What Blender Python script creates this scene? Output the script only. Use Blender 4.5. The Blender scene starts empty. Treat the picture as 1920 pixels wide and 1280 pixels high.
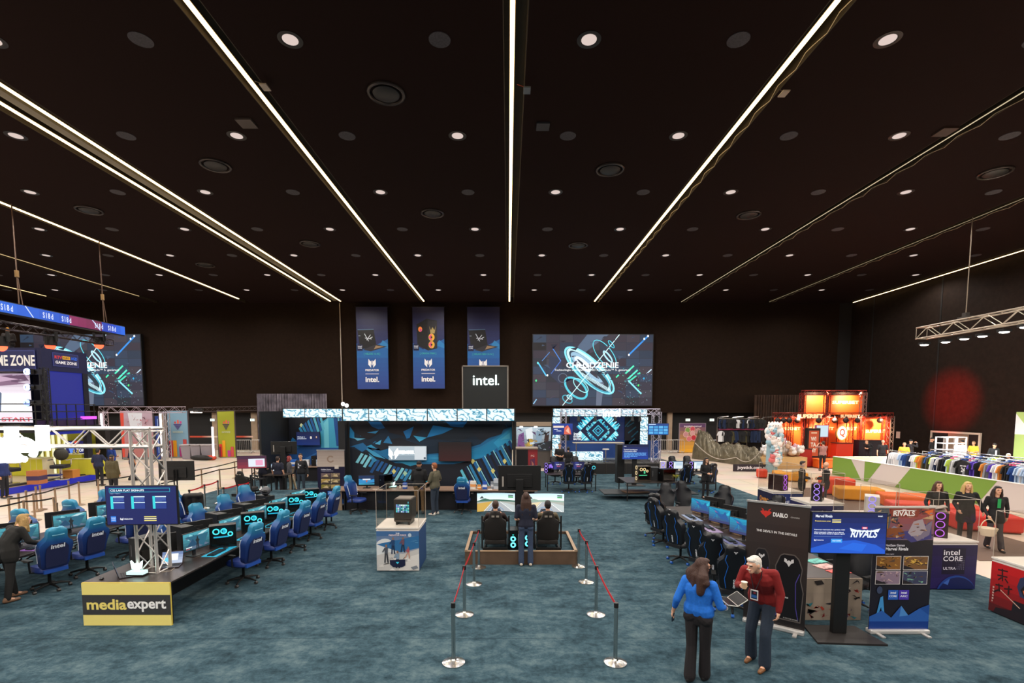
import bpy, bmesh, math, random
from mathutils import Vector, Matrix, noise
random.seed(7)
SC = bpy.context.scene
COL = SC.collection
PI = math.pi
R = math.radians
# ---------------------------------------------------------------- camera geometry
F, CX, CY, TP = 920.0, 953.0, 836.0, 0.0772
PIT = math.atan(TP)
CAM = Vector((0, 0.285, 3.7))
def ray(px, py):
    u, v = (px - CX) / F, (CY - py) / F
    return Vector((u, math.cos(PIT) + v * math.sin(PIT), -math.sin(PIT) + v * math.cos(PIT)))
def A(px, py, Y):
    d = ray(px, py); return CAM + d * ((Y - CAM.y) / d.y)
def PF(px, py, z=0.0):
    d = ray(px, py); return CAM + d * ((z - CAM.z) / d.z)
def AX(px, py, X):
    d = ray(px, py); return CAM + d * ((X - CAM.x) / d.x)
# ---------------------------------------------------------------- colours, materials
def lin(c):
    if isinstance(c, str):
        c = c.lstrip('#'); c = ''.join(x + x for x in c) if len(c) == 3 else c; c = tuple(int(c[i:i + 2], 16) for i in (0, 2, 4))
    return tuple(((x / 255) / 12.92 if x / 255 <= .04045 else ((x / 255 + .055) / 1.055) ** 2.4) for x in c) + (1,)
MC = {}
def nm(name):
    m = bpy.data.materials.new(name); m.use_nodes = True
    nt = m.node_tree; b = nt.nodes['Principled BSDF']
    return m, nt, b
def mat(c, rough=.6, metal=0, emit=0, bump=0, bscale=80, var=0, spec=.5, samp=None, coat=0):
    key = (str(c), rough, metal, emit, bump, bscale, var, spec, samp, coat)
    if key in MC: return MC[key]
    m, nt, b = nm('paint_%d' % len(MC))
    col = lin(c)
    b.inputs['Base Color'].default_value = col
    b.inputs['Roughness'].default_value = rough
    b.inputs['Metallic'].default_value = metal
    b.inputs['Specular IOR Level'].default_value = spec
    b.inputs['Coat Weight'].default_value = coat
    if emit:
        b.inputs['Emission Color'].default_value = col
        b.inputs['Emission Strength'].default_value = emit
        if emit < 2.2: b.inputs['Base Color'].default_value = (.01, .01, .01, 1)
        m.cycles.emission_sampling = 'NONE' if samp is None else samp
    if bump or var:
        tc = nt.nodes.new('ShaderNodeTexCoord'); n = nt.nodes.new('ShaderNodeTexNoise')
        n.inputs['Scale'].default_value = bscale; n.inputs['Detail'].default_value = 3
        nt.links.new(tc.outputs['Object'], n.inputs['Vector'])
        if bump:
            bp = nt.nodes.new('ShaderNodeBump'); bp.inputs['Strength'].default_value = bump
            bp.inputs['Distance'].default_value = .01
            nt.links.new(n.outputs['Fac'], bp.inputs['Height']); nt.links.new(bp.outputs['Normal'], b.inputs['Normal'])
        if var:
            cr = nt.nodes.new('ShaderNodeValToRGB')
            cr.color_ramp.elements[0].position = .3; cr.color_ramp.elements[1].position = .7
            cr.color_ramp.elements[0].color = tuple(x * (1 - var) for x in col[:3]) + (1,)
            cr.color_ramp.elements[1].color = tuple(min(1, x * (1 + var)) for x in col[:3]) + (1,)
            nt.links.new(n.outputs['Fac'], cr.inputs['Fac']); nt.links.new(cr.outputs['Color'], b.inputs['Base Color'])
    MC[key] = m; return m
def ramp_mat(name, stops, axis='Z', rough=.45, coord='Object', metal=0):
    m, nt, b = nm(name)
    tc = nt.nodes.new('ShaderNodeTexCoord'); sp = nt.nodes.new('ShaderNodeSeparateXYZ'); cr = nt.nodes.new('ShaderNodeValToRGB')
    nt.links.new(tc.outputs[coord], sp.inputs[0]); nt.links.new(sp.outputs[axis], cr.inputs[0])
    e = cr.color_ramp.elements
    while len(e) < len(stops): e.new(.5)
    for i, (p, c) in enumerate(stops): e[i].position = p; e[i].color = lin(c)
    nt.links.new(cr.outputs[0], b.inputs['Base Color']); b.inputs['Roughness'].default_value = rough; b.inputs['Metallic'].default_value = metal
    return m
def attr_mat(strength=None, rough=.5):
    key = ('attr', strength, rough)
    if key in MC: return MC[key]
    m, nt, b = nm('print' if strength is None else 'screen_%d' % len(MC))
    a = nt.nodes.new('ShaderNodeAttribute'); a.attribute_name = 'Col'
    if strength is None:
        nt.links.new(a.outputs['Color'], b.inputs['Base Color'])
    else:
        b.inputs['Base Color'].default_value = (.01, .01, .01, 1)
        nt.links.new(a.outputs['Color'], b.inputs['Emission Color']); b.inputs['Emission Strength'].default_value = strength
        m.cycles.emission_sampling = 'NONE'
    b.inputs['Roughness'].default_value = rough
    MC[key] = m; return m
def glass_mat():
    if 'glass' in MC: return MC['glass']
    m, nt, b = nm('clear_glass'); nt.nodes.remove(b)
    o = nt.nodes['Material Output']; t = nt.nodes.new('ShaderNodeBsdfTransparent'); g = nt.nodes.new('ShaderNodeBsdfGlossy')
    t.inputs[0].default_value = (.93, .92, .90, 1); g.inputs['Roughness'].default_value = .02
    mx = nt.nodes.new('ShaderNodeMixShader'); lw = nt.nodes.new('ShaderNodeLayerWeight'); lw.inputs[0].default_value = .5; pw = nt.nodes.new('ShaderNodeMath'); pw.operation = 'POWER'; pw.inputs[1].default_value = 3.5; fr = nt.nodes.new('ShaderNodeMath'); fr.operation = 'MULTIPLY_ADD'; fr.inputs[1].default_value = .22; fr.inputs[2].default_value = .018; nt.links.new(lw.outputs['Facing'], pw.inputs[0]); nt.links.new(pw.outputs[0], fr.inputs[0])
    nt.links.new(fr.outputs[0], mx.inputs[0]); nt.links.new(t.outputs[0], mx.inputs[1]); nt.links.new(g.outputs[0], mx.inputs[2]); nt.links.new(mx.outputs[0], o.inputs[0])
    MC['glass'] = m; return m
# ---------------------------------------------------------------- mesh builder
class MB:
    def __init__(s): s.v = []; s.f = []; s.m = []; s.c = []; s.X = None
    def add(s, vs, fs, m=0, c=None):
        o = len(s.v)
        if s.X is not None: vs = [s.X @ Vector(p) for p in vs]
        s.v += [tuple(p) for p in vs]; s.f += [tuple(i + o for i in q) for q in fs]
        s.m += [m] * len(fs); s.c += [c] * len(fs); return s
    def box(s, c, d, m=0, rot=None, col=None):
        x, y, z = d[0] / 2, d[1] / 2, d[2] / 2
        vs = [Vector(p) for p in ((-x, -y, -z), (x, -y, -z), (x, y, -z), (-x, y, -z), (-x, -y, z), (x, -y, z), (x, y, z), (-x, y, z))]
        if rot is not None:
            if not isinstance(rot, Matrix): rot = Matrix.Rotation(rot, 3, 'Z')
            vs = [rot @ p for p in vs]
        c = Vector(c)
        return s.add([p + c for p in vs], [(0, 3, 2, 1), (4, 5, 6, 7), (0, 1, 5, 4), (1, 2, 6, 5), (2, 3, 7, 6), (3, 0, 4, 7)], m, col)
    def b2(s, a, b, m=0, col=None):
        return s.box([(a[i] + b[i]) / 2 for i in range(3)], [abs(b[i] - a[i]) for i in range(3)], m, None, col)
    def cyl(s, p0, p1, r0, r1=None, n=12, m=0, col=None, cap=True):
        r1 = r0 if r1 is None else r1
        p0, p1 = Vector(p0), Vector(p1); d = (p1 - p0)
        if d.length < 1e-6: return s
        d.normalize(); u = d.orthogonal().normalized(); w = d.cross(u)
        vs = []
        for p, r in ((p0, r0), (p1, r1)):
            for i in range(n):
                a = 2 * PI * i / n; vs.append(p + u * (r * math.cos(a)) + w * (r * math.sin(a)))
        fs = [(i, (i + 1) % n, n + (i + 1) % n, n + i) for i in range(n)]
        if cap: fs += [tuple(range(n - 1, -1, -1)), tuple(range(n, 2 * n))]
        return s.add(vs, fs, m, col)
    def tube(s, pts, r, n=6, m=0, closed=False, col=None):
        pts = [Vector(p) for p in pts]; k = len(pts); rr = r if isinstance(r, (list, tuple)) else [r] * k
        vs = []; prev = None
        for i, p in enumerate(pts):
            if closed: d = pts[(i + 1) % k] - pts[i - 1]
            else: d = pts[min(i + 1, k - 1)] - pts[max(i - 1, 0)]
            d.normalize()
            if prev is None: u = d.orthogonal().normalized()
            else:
                u = prev - d * prev.dot(d)
                u = u.normalized() if u.length > 1e-6 else d.orthogonal().normalized()
            prev = u; w = d.cross(u)
            for j in range(n):
                a = 2 * PI * j / n; vs.append(p + u * (rr[i] * math.cos(a)) + w * (rr[i] * math.sin(a)))
        fs = []
        for i in range(k if closed else k - 1):
            a, b = i * n, ((i + 1) % k) * n
            fs += [(a + j, a + (j + 1) % n, b + (j + 1) % n, b + j) for j in range(n)]
        if not closed: fs += [tuple(range(n - 1, -1, -1)), tuple(range((k - 1) * n, k * n))]
        return s.add(vs, fs, m, col)
    def lathe(s, prof, c=(0, 0, 0), n=20, m=0, col=None):
        c = Vector(c); vs = []
        for r, z in prof:
            for i in range(n):
                a = 2 * PI * i / n; vs.append(c + Vector((r * math.cos(a), r * math.sin(a), z)))
        fs = []
        for k in range(len(prof) - 1):
            fs += [(k * n + i, k * n + (i + 1) % n, (k + 1) * n + (i + 1) % n, (k + 1) * n + i) for i in range(n)]
        fs += [tuple(range(n - 1, -1, -1)), tuple(range((len(prof) - 1) * n, len(prof) * n))]
        return s.add(vs, fs, m, col)
    def loft(s, rings, m=0, cap=True, col=None):
        n = len(rings[0]); vs = [p for r in rings for p in r]; fs = []
        for k in range(len(rings) - 1):
            fs += [(k * n + i, k * n + (i + 1) % n, (k + 1) * n + (i + 1) % n, (k + 1) * n + i) for i in range(n)]
        if cap: fs += [tuple(range(n - 1, -1, -1)), tuple(range((len(rings) - 1) * n, len(rings) * n))]
        return s.add(vs, fs, m, col)
    def ell(s, c, r, m=0, n=12, k=8, col=None, rot=None):
        c = Vector(c); r = r if isinstance(r, (tuple, list)) else (r, r, r); vs = []
        for j in range(k + 1):
            t = PI * (j + .02 if j == 0 else (j - .02 if j == k else j)) / k
            for i in range(n):
                a = 2 * PI * i / n
                p = Vector((r[0] * math.sin(t) * math.cos(a), r[1] * math.sin(t) * math.sin(a), -r[2] * math.cos(t)))
                if rot is not None: p = rot @ p
                vs.append(c + p)
        fs = []
        for j in range(k): fs += [(j * n + i, j * n + (i + 1) % n, (j + 1) * n + (i + 1) % n, (j + 1) * n + i) for i in range(n)]
        fs += [tuple(range(n - 1, -1, -1)), tuple(range(k * n, (k + 1) * n))]
        return s.add(vs, fs, m, col)
    def prism(s, poly, y0, y1, m=0, col=None):      # polygon in XZ extruded along Y
        n = len(poly)
        vs = [(x, y0, z) for x, z in poly] + [(x, y1, z) for x, z in poly]
        fs = [tuple(range(n)), tuple(range(2 * n - 1, n - 1, -1))] + [(i, i + n, (i + 1) % n + n, (i + 1) % n) for i in range(n)]
        return s.add(vs, fs, m, col)
    def slab(s, poly, z0, z1, m=0, col=None):       # polygon in XY extruded along Z
        n = len(poly)
        vs = [(x, y, z0) for x, y in poly] + [(x, y, z1) for x, y in poly]
        fs = [tuple(range(n - 1, -1, -1)), tuple(range(n, 2 * n))] + [(i, (i + 1) % n, (i + 1) % n + n, i + n) for i in range(n)]
        return s.add(vs, fs, m, col)
    def mesh(s, name, mats, smooth=False):
        me = bpy.data.meshes.new(name)
        me.from_pydata(s.v, [], s.f)
        for mm in (mats if isinstance(mats, (list, tuple)) else [mats]): me.materials.append(mm)
        me.polygons.foreach_set('material_index', s.m)
        if any(c is not None for c in s.c):
            at = me.color_attributes.new('Col', 'FLOAT_COLOR', 'CORNER'); data = []
            for p, c in zip(s.f, s.c):
                data += list(c or (0, 0, 0, 1)) * len(p)
            at.data.foreach_set('color', data)
        me.update()
        if smooth:
            me.polygons.foreach_set('use_smooth', [True] * len(me.polygons))
            try: me.set_sharp_from_angle(angle=R(38))
            except Exception: pass
        return me
    def build(s, name, mats, parent=None, loc=None, rz=0, smooth=False, bevel=0):
        o = bpy.data.objects.new(name, s.mesh(name, mats, smooth)); COL.objects.link(o)
        if parent is not None: o.parent = parent
        if loc is not None: o.location = loc
        o.rotation_euler.z = rz
        if bevel:
            b = o.modifiers.new('Bevel', 'BEVEL'); b.width = bevel; b.segments = 2; b.limit_method = 'ANGLE'
        return o
def tag(o, label, cat, group=None, kind=None):
    o['label'] = label; o['category'] = cat
    if group: o['group'] = group
    if kind: o['kind'] = kind
    return o
def struct(o): o['kind'] = 'structure'; return o
def thing(name, label, cat, loc=(0, 0, 0), rz=0, group=None):
    o = bpy.data.objects.new(name, None); COL.objects.link(o); o.empty_display_size = .1
    o.location = loc; o.rotation_euler = (0, 0, rz); return tag(o, label, cat, group)
def dup(o, loc=None, rz=None, label=None, group=None, parent=None):
    c = o.copy(); COL.objects.link(c)
    if parent is not None: c.parent = parent
    if loc is not None: c.location = loc
    if rz is not None: c.rotation_euler = (0, 0, rz)
    if label: c['label'] = label
    if group: c['group'] = group
    for ch in list(o.children): dup(ch, parent=c)
    return c
# ---------------------------------------------------------------- text
TX = {}
def text_mesh(t, off=.0):
    k = (t, off)
    if k not in TX:
        cu = bpy.data.curves.new('t', 'FONT'); cu.body = t; cu.size = 1; cu.offset = off; cu.resolution_u = 2 if len(t) > 8 else 4
        ob = bpy.data.objects.new('t', cu); me = bpy.data.meshes.new_from_object(ob)
        vs = [(v.co.x, v.co.y) for v in me.vertices]; fs = [tuple(p.vertices) for p in me.polygons]
        bpy.data.objects.remove(ob); bpy.data.curves.remove(cu); bpy.data.meshes.remove(me)
        x0 = min(p[0] for p in vs); x1 = max(p[0] for p in vs)
        y0 = min(p[1] for p in vs); y1 = max(p[1] for p in vs)
        TX[k] = ([((x - x0) / (x1 - x0), (y - y0) / (y1 - y0)) for x, y in vs], fs, (x1 - x0) / (y1 - y0))
    return TX[k]
# ---------------------------------------------------------------- pictures: layered flat shapes, local X right, Z up, facing -Y
class Pic:
    """coordinates are given in a box (x0,y0)-(x1,y1), y downward, spread over W x H metres"""
    def __init__(s, x0, y0, x1, y1, W, H, bg='#000000', eps=.0012):
        s.q = (x0, y0, x1, y1); s.W, s.H = W, H; s.mb = MB(); s.k = 0; s.eps = eps
        if bg is not None: s.rect(x0, y0, x1, y1, bg)
    def p(s, x, y):
        x0, y0, x1, y1 = s.q
        return ((x - x0) / (x1 - x0) * s.W, -s.k * s.eps, (1 - (y - y0) / (y1 - y0)) * s.H)
    def clip(s, pts):
        x0, y0, x1, y1 = s.q
        for ax, lim, sg in ((0, x0, 1), (0, x1, -1), (1, y0, 1), (1, y1, -1)):
            out = []
            for i in range(len(pts)):
                a, b = pts[i - 1], pts[i]; ia, ib = (a[ax] - lim) * sg >= 0, (b[ax] - lim) * sg >= 0
                if ia != ib:
                    t = (lim - a[ax]) / (b[ax] - a[ax]); out.append((a[0] + (b[0] - a[0]) * t, a[1] + (b[1] - a[1]) * t))
                if ib: out.append(b)
            pts = out
            if not pts: break
        return pts
    def poly(s, pts, c, nc=False):
        if not nc: pts = s.clip(list(pts))
        if len(pts) < 3: return s
        ar = sum(pts[i - 1][0] * pts[i][1] - pts[i][0] * pts[i - 1][1] for i in range(len(pts)))
        if ar > 0: pts = pts[::-1]
        s.mb.add([s.p(*q) for q in pts], [tuple(range(len(pts)))], 0, lin(c)); s.k += 1; return s
    def rect(s, x0, y0, x1, y1, c): return s.poly([(x0, y0), (x1, y0), (x1, y1), (x0, y1)], c)
    def line(s, x0, y0, x1, y1, w, c):
        d = math.hypot(x1 - x0, y1 - y0) or 1; nx, ny = -(y1 - y0) / d * w / 2, (x1 - x0) / d * w / 2
        return s.poly([(x0 + nx, y0 + ny), (x1 + nx, y1 + ny), (x1 - nx, y1 - ny), (x0 - nx, y0 - ny)], c)
    def disc(s, x, y, rx, ry=None, c='#ffffff', n=20, rot=0):
        ry = ry or rx
        return s.poly([(x + rx * math.cos(a) * math.cos(rot) - ry * math.sin(a) * math.sin(rot), y + rx * math.cos(a) * math.sin(rot) + ry * math.sin(a) * math.cos(rot)) for a in [2 * PI * i / n for i in range(n)]], c)
    def ring(s, x, y, rx, ry, w, c, rot=0, n=28, a0=0, a1=2 * PI):
        P = []
        for i in range(n + 1):
            a = a0 + (a1 - a0) * i / n
            P.append([(x + q * math.cos(a) * math.cos(rot) - p_ * math.sin(a) * math.sin(rot), y + q * math.cos(a) * math.sin(rot) + p_ * math.sin(a) * math.cos(rot)) for q, p_ in ((rx, ry), (rx - w, ry - w))])
        k = s.k
        for i in range(n):
            s.k = k; s.poly([P[i][0], P[i + 1][0], P[i + 1][1], P[i][1]], c)
        s.k = k + 1; return s
    def grad(s, x0, y0, x1, y1, c0, c1, n=8, vert=True):
        a, b = lin(c0), lin(c1); k = s.k
        for i in range(n):
            t = (i + .5) / n; cc = tuple(a[j] * (1 - t) + b[j] * t for j in range(3)) + (1,)
            u, w = i / n, (i + 1) / n
            q = [(x0, y0 + (y1 - y0) * u), (x1, y0 + (y1 - y0) * u), (x1, y0 + (y1 - y0) * w), (x0, y0 + (y1 - y0) * w)] if vert else \
                [(x0 + (x1 - x0) * u, y0), (x0 + (x1 - x0) * w, y0), (x0 + (x1 - x0) * w, y1), (x0 + (x1 - x0) * u, y1)]
            s.k = k; s.mb.add([s.p(*z) for z in q[::-1]], [(0, 1, 2, 3)], 0, cc)
        s.k = k + 1; return s
    def text(s, t, xc, yc, h, c, w=None, bold=.02, align='c', slant=0):
        vs, fs, asp = text_mesh(t, min(bold, .028))
        x0, y0, x1, y1 = s.q; ux = (x1 - x0) / s.W; uy = (y1 - y0) / s.H
        if w is None: w = h / uy * asp * ux
        xl = {'c': xc - w / 2, 'l': xc, 'r': xc - w}[align]
        s.mb.add([s.p(xl + x * w + slant * (y - .5), yc + h / 2 - y * h) for x, y in vs], fs, 0, lin(c)); s.k += 1; return s
    def busy(s, x0, y0, x1, y1, cols, n, seed=1, r=.12):
        rn = random.Random(seed); w, h = (x1 - x0), (y1 - y0)
        for i in range(n):
            x, y = rn.uniform(x0, x1), rn.uniform(y0, y1); q = r * rn.uniform(.4, 1.3); pts = [(min(x1, max(x0, x + rn.uniform(-w, w) * q)), min(y1, max(y0, y + rn.uniform(-h, h) * q))) for _ in range(rn.choice((3, 4)))]
            s.poly(pts, rn.choice(cols))
        return s
    def lines(s, x0, y0, x1, n, dy, h, c, seed=1):
        rnd = random.Random(seed)
        for i in range(n):
            x = x0; e = x0 + (x1 - x0) * (1 if i < n - 1 else .6); k = s.k
            while x < e:
                w = (x1 - x0) * rnd.uniform(.06, .17); s.k = k; s.rect(x, y0 + i * dy, min(x + w, e), y0 + i * dy + h, c); x += w + (x1 - x0) * .02
        return s
    def build(s, name, parent=None, loc=(0, 0, 0), rz=0, emit=None, rough=.5):
        T = s.k * s.eps; lim = .012 if s.eps < .002 else .05
        if T > lim: s.mb.v = [(v[0], v[1] * lim / T, v[2]) for v in s.mb.v]
        return s.mb.build(name, attr_mat(emit, rough), parent, loc, rz)
# ---------------------------------------------------------------- common materials
BLK = mat('#0b0b0c', .5); BLKG = mat('#0a0a0b', .25); BLKF = mat('#0d0d10', .85, bump=.2, bscale=200)
CHROME = mat('#c9c6c2', .22, 1); ALU = mat('#cfcdca', .38, .85); DKM = mat('#1c1b1b', .45, .6)
WHITE = mat('#e4e0dc', .5); BROWN = mat('#4a3728', .6, var=.15, bscale=6); WOODT = mat('#8d7260', .5, var=.12, bscale=5)
DESK = mat('#2a211c', .4, var=.15, bscale=8)
HC = 12.8
YW = round(PF(953, 568, HC).y, 2)
XR, XL = 29.9, -46.0
# ---- floor
def floor_mat():
    m, nt, b = nm('beige_floor')
    tc = nt.nodes.new('ShaderNodeTexCoord'); mp = nt.nodes.new('ShaderNodeMapping'); mp.inputs['Scale'].default_value = (.35, .35, 1)
    br = nt.nodes.new('ShaderNodeTexBrick'); br.inputs['Scale'].default_value = 1
    br.inputs['Color1'].default_value = lin('#e6d6c4'); br.inputs['Color2'].default_value = lin('#dccbb8'); br.inputs['Mortar'].default_value = lin('#a08f7d')
    br.inputs['Mortar Size'].default_value = .006; br.inputs['Brick Width'].default_value = 1.2; br.inputs['Row Height'].default_value = .6
    n = nt.nodes.new('ShaderNodeTexNoise'); n.inputs['Scale'].default_value = .5; n.inputs['Detail'].default_value = 4
    mx = nt.nodes.new('ShaderNodeMix'); mx.data_type = 'RGBA'; mx.blend_type = 'MULTIPLY'; mx.inputs[0].default_value = .35
    nt.links.new(tc.outputs['Object'], mp.inputs[0]); nt.links.new(mp.outputs[0], br.inputs[0]); nt.links.new(tc.outputs['Object'], n.inputs[0])
    nt.links.new(br.outputs[0], mx.inputs[6]); nt.links.new(n.outputs['Color'], mx.inputs[7]); nt.links.new(mx.outputs[2], b.inputs['Base Color'])
    b.inputs['Roughness'].default_value = .38
    return m
def carpet_mat():
    m, nt, b = nm('blue_carpet'); L = nt.links.new
    tc = nt.nodes.new('ShaderNodeTexCoord')
    def noi(sc, det, rough=.6, mps=None):
        n = nt.nodes.new('ShaderNodeTexNoise'); n.inputs['Scale'].default_value = sc; n.inputs['Detail'].default_value = det; n.inputs['Roughness'].default_value = rough
        mp = nt.nodes.new('ShaderNodeMapping'); mp.inputs['Scale'].default_value = mps or (1, 1, 1)
        L(tc.outputs['Object'], mp.inputs[0]); L(mp.outputs[0], n.inputs[0]); return n
    a = noi(1.1, 7, .72, (1, 1.6, 1)); c = noi(7, 5, .75); f = noi(120, 2)
    ad = nt.nodes.new('ShaderNodeMath'); ad.operation = 'MULTIPLY_ADD'; ad.inputs[1].default_value = .6
    L(c.outputs['Fac'], ad.inputs[0]); L(a.outputs['Fac'], ad.inputs[2])
    cr = nt.nodes.new('ShaderNodeValToRGB'); cr.color_ramp.elements[0].position = .6; cr.color_ramp.elements[1].position = 1.0
    cr.color_ramp.elements[0].color = lin('#1a2c34'); cr.color_ramp.elements[1].color = lin('#55686d')
    e = cr.color_ramp.elements.new(.8); e.color = lin('#354c56')
    L(ad.outputs[0], cr.inputs[0])
    sp = nt.nodes.new('ShaderNodeSeparateXYZ'); L(tc.outputs['Object'], sp.inputs[0])
    w = noi(.6, 2); 
    y = nt.nodes.new('ShaderNodeMath'); y.operation = 'MULTIPLY_ADD'; y.inputs[1].default_value = .12; L(w.outputs['Fac'], y.inputs[0]); L(sp.outputs['Y'], y.inputs[2])
    md = nt.nodes.new('ShaderNodeMath'); md.operation = 'PINGPONG'; md.inputs[1].default_value = 1.0; L(y.outputs[0], md.inputs[0])
    lt = nt.nodes.new('ShaderNodeMath'); lt.operation = 'LESS_THAN'; lt.inputs[1].default_value = .012; L(md.outputs[0], lt.inputs[0])
    mu = nt.nodes.new('ShaderNodeMath'); mu.operation = 'MULTIPLY'; mu.inputs[1].default_value = .45; L(lt.outputs[0], mu.inputs[0])
    mx = nt.nodes.new('ShaderNodeMix'); mx.data_type = 'RGBA'; mx.inputs[7].default_value = lin('#16262f')
    L(mu.outputs[0], mx.inputs[0]); L(cr.outputs[0], mx.inputs[6]); L(mx.outputs[2], b.inputs['Base Color'])
    b.inputs['Roughness'].default_value = .95; b.inputs['Specular IOR Level'].default_value = .15
    bp = nt.nodes.new('ShaderNodeBump'); bp.inputs['Strength'].default_value = .5; bp.inputs['Distance'].default_value = .012
    L(f.outputs['Fac'], bp.inputs['Height']); L(bp.outputs[0], b.inputs['Normal'])
    return m
struct(MB().b2((XL, -22, -.3), (XR, YW + .3, -.012)).build('floor', floor_mat()))
CARP = carpet_mat()
struct(MB().b2((-13.2, -22, -.012), (10.5, 29.0, 0)).build('floor_carpet', CARP))
# ---- ceiling with recessed slots
CEIL = mat('#1e110f', .9, bump=.3, bscale=3, spec=.1); SLOT = mat('#3a3020', .7, var=.2, bscale=2)  # slot sides lighter than the ceiling: light from the strips put into their colour
slots = [-37.8, -30.2, -22.55, -14.83, -7.2, .17, 7.5, 14.9, 22.4, 29.6]
hw = {-14.83: .75}
mb = MB(); x = XL
for s in slots:
    h = hw.get(s, .3)
    mb.b2((x, -22, HC), (s - h, YW + .3, HC + .7), 0)
    mb.b2((s - h, -22, HC + .5), (s + h, YW + .3, HC + .7), 1)
    mb.b2((s - h, -22, HC + .002), (s - h + .02, YW, HC + .5), 1); mb.b2((s + h - .02, -22, HC + .002), (s + h, YW, HC + .5), 1)
    x = s + h
mb.b2((x, -22, HC), (XR + .4, YW + .3, HC + .7), 0)
struct(mb.build('ceiling', [CEIL, SLOT]))
WALLM = mat('#21160f', .85, bump=.5, bscale=5, var=.15, spec=.12)
# ---- back wall: upper part, plus the lower recessed band with dark openings and pale pillars
struct(MB().b2((XL, YW, 3.3), (XR + .4, YW + .4, HC + .7)).b2((XL, YW + .6, 0), (XR, YW + .9, 3.3), 1).build('wall_back', [WALLM, mat('#0e0c0d', .7)]))
XRC = A(1568, 700, YW).x
struct(MB().b2((XRC, YW - .02, 0), (XR, YW + .01, HC)).build('wall_back.001', mat('#120d0c', .9)))
mbw = MB().b2((XR, -22, 0), (XR + .4, YW + .6, HC + .7))
for px in (1632, 1757):
    y = AX(px, 700, XR).y; mbw.b2((XR - .03, y - .05, 0), (XR, y + .05, HC), 1)
struct(mbw.build('wall_right', [mat('#211813', .85, bump=.5, bscale=4, var=.2, spec=.12), mat('#080606', .8)]))
struct(MB().b2((XL - .4, -22, 0), (XL, YW + .6, HC + .7)).build('wall_left', WALLM))
# pale pillars and doors in the lower band
PIL = mat('#a08a74', .7, var=.1, bscale=3)
for i, (px, w) in enumerate(((474, .55), (1258, .4), (300, .5), (400, .5))):
    p = A(px, 800, YW); struct(MB().b2((p.x - w / 2, YW + .25, 0), (p.x + w / 2, YW + .6, 3.3)).build('column.%03d' % i if i else 'column', PIL))
# wall pipe
p = A(638, 600, YW - .1)
tag(MB().b2((p.x - .035, YW - .16, 0), (p.x + .035, YW - .1, HC)).build('conduit', mat('#b5a89a', .4, .3)), 'pale vertical conduit running up the dark back wall', 'pipe')
# exit signs
for i, (px, lab) in enumerate(((398, 'above the grey tubs by the lime banner'), (473, 'just right of the lime banner above a pale pillar'), (544, 'beside the high header of the blue mural'), (1290, 'over the purple and orange poster'), (1335, 'between the poster and the clothes display'))):
    q = A(px, 787, YW - .2)
    t = thing('exit_sign', 'small white lit exit sign ' + lab, 'exit sign', q, 0, 'lit exit signs along the back wall')
    MB().box((0, .05, 0), (.42, .06, .24)).build('housing', mat('#8a8c88', .5), t)
    P = Pic(0, 0, 42, 24, .38, .2, '#f4f7f2'); P.rect(6, 8, 20, 16, '#3f9d6c').poly([(24, 5), (36, 12), (24, 19)], '#3f9d6c'); P.build('lit_face', t, (-.19, .015, -.1), 0, 1.5)
# ---- linear lights
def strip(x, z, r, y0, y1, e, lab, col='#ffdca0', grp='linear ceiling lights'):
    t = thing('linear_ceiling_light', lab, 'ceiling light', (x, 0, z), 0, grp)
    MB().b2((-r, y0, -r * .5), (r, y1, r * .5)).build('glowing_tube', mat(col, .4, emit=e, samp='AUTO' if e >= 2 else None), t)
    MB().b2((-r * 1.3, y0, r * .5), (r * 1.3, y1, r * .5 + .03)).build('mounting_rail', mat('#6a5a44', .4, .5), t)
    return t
E = YW - .5
strip(-7.25, HC + .05, .05, -18, E, 5, 'bright warm light line running to the back wall above the tall blue banners')
strip(.1, HC + .05, .055, -18, E, 5, 'bright warm light line running straight down the middle of the ceiling')
S1 = strip(7.42, HC + .05, .05, -18, E, 5, 'bright warm light line crossing above the big screen side of the hall')
strip(-14.4, HC + .05, .045, -18, E, 5, 'inner light line of the close pair on the ceiling')
strip(-15.28, HC + .05, .045, -18, E, 5, 'outer light line of the close pair on the ceiling')
struct(MB().b2((-15.0, -18, HC + .08), (-14.7, E, HC + .3)).build('trim_1', mat('#77705f', .5)))
strip(-22.6, HC + .03, .045, -18, E - 1, 5, 'bright light line beyond the close pair where the stage cables hang')
strip(-30.2, HC + .03, .02, 8, E - 2, 1, 'dim thin light line, second from the outer wall over the stage')
strip(-37.8, HC + .03, .025, 8, E - 2, 2, 'thin light line above the far end of the stage ribbon')
S2 = strip(14.85, HC - .01, .016, -18, E, 1.0, 'thin unlit-looking light track with wires above the display cases', '#d8c4a0')  # track looks unlit; weak emission stands in for light from neighbouring lines
S3 = strip(22.4, HC - .01, .012, -18, E, .7, 'thin light track with wires above the clothes racks', '#c8b490')  # faint glow added here too, in place of light caught from neighbours
strip(29.62, HC - .06, .03, -18, E, 5, 'light line washing down the dark side wall')
# wires looping beside the light tracks
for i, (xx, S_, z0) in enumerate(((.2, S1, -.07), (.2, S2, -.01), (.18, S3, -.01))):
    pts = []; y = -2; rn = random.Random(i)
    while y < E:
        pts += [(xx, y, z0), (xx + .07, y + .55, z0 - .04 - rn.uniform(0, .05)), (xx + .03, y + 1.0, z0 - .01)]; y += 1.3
    MB().tube(pts, .009, 4).build('looping_wire', mat('#cbb99a', .5), S_)
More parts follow.
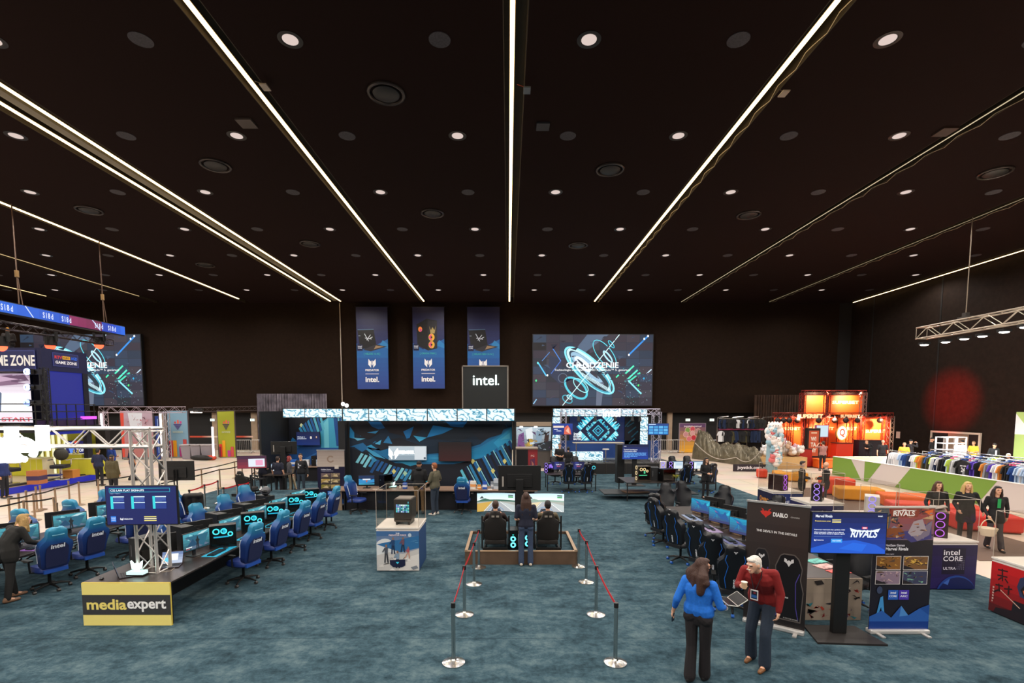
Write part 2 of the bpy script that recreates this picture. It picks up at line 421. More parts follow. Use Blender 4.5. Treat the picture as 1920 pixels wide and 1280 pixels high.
# ---- downlights, speakers, vents on the ceiling lattice
Y0 = PF(1106, 74, HC).y
Y1 = PF(857, 253, HC).y
DY = (PF(705, 515, HC).y - Y0) / 5
DISC = mat('#dcc8c0', .6, emit=1.0); DGR = mat('#3c3a40', .8, var=.3, bscale=20); RIM = mat('#080606', .5)
first_l = first_s = None
k = -6
LAMPS = []
while Y0 + DY * k < YW - .6:
    y = Y0 + DY * k; base = -5.4 if k % 2 == 0 else -1.7
    for i in range(-6, 6):
        xl = base + 7.4 * i; xs = xl + 3.7
        if XL + .6 < xl < XR - .6:
            LAMPS.append((xl, y))
            if y > 10:
                if first_l is None:
                    first_l = thing('downlight', 'round white recessed downlight in the black ceiling', 'downlight', (xl, y, HC), 0, 'white round downlights of the ceiling grid')
                    MB().lathe([(.30, 0), (.30, -.012), (.22, -.018), (.19, -.006)], n=24).build('rim', RIM, first_l)
                    MB().lathe([(.001, 0), (.19, 0), (.19, -.012), (.001, -.013)], n=20).build('diffuser', DISC, first_l)
                else: dup(first_l, (xl, y, HC))
        if XL + .6 < xs < XR - .6 and y > 10:
            if first_s is None:
                first_s = MB().lathe([(.001, 0), (.27, 0), (.27, -.015), (.001, -.016)], n=24).build('ceiling_speaker', DGR, None, (xs, y, HC))
                tag(first_s, 'dull grey round speaker grille between the lit downlights', 'speaker', 'grey round speaker grilles of the ceiling grid')
            else: dup(first_s, (xs, y, HC))
    k += 1
fv = None
for px, py in ((724, 174), (404, 309), (1144, 317), (167, 393), (811, 399), (1404, 402), (1866, 323), (581, 456), (1084, 459), (385, 496)):
    q = PF(px, py, HC)
    if fv is None:
        fv = thing('ceiling_vent', 'large round ringed air outlet in the black ceiling', 'air vent', q, 0, 'round air outlets of the ceiling')
        MB().tube([(.5 * math.cos(a), .5 * math.sin(a), -.02) for a in [2 * PI * i / 32 for i in range(32)]], .05, 8, closed=True).build('outer_ring', mat('#3b3330', .35, .3), fv, smooth=True)
        MB().lathe([(.001, 0), (.38, 0), (.38, -.05), (.30, -.09), (.001, -.09)], n=28).build('core', mat('#0c0909', .5), fv, smooth=True)
    else: dup(fv, q)
# access plates
for px, py, w, lab, c in ((462, 229, .5, 'grey square plate on the ceiling beside the long light line', '#4a3f3a'), (1018, 235, .42, 'dark grey square box on the ceiling near the central line', '#2b2b30'), (1772, 245, .5, 'brown square plate on the ceiling near the thin light track', '#3c2820')):
    q = PF(px, py, HC)
    tag(MB().box((0, 0, -.03), (w, w, .06)).build('ceiling_plate', mat(c, .6), None, q), lab, 'plate')
for px, py, lab in ((497, 162, 'small pale tag hanging beside the slanting light line over the banners'), (988, 168, 'small grey socket box with red wire by the central light line'), (1470, 174, 'small pale tag hanging by the light line over the big screen side')):
    q = PF(px, py, HC - .15)
    t = thing('hanging_tag', lab, 'tag', q); MB().box((0, 0, -.02), (.2, .3, .03)).build('plate', mat('#a39586' if px != 988 else '#5b6670', .5), t)
    MB().tube([(0, 0, 0), (-.1, 0, .08), (-.28, 0, .14)], .008, 4).build('wire', mat('#b03018' if px == 988 else '#6a5a4a', .5), t)
# ---- lights of the hall; unseen ones behind the camera added as fill
for i, (x, y) in enumerate(LAMPS):
    if y < -14: continue
    l = bpy.data.lights.new('downlight_and_fill_lamp', 'SPOT'); l.energy = 800; l.color = (1, .93, .86); l.spot_size = R(165); l.spot_blend = .5; l.shadow_soft_size = .12
    o = bpy.data.objects.new('downlight_and_fill_lamp', l); COL.objects.link(o); o.location = (x, y, HC - .05)
w = bpy.data.worlds.new('World'); SC.world = w; w.use_nodes = True
w.node_tree.nodes['Background'].inputs[0].default_value = (.010, .007, .007, 1); w.node_tree.nodes['Background'].inputs[1].default_value = 1
# ---- big LED walls
def led_wall(x0, lab):
    t = thing('led_video_wall', lab, 'video wall', A(x0, 760, YW - .5))
    W = A(1223, 700, YW - .5).x - A(999, 700, YW - .5).x; H = A(1110, 627, YW - .5).z - A(1110, 760, YW - .5).z
    P = Pic(999, 627, 1223, 760, W, H, '#1c2231', .004)
    rn = random.Random(5)
    cols = ['#27344a', '#2c2836', '#2a2838', '#34343f', '#26384e', '#2c2432', '#1e2c40', '#352f3a', '#20242f']
    for i in range(9):
        for j in range(9):
            c = cols[rn.randrange(9)] if not (i == 0 and j == 1) else '#0d0b12'
            k = P.k; P.k = 1; P.rect(999.4 + i * 24.9, 627.4 + j * 14.8, 999 + (i + 1) * 24.9 - .4, 627 + (j + 1) * 14.8 - .4, c)
    P.k = 3
    P.poly([(1100, 627), (1140, 627), (1090, 665), (1070, 665)], '#4a5c74'); P.poly([(1120, 690), (1135, 690), (1128, 760), (1118, 760)], '#5a6478')
    P.poly([(1030, 665), (1054, 675), (1050, 720), (1028, 700)], '#232c44')
    for (cx, cy, rx, ry, w_, c, ro) in ((1105, 694, 62, 22, 4, '#7fd8e6', .75), (1104, 692, 55, 18, 5, '#c2f2f8', .75), (1108, 700, 50, 17, 3, '#3e9fb8', .75), (1100, 688, 40, 12, 8, '#8fb4cc', .75), (1112, 704, 38, 13, 7, '#20303c', .75), (1092, 682, 20, 8, 6, '#d9e8f6', .75),
                                   (1133, 663, 32, 14, 1.5, '#58cfe0', .9), (1139, 668, 14, 5, 3, '#a9dbef', .9), (1145, 645, 9, 3.5, 1.6, '#3fc0d6', .9), (1080, 727, 27, 16, 4, '#4fc0d2', .75), (1089, 722, 18, 9, 1.5, '#9be9ee', .75), (1064, 748, 11, 7, 2, '#3f9fb4', .6), (1068, 744, 6, 4, 1.5, '#bfeef6', .6), (1055, 708, 9, 9, 1.2, '#586478', 0)):
        P.ring(cx, cy, rx, ry, w_, c, ro, 36)
    P.line(1160, 627, 1055, 760, 1.4, '#d3f7fb')
    for i in range(22): P.line(1088 + i * 2.6, 696 + i * 1.5, 1092 + i * 2.6, 705 + i * 1.5, 1, '#cfeef5')
    for (a, b, c, d, w_, cc) in ((1178, 665, 1214, 629, 3, '#2d86d6'), (1155, 707, 1160, 702, 2.5, '#45e0b0'), (1168, 704, 1188, 685, 3, '#4fe3b6'), (1172, 715, 1195, 693, 3, '#54e0c0'), (1180, 714, 1200, 698, 3, '#3fd3b0'), (1177, 712, 1203, 738, 3, '#7fd6e0'), (1036, 653, 1051, 676, 1.6, '#3f7fd0'), (1051, 676, 1033, 700, 1.6, '#3a62b0'), (1009, 680, 1024, 704, 2.4, '#4fb8e8'), (1030, 660, 1016, 676, 1.2, '#4a80c0'), (1000, 757, 1006, 748, 2, '#7fb0d0'), (1212, 700, 1221, 692, 2, '#bcd4e8')):
        P.line(a, b, c, d, w_, cc)
    P.busy(1003, 630, 1220, 757, ['#2a3c5a', '#3a3446', '#1a2234', '#34465e', '#151a2c'], 40, 4, .05)
    for i in range(90):
        x, y = rn.uniform(1160, 1222), rn.uniform(690, 758); P.disc(x, y, .5, .5, rn.choice(['#d8dce6', '#8f98b0', '#5fd0d8']), 5)
    for x, y, c in ((1005, 713, '#46e08f'), (1197, 722, '#46e06f'), (1008, 680, '#6fe8ef'), (1207, 709, '#2a9fd0'), (1178, 665, '#ffffff'), (1213, 630, '#ffffff'), (1206, 635, '#eaf6ff'), (1026, 703, '#ffffff')): P.disc(x, y, 1.6, 2.2, c, 8)
    P.text('CHŁODZENIE', 1110, 684, 10.5, '#ffffff', 98, .02)
    P.text('Technologia wentylatorów 3D AeroBlade™ 5. generacji', 1110, 693.5, 5, '#ffffff', 142, 0)
    P.build('lit_screen', t, (0, 0, 0), 0, 1.3)
    MB().b2((-.06, .02, -.06), (W + .06, .3, H + .06)).build('frame', BLK, t)
led_wall(999, 'large lit video wall above the small stage, blue machine rings on screen')
led_wall(47, 'large lit video wall partly hidden behind the lounge tower')
# ---- hanging banners
def hang_banner(x0, x1, y1, kind, lab):
    Y = YW - .9; a = A(x0, 575, Y); b = A(x1, y1, Y); W = b.x - a.x; H = a.z - b.z
    t = thing('hanging_banner', lab, 'banner', (a.x, Y, b.z), 0, 'blue banners hanging on the back wall')
    P = Pic(0, 0, 62, 154, W, H, '#191c45', .004)
    P.grad(0, 0, 62, 90, '#1d1a3c', '#1d2b66', 8); P.grad(0, 88, 62, 154, '#1d5aa0', '#233c86', 8)
    P.poly([(0, 68), (20, 80), (62, 60), (62, 95), (0, 95)], '#1a62a8').poly([(45, 72), (52, 62), (62, 70), (62, 78)], '#2a80c0')
    if kind == 'pc':
        P.poly([(8, 33), (28, 22), (48, 26), (48, 78), (30, 82), (9, 72)], '#17151b').poly([(30, 25), (48, 27), (48, 78), (30, 80)], '#24222a').poly([(8, 33), (28, 22), (29, 81), (9, 72)], '#0c0b10')
        for y in (42, 57, 71):
            if y > 45: P.disc(37, y, 6, 7, '#f0b83c', 16).poly([(31, y), (37, y - 7), (37, y), (37, y + 7)], '#e0508c').disc(37, y, 1.8, 2, '#222')
        P.disc(15, 42, 4, 5, '#ef8a3c', 12).disc(16, 44, 2, 3, '#d04a9c', 8); P.poly([(33, 36), (36, 44), (39, 38), (43, 44), (46, 35), (43, 50), (35, 50)], '#b09a60')
    else:
        P.poly([(2, 42), (34, 41), (40, 76), (7, 79)], '#0f0e14').poly([(2, 42), (34, 41), (34.6, 42.4), (3.2, 43.4)], '#4c6a90').poly([(38, 70), (60, 74), (28, 83), (12, 80)], '#2c2a33').poly([(38, 72), (54, 74), (34, 79)], '#9a7f62')
        for q in ((16, 50, 24, 64), (20, 62, 28, 52), (24, 60, 32, 56), (17, 58, 30, 60)): P.line(*q, 1.2, '#cfd8e4')
        P.line(4, 54, 8, 54, .8, '#9ab')
    P.rect(1, 70, 12, 82, '#0e1440').text('intel', 6.5, 73.5, 3, '#dfe8f4', 8); P.text('CORE', 6.5, 77, 2.4, '#dfe8f4', 8)
    P.text({'pc': '[ ORION 7000 ]', 'a': '[ HELIOS 16 AI ]', 'b': '[ HELIOS NEO 16 AI ]'}[kind], 30, 88, 4.6, '#3fb0a4', 32 if kind != 'b' else 40)
    for sx in (-1, 1): P.poly([(30 + sx * 7, 97), (30 + sx * 7.5, 108), (30 + sx * 2, 114), (30 + sx * 2.6, 103)], '#f1f3f8').poly([(30 + sx * 4.2, 103), (30 + sx * 1.2, 100), (30 + sx * .2, 110)], '#f1f3f8')
    P.text('PREDATOR', 30, 118.5, 3.8, '#f1f3f8', 27, .05); P.rect(16.5, 125, 43, 126, '#d8dceb'); P.text('intel.', 30, 136, 10, '#f4f6fb', 27, .03)
    P.build('printed_face', t, (0, 0, 0))
    MB().b2((0, .006, 0), (W, .02, H)).build('cloth', mat('#1a2150', .8), t)
    MB().cyl((-.1, 0.01, H), (W + .1, .01, H), .025).build('top_bar', DKM, t); MB().cyl((0, 0.01, 0), (W, .01, 0), .025).build('bottom_bar', mat('#182a5a', .6), t)
hang_banner(667, 729, 729, 'a', 'blue hanging banner with open laptop, farthest from the big screen')
hang_banner(773, 834, 728, 'pc', 'blue hanging banner showing a computer tower with coloured fans')
hang_banner(876, 937, 730, 'b', 'blue hanging laptop banner whose foot is hidden by the black cube sign')
# curtains
def curtain(px0, px1, py0, py1, c, lab, n=26, metal=0, rough=.3):
    Y = YW - 1.0; a = A(px0, py0, Y); b = A(px1, py1, Y); W = b.x - a.x; mb = MB(); zb = max(b.z, .02)
    rn = random.Random(px0); pts = []
    for i in range(n * 4 + 1):
        pts.append((a.x + W * i / (n * 4), Y + .09 * math.sin(i * PI / 2 + rn.uniform(-.4, .4)) + rn.uniform(-.02, .02)))
    vs = [(x, y, zb) for x, y in pts] + [(x, y, a.z) for x, y in pts] + [(x, y + .015, zb) for x, y in pts] + [(x, y + .015, a.z) for x, y in pts]; k = len(pts)
    fs = []
    for i in range(k - 1): fs += [(i, i + 1, k + i + 1, k + i), (2 * k + i + 1, 2 * k + i, 3 * k + i, 3 * k + i + 1), (k + i, k + i + 1, 3 * k + i + 1, 3 * k + i)]
    mb.add(vs, fs); tag(mb.build('curtain', mat(c, rough, metal, var=.5, bscale=1.5), smooth=True), lab, 'curtain')
curtain(481, 615, 738, 828, '#8a8490', 'silvery grey pleated curtain hanging left of the blue mural', 26, .5, .3)
curtain(1415, 1510, 740, 800, '#3a2518', 'brown pleated curtain beside the orange booth', 20, 0, .7)
# ================================================================ reusable builders
def emi(c, s=1.0, samp=None): return mat(c, .4, emit=s, samp=samp)
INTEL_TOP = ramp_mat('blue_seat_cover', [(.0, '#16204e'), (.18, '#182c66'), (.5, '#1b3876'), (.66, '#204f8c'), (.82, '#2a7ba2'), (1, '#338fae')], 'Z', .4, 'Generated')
NAVY = mat('#15193a', .55)
def chair_parts(root, style):
    blue = style == 'blue'
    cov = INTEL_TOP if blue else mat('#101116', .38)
    seatm = mat('#1d3477', .45) if blue else mat('#141519', .4)
    T = Matrix.Translation((0, .22, .50)) @ Matrix.Rotation(R(-13), 4, 'X')
    # backrest: lofted shell; at local z 0..0.84
    prof = [(0, .21), (.05, .235), (.15, .24), (.27, .25), (.38, .275), (.46, .28), (.53, .255), (.59, .19), (.66, .165), (.74, .165), (.80, .15), (.835, .11), (.85, .05)]
    rings = []; N = 7
    for z, w in prof:
        ring = []
        for i in range(N + 1):
            u = -1 + 2 * i / N; ring.append((w * u, .055 - .03 * u * u - (.02 if z > .8 else 0), z))
        for i in range(N + 1):
            u = 1 - 2 * i / N; ring.append((w * u, -.035 - .085 * abs(u) ** 3 * (1 if .1 < z < .6 else .5) + (.02 if z > .8 else 0), z))
        rings.append(ring)
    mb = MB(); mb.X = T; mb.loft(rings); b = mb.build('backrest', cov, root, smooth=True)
    # rear panel of the backrest
    if blue:
        pn = [(-.17, .04), (.17, .04), (.19, .3), (.18, .44), (.12, .52), (-.12, .52), (-.18, .44), (-.19, .3)]
        mb = MB(); mb.X = T; mb.prism(pn, .05, .062); mb.build('rear_panel', mat('#1c2148', .6), b)
        mb = MB(); mb.X = T; mb.b2((-.1, .045, .70), (.1, .058, .715)); mb.build('head_slot', mat('#8fd0e6', .4), b)
    else:
        for s in (-1, 1):
            pts = [(s * .13, .06, .03), (s * .16, .06, .22), (s * .11, .06, .46), (s * .16, .055, .58), (s * .135, .05, .68)]
            mb = MB(); mb.X = T; mb.tube([(a[0], a[1], a[2]) for a in pts], .007, 5); mb.build('piping', mat('#1f62b8', .4), b)
        hm = [(.6*a, .6*b) for a, b in [(0, -.035), (.022, -.01), (.028, .01), (.05, .03), (.035, .035), (.014, .018), (0, .022), (-.014, .018), (-.035, .035), (-.05, .03), (-.028, .01), (-.022, -.01)]]
        mb = MB(); mb.X = T; mb.prism([(x, z + .735) for x, z in hm], .05, .066); mb.build('emblem', mat('#b8b8bc', .4), b)
    # printed word on the rear
    vs, fs, asp = text_mesh('intel' if blue else 'DIABLO', .03)
    w, zc = (.2, .585) if blue else (.03, .16)
    mb = MB(); mb.X = T
    if blue: mb.add([((.5 - x) * .23, .067, .43 + y * .09 ) for x, y in vs], [f[::-1] for f in fs])
    else: mb.add([((y - .5) * .035, .064, .05 + x * .17) for x, y in vs], [f[::-1] for f in fs])
    me = mb.build('printed_word', mat('#e8ecf4', .5), b)
    # white edge stripes at the front of the wings
    for s in (-1, 1):
        pts = [(s * .235, -.1, .1), (s * .25, -.115, .27), (s * .275, -.12, .40), (s * .27, -.11, .5)]
        mb = MB(); mb.X = T; mb.tube(pts, .011, 5); mb.build('side_stripe', mat('#d8dbe4' if blue else '#24252b', .4), b)
    # seat
    ring = []
    for z, q in ((.40, .9), (.43, 1.0), (.48, 1.0), (.505, .9)):
        ring.append([(q * .26 * math.copysign(abs(math.cos(a)) ** .5, math.cos(a)), q * .27 * math.copysign(abs(math.sin(a)) ** .5, math.sin(a)), z + (.02 * abs(math.cos(a)) if z > .49 else 0)) for a in [2 * PI * i / 16 for i in range(16)]])
    MB().loft(ring).build('seat', seatm, root, smooth=True)
    MB().b2((-.2, .235, .40), (.2, .275, .47)).build('seat_bar', mat('#214a9c' if blue else '#17181c', .4), root)
    for s in (-1, 1):
        m2 = MB().tube([(s * .2, .02, .42), (s * .31, .02, .43), (s * .32, .02, .66)], .018, 6).box((s * .32, -.03, .675), (.08, .26, .03))
        m2.build('armrest', BLK, root)
    MB().cyl((0, 0, .1), (0, 0, .4), .028, .028, 10).box((0, 0, .39), (.2, .24, .03)).build('gas_lift', DKM, root)
    mb = MB()
    for i in range(5):
        a = 2 * PI * i / 5 + .3; mb.tube([(0, 0, .12), (.16 * math.cos(a), .16 * math.sin(a), .11), (.31 * math.cos(a), .31 * math.sin(a), .075)], [.03, .024, .016], 6)
    mb.build('star_base', BLK, root)
    for i in range(5):
        a = 2 * PI * i / 5 + .3; x, y = .31 * math.cos(a), .31 * math.sin(a)
        MB().cyl((x - .025, y, .032), (x + .025, y, .032), .032, .032, 10).build('caster', mat('#1d56a8', .4) if not blue else mat('#3a3634', .3), root)
CH = {}
def chair(style, x, y, rz, label, group, z=0):
    if style not in CH:
        CH[style] = thing('racing_chair', label, 'chair', (x, y, z), rz, group); chair_parts(CH[style], style); return CH[style]
    return dup(CH[style], (x, y, z), rz, label, group)
# ---- monitors ; faces -Y locally, base at z=0
def scr_game(W, H, k):
    P = Pic(0, 0, 100, 56, W, H, '#17495c')
    P.grad(0, 0, 100, 56, '#4fa8b8', '#12303e', 6)
    rn = random.Random(k)
    for i in range(12): P.poly([(rn.uniform(0, 100), rn.uniform(0, 56)) for _ in range(3)], rn.choice(['#2f7f93', '#8fd4dc', '#1b4a6a', '#27627a', '#5d6f86', '#c4e6ea']))
    P.poly([(46, 56), (48, 34), (44, 26), (49, 22), (50, 15), (54, 15), (54, 22), (60, 27), (56, 34), (58, 56), (53, 56), (52, 40), (50, 56)], '#1a2126')
    P.rect(8, 44, 30, 47, '#e9f2f2').rect(8, 49, 22, 51, '#d05060'); return P
def scr_mag(W, H, k):
    P = Pic(0, 0, 100, 56, W, H, '#0b4a86'); P.grad(0, 0, 100, 56, '#16a0c8', '#3a2c66', 6)
    rn = random.Random(k + 40)
    for i in range(9): P.poly([(rn.uniform(0, 100), rn.uniform(0, 50)) for _ in range(3)], rn.choice(['#1b6fae', '#37c0dc', '#13345e', '#b04a84', '#245a9a']))
    return P
def scr_white(W, H, k):
    P = Pic(0, 0, 100, 56, W, H, '#c9dbe8'); P.rect(0, 0, 100, 6, '#6f8fb0').rect(6, 12, 40, 50, '#e9f0f4').rect(46, 12, 92, 30, '#b8cfdf').rect(46, 34, 92, 50, '#dfe8ec'); return P
def scr_demo(W, H, k):
    P = Pic(0, 0, 100, 56, W, H, '#151b4c'); P.poly([(30, 0), (60, 0), (40, 56), (20, 56)], '#29347c').text('GAME ON', 58, 20, 7, '#ffffff').text('PLAY', 58, 33, 9, '#e86f8c'); return P
def scr_desk(W, H, k):
    P = Pic(0, 0, 100, 56, W, H, '#0b2b55'); P.poly([(0, 20), (60, 30), (100, 22), (100, 44), (0, 50)], '#2f8cc8').rect(25, 20, 75, 28, '#dfe9f2').poly([(44, 30), (58, 30), (51, 44)], '#c05a32').rect(0, 50, 100, 56, '#3fb8e0'); return P
SCR = dict(game=scr_game, mag=scr_mag, white=scr_white, demo=scr_demo, desk=scr_desk)
MN = {}
def monitor(kind, loc, rz, label, group=None, W=.61, H=.345, e=1.0):
    key = (kind, W)
    if key in MN: return dup(MN[key], loc, rz, label, group)
    t = thing('monitor', label, 'monitor', loc, rz, group); MN[key] = t
    MB().b2((-W / 2 - .012, 0, .13), (W / 2 + .012, .035, .13 + H + .024)).box((0, .05, .13 + H / 2), (.22, .035, .2)).build('housing', BLK, t, bevel=.004)
    SCR[kind](W, H, len(MN)).build('lit_screen', t, (-W / 2, -.001, .142), 0, e)
    MB().box((0, .08, .17), (.06, .03, .34)).box((0, .05, .008), (.26, .2, .016)).build('stand', mat('#2b2b2d', .4, .3), t)
    return t
def pc_tower(loc, rz, label, group=None, style='cyan', d=(.22, .45, .46), key=None):
    k = (style, d)
    if k in MN: return dup(MN[k], loc, rz, label, group)
    t = thing('computer_tower', label, 'computer', loc, rz, group); MN[k] = t
    w, l, h = d
    case = {'cyan': BLK, 'purple': mat('#121016', .3), 'white': mat('#cfcac6', .4), 'grey': mat('#1e1f21', .5), 'dark': BLKG, 'brown': mat('#3a3027', .5), 'burg': mat('#2a1416', .35)}[style]
    # open frame: top, bottom, back, far side ; front (-Y) mesh, glass on +X
    mb = MB().b2((-w / 2, -l / 2, h - .02), (w / 2, l / 2, h)).b2((-w / 2, -l / 2, 0), (w / 2, l / 2, .03)).b2((-w / 2, -l / 2, .03), (-w / 2 + .01, l / 2, h - .02)).b2((-w / 2, l / 2 - .01, .03), (w / 2, l / 2, h - .02)).b2((-w / 2, -l / 2, .03), (w / 2, -l / 2 + .02, h - .02))
    mb.build('case', case, t)
    MB().b2((w / 2 - .006, -l / 2 + .02, .03), (w / 2, l / 2 - .01, h - .02)).build('glass_side', glass_mat(), t)
    if style in ('grey', 'dark'):
        pc = {'grey': '#6a6a6c', 'dark': '#8ab8d0'}[style]
        P = Pic(0, 0, 20, 40, w * .8, h * .8, None); P.text('PREDATOR' if style == 'grey' else 'PC', 5, 12, 2, pc, 3) if style == 'dark' else P.rect(3, 8, 4.4, 30, pc); P.build('front_print', t, (-w * .4, -l / 2 - .002, h * .1))
        MB().b2((-w / 2 + .02, -l / 2 + .06, .06), (w / 2 - .02, l / 2 - .06, h * .5)).build('components', mat('#222', .5), t); return t
    c1, c2 = {'cyan': ('#49e4f4', '#1aa9cf'), 'purple': ('#a985ff', '#6a4fe0'), 'white': ('#8a7cff', '#b45ae0'), 'brown': ('#e8cf9a', '#48c08a'), 'burg': ('#b45ae0', '#7a5aff')}[style]
    MB().b2((-w / 2 + .02, -l / 2 + .1, .20), (w / 2 - .05, l / 2 - .1, .25)).b2((-w / 2 + .012, -l / 2 + .12, .06), (-w / 2 + .03, l / 2 - .05, h - .05)).build('components', mat('#26292e', .4, .4), t)
    # lit fans: three on the front, ring discs inside the glass
    for i in range(3):
        zc = .1 + (h - .16) * (i / 2); 
        mb = MB().tube([(.07 * math.cos(a), -l / 2 - .004, zc + .07 * math.sin(a)) for a in [2 * PI * j / 18 for j in range(18)]], .009, 5, closed=True)
        if style != 'cyan' or i == 1: mb.build('front_fan_ring', emi(c1, 1.6), t)
    for (yy, zz, r, nmx) in ((-.12, h - .13, .055, 'inner_fan_ring'), (.02, h - .13, .05, 'inner_fan_ring'), (.14, h - .2, .04, 'inner_fan_ring')):
        mb = MB().tube([(w / 2 - .03, yy + r * math.cos(a), zz + r * math.sin(a)) for a in [2 * PI * j / 14 for j in range(14)]], .014, 5, closed=True); mb.build(nmx, emi(c1, 1.5), t)
    MB().b2((w / 2 - .06, -l / 2 + .08, .215), (w / 2 - .03, l / 2 - .14, .24)).b2((w / 2 - .05, 0, .3), (w / 2 - .03, .06, .4)).build('light_bar', emi(c2, 1.4), t)
    return t
def station_kit(x, y, rz, lab, grp, z=.75, pad='#1f9fc4', desk_y=-.22):
    """keyboard on a bright mouse mat; local -Y is where the player sits"""
    if 'kb' not in MN:
        t = thing('keyboard', 'black keyboard ' + lab, 'keyboard', (x, y, z + .008), rz, grp); MN['kb'] = t
        MB().b2((-.21, -.07, 0), (.21, .07, .02)).build('body', BLK, t)
        mb = MB()
        for i in range(13):
            for j in range(4): mb.b2((-.2 + i * .0305, -.06 + j * .031, .02), (-.174 + i * .0305, -.034 + j * .031, .028))
        mb.build('keys', mat('#1b2a33', .4), t)
    else: dup(MN['kb'], (x, y, z + .008), rz, 'black keyboard ' + lab, grp)
    k = 'pad' + pad
    off = Vector((math.cos(rz), math.sin(rz), 0)) * .12
    if k not in MN:
        MN[k] = tag(MB().b2((-.38, -.15, 0), (.38, .16, .005)).build('mouse_mat', mat(pad, .6), None, (x + off.x, y + off.y, z + .001), rz), 'bright mouse mat ' + lab, 'mouse mat', grp.replace('keyboards', 'mouse mats'))
    else: dup(MN[k], (x + off.x, y + off.y, z + .001), rz, 'bright mouse mat ' + lab, grp.replace('keyboards', 'mouse mats'))
    m = Vector((math.cos(rz), math.sin(rz), 0)) * .32
    if 'mouse' not in MN:
        MN['mouse'] = tag(MB().ell((0, 0, .018), (.03, .055, .018), n=10, k=6).build('mouse', BLKG, None, (x + m.x, y + m.y, z + .006), rz, smooth=True), 'small black mouse ' + lab, 'mouse', grp.replace('keyboards', 'mice'))
    else: dup(MN['mouse'], (x + m.x, y + m.y, z + .006), rz, 'small black mouse ' + lab, grp.replace('keyboards', 'mice'))
# ---- truss
def truss_mesh(L, s=.3, n=None, r=.025, rb=.011, closed_end=True):
    """box truss along +X, length L, square section s, centred on the axis"""
    n = n or max(2, round(L / s / 1.1)); h = s / 2; mb = MB(); c = [(-h, -h), (h, -h), (h, h), (-h, h)]
    for y, z in c: mb.cyl((0, y, z), (L, y, z), r, r, 8)
    for f in range(4):
        a, b = c[f], c[(f + 1) % 4]
        for i in range(n):
            x0, x1 = L * i / n, L * (i + 1) / n
            p, q = (a, b) if i % 2 == 0 else (b, a)
            mb.cyl((x0, *p), (x1, *q), rb, rb, 5, cap=False)
        for x in (0.01, L - .01): mb.cyl((x, *a), (x, *b), rb, rb, 5)
    return mb
def truss(p0, p1, s, lab, name='truss', m=None, group=None, n=None, r=.025, rb=.011, roll=0, parent=None):
    p0, p1 = Vector(p0), Vector(p1); d = p1 - p0; L = d.length
    q = d.to_track_quat('X', 'Z') if abs(d.normalized().z) < .99 else Matrix.Rotation(-PI / 2 if d.z > 0 else PI / 2, 4, 'Y').to_quaternion()
    mb = truss_mesh(L, s, n, r, rb); mb.X = None
    M = Matrix.Translation(p0) @ q.to_matrix().to_4x4() @ Matrix.Rotation(roll, 4, 'X')
    mb.v = [tuple(M @ Vector(v) - p0) for v in mb.v]
    o = mb.build(name, m or ALU, parent, p0, smooth=True)
    if parent is None: tag(o, lab, 'truss', group)
    return o
# ---- barrier posts
def post(x, y, lab, group, belt=None, col='#b31420', style='steel', h=.9):
    key = 'post' + style
    if key not in MN:
        m = CHROME if style == 'steel' else mat('#a88f76', .35, .8)
        t = thing('barrier_post', lab, 'barrier post', (x, y, 0), 0, group); MN[key] = t
        MB().lathe([(.001, .001), (.165, .001), (.165, .012), (.12, .028), (.045, .045), (.03, .07), (.001, .07)], n=28).build('base', m, t, smooth=True)
        MB().cyl((0, 0, .06), (0, 0, h - .06), .03, .03, 16).build('post_tube', m, t, smooth=True)
        MB().cyl((0, 0, h - .07), (0, 0, h), .034, .034, 16).build('head', mat('#2c2a2a', .35, .5) if style == 'steel' else m, t, smooth=True)
    else: t = dup(MN[key], (x, y, 0), 0, lab, group); [bpy.data.objects.remove(c) for c in list(t.children) if c.name.startswith('belt')]
    if belt is not None:
        dx, dy = belt[0] - x, belt[1] - y; L = math.hypot(dx, dy); n = 6
        zz = h - .035
        mb = MB()
        pts = [(dx * i / n, dy * i / n, zz - .03 * math.sin(PI * i / n)) for i in range(n + 1)]
        nx, ny = -dy / L * .002, dx / L * .002
        vs = []
        for p in pts: vs += [(p[0] + nx, p[1] + ny, p[2] - .024), (p[0] + nx, p[1] + ny, p[2] + .024), (p[0] - nx, p[1] - ny, p[2] + .024), (p[0] - nx, p[1] - ny, p[2] - .024)]
        fs = []
        for i in range(n):
            a, b = i * 4, i * 4 + 4
            fs += [(a + j, a + (j + 1) % 4, b + (j + 1) % 4, b + j) for j in range(4)]
        mb.add(vs, fs); mb.build('belt', mat(col, .5), t)
    return t
# ---- pop-up banner
def rollup(x0, y0, x1, y1, H, lab, draw, base='cassette', e=None, q=(0, 0, 95, 200)):
    d = Vector((x1 - x0, y1 - y0, 0)); W = d.length; rz = math.atan2(d.y, d.x)
    t = thing('roll_up_banner', lab, 'banner', (x0, y0, 0), rz)
    P = Pic(*q, W, H - .07, '#222', .0012); draw(P)
    P.build('printed_sheet', t, (0, -.002, .06), 0, e, .35)
    MB().b2((0, 0, .06), (W, .004, H)).build('sheet_back', mat('#8b8a8a', .7), t)
    MB().b2((-.01, -.015, H - .012), (W + .01, .02, H + .02)).build('top_rail', mat('#d8d4d0', .3, .7), t)
    MB().prism([(0, .0), (W, .0), (W, .075), (0, .075)], -.07, .07).build('cassette', mat('#d5d2ce', .35, .5), t, bevel=.02)
    for x in (.12, W - .12): MB().box((x, -.02, .012), (.06, .36, .02)).build('foot', mat('#c8c4c0', .4, .5), t)
    MB().cyl((W / 2, .03, .05), (W / 2, .03, H), .012, .012, 8).build('support_pole', ALU, t)
    return t
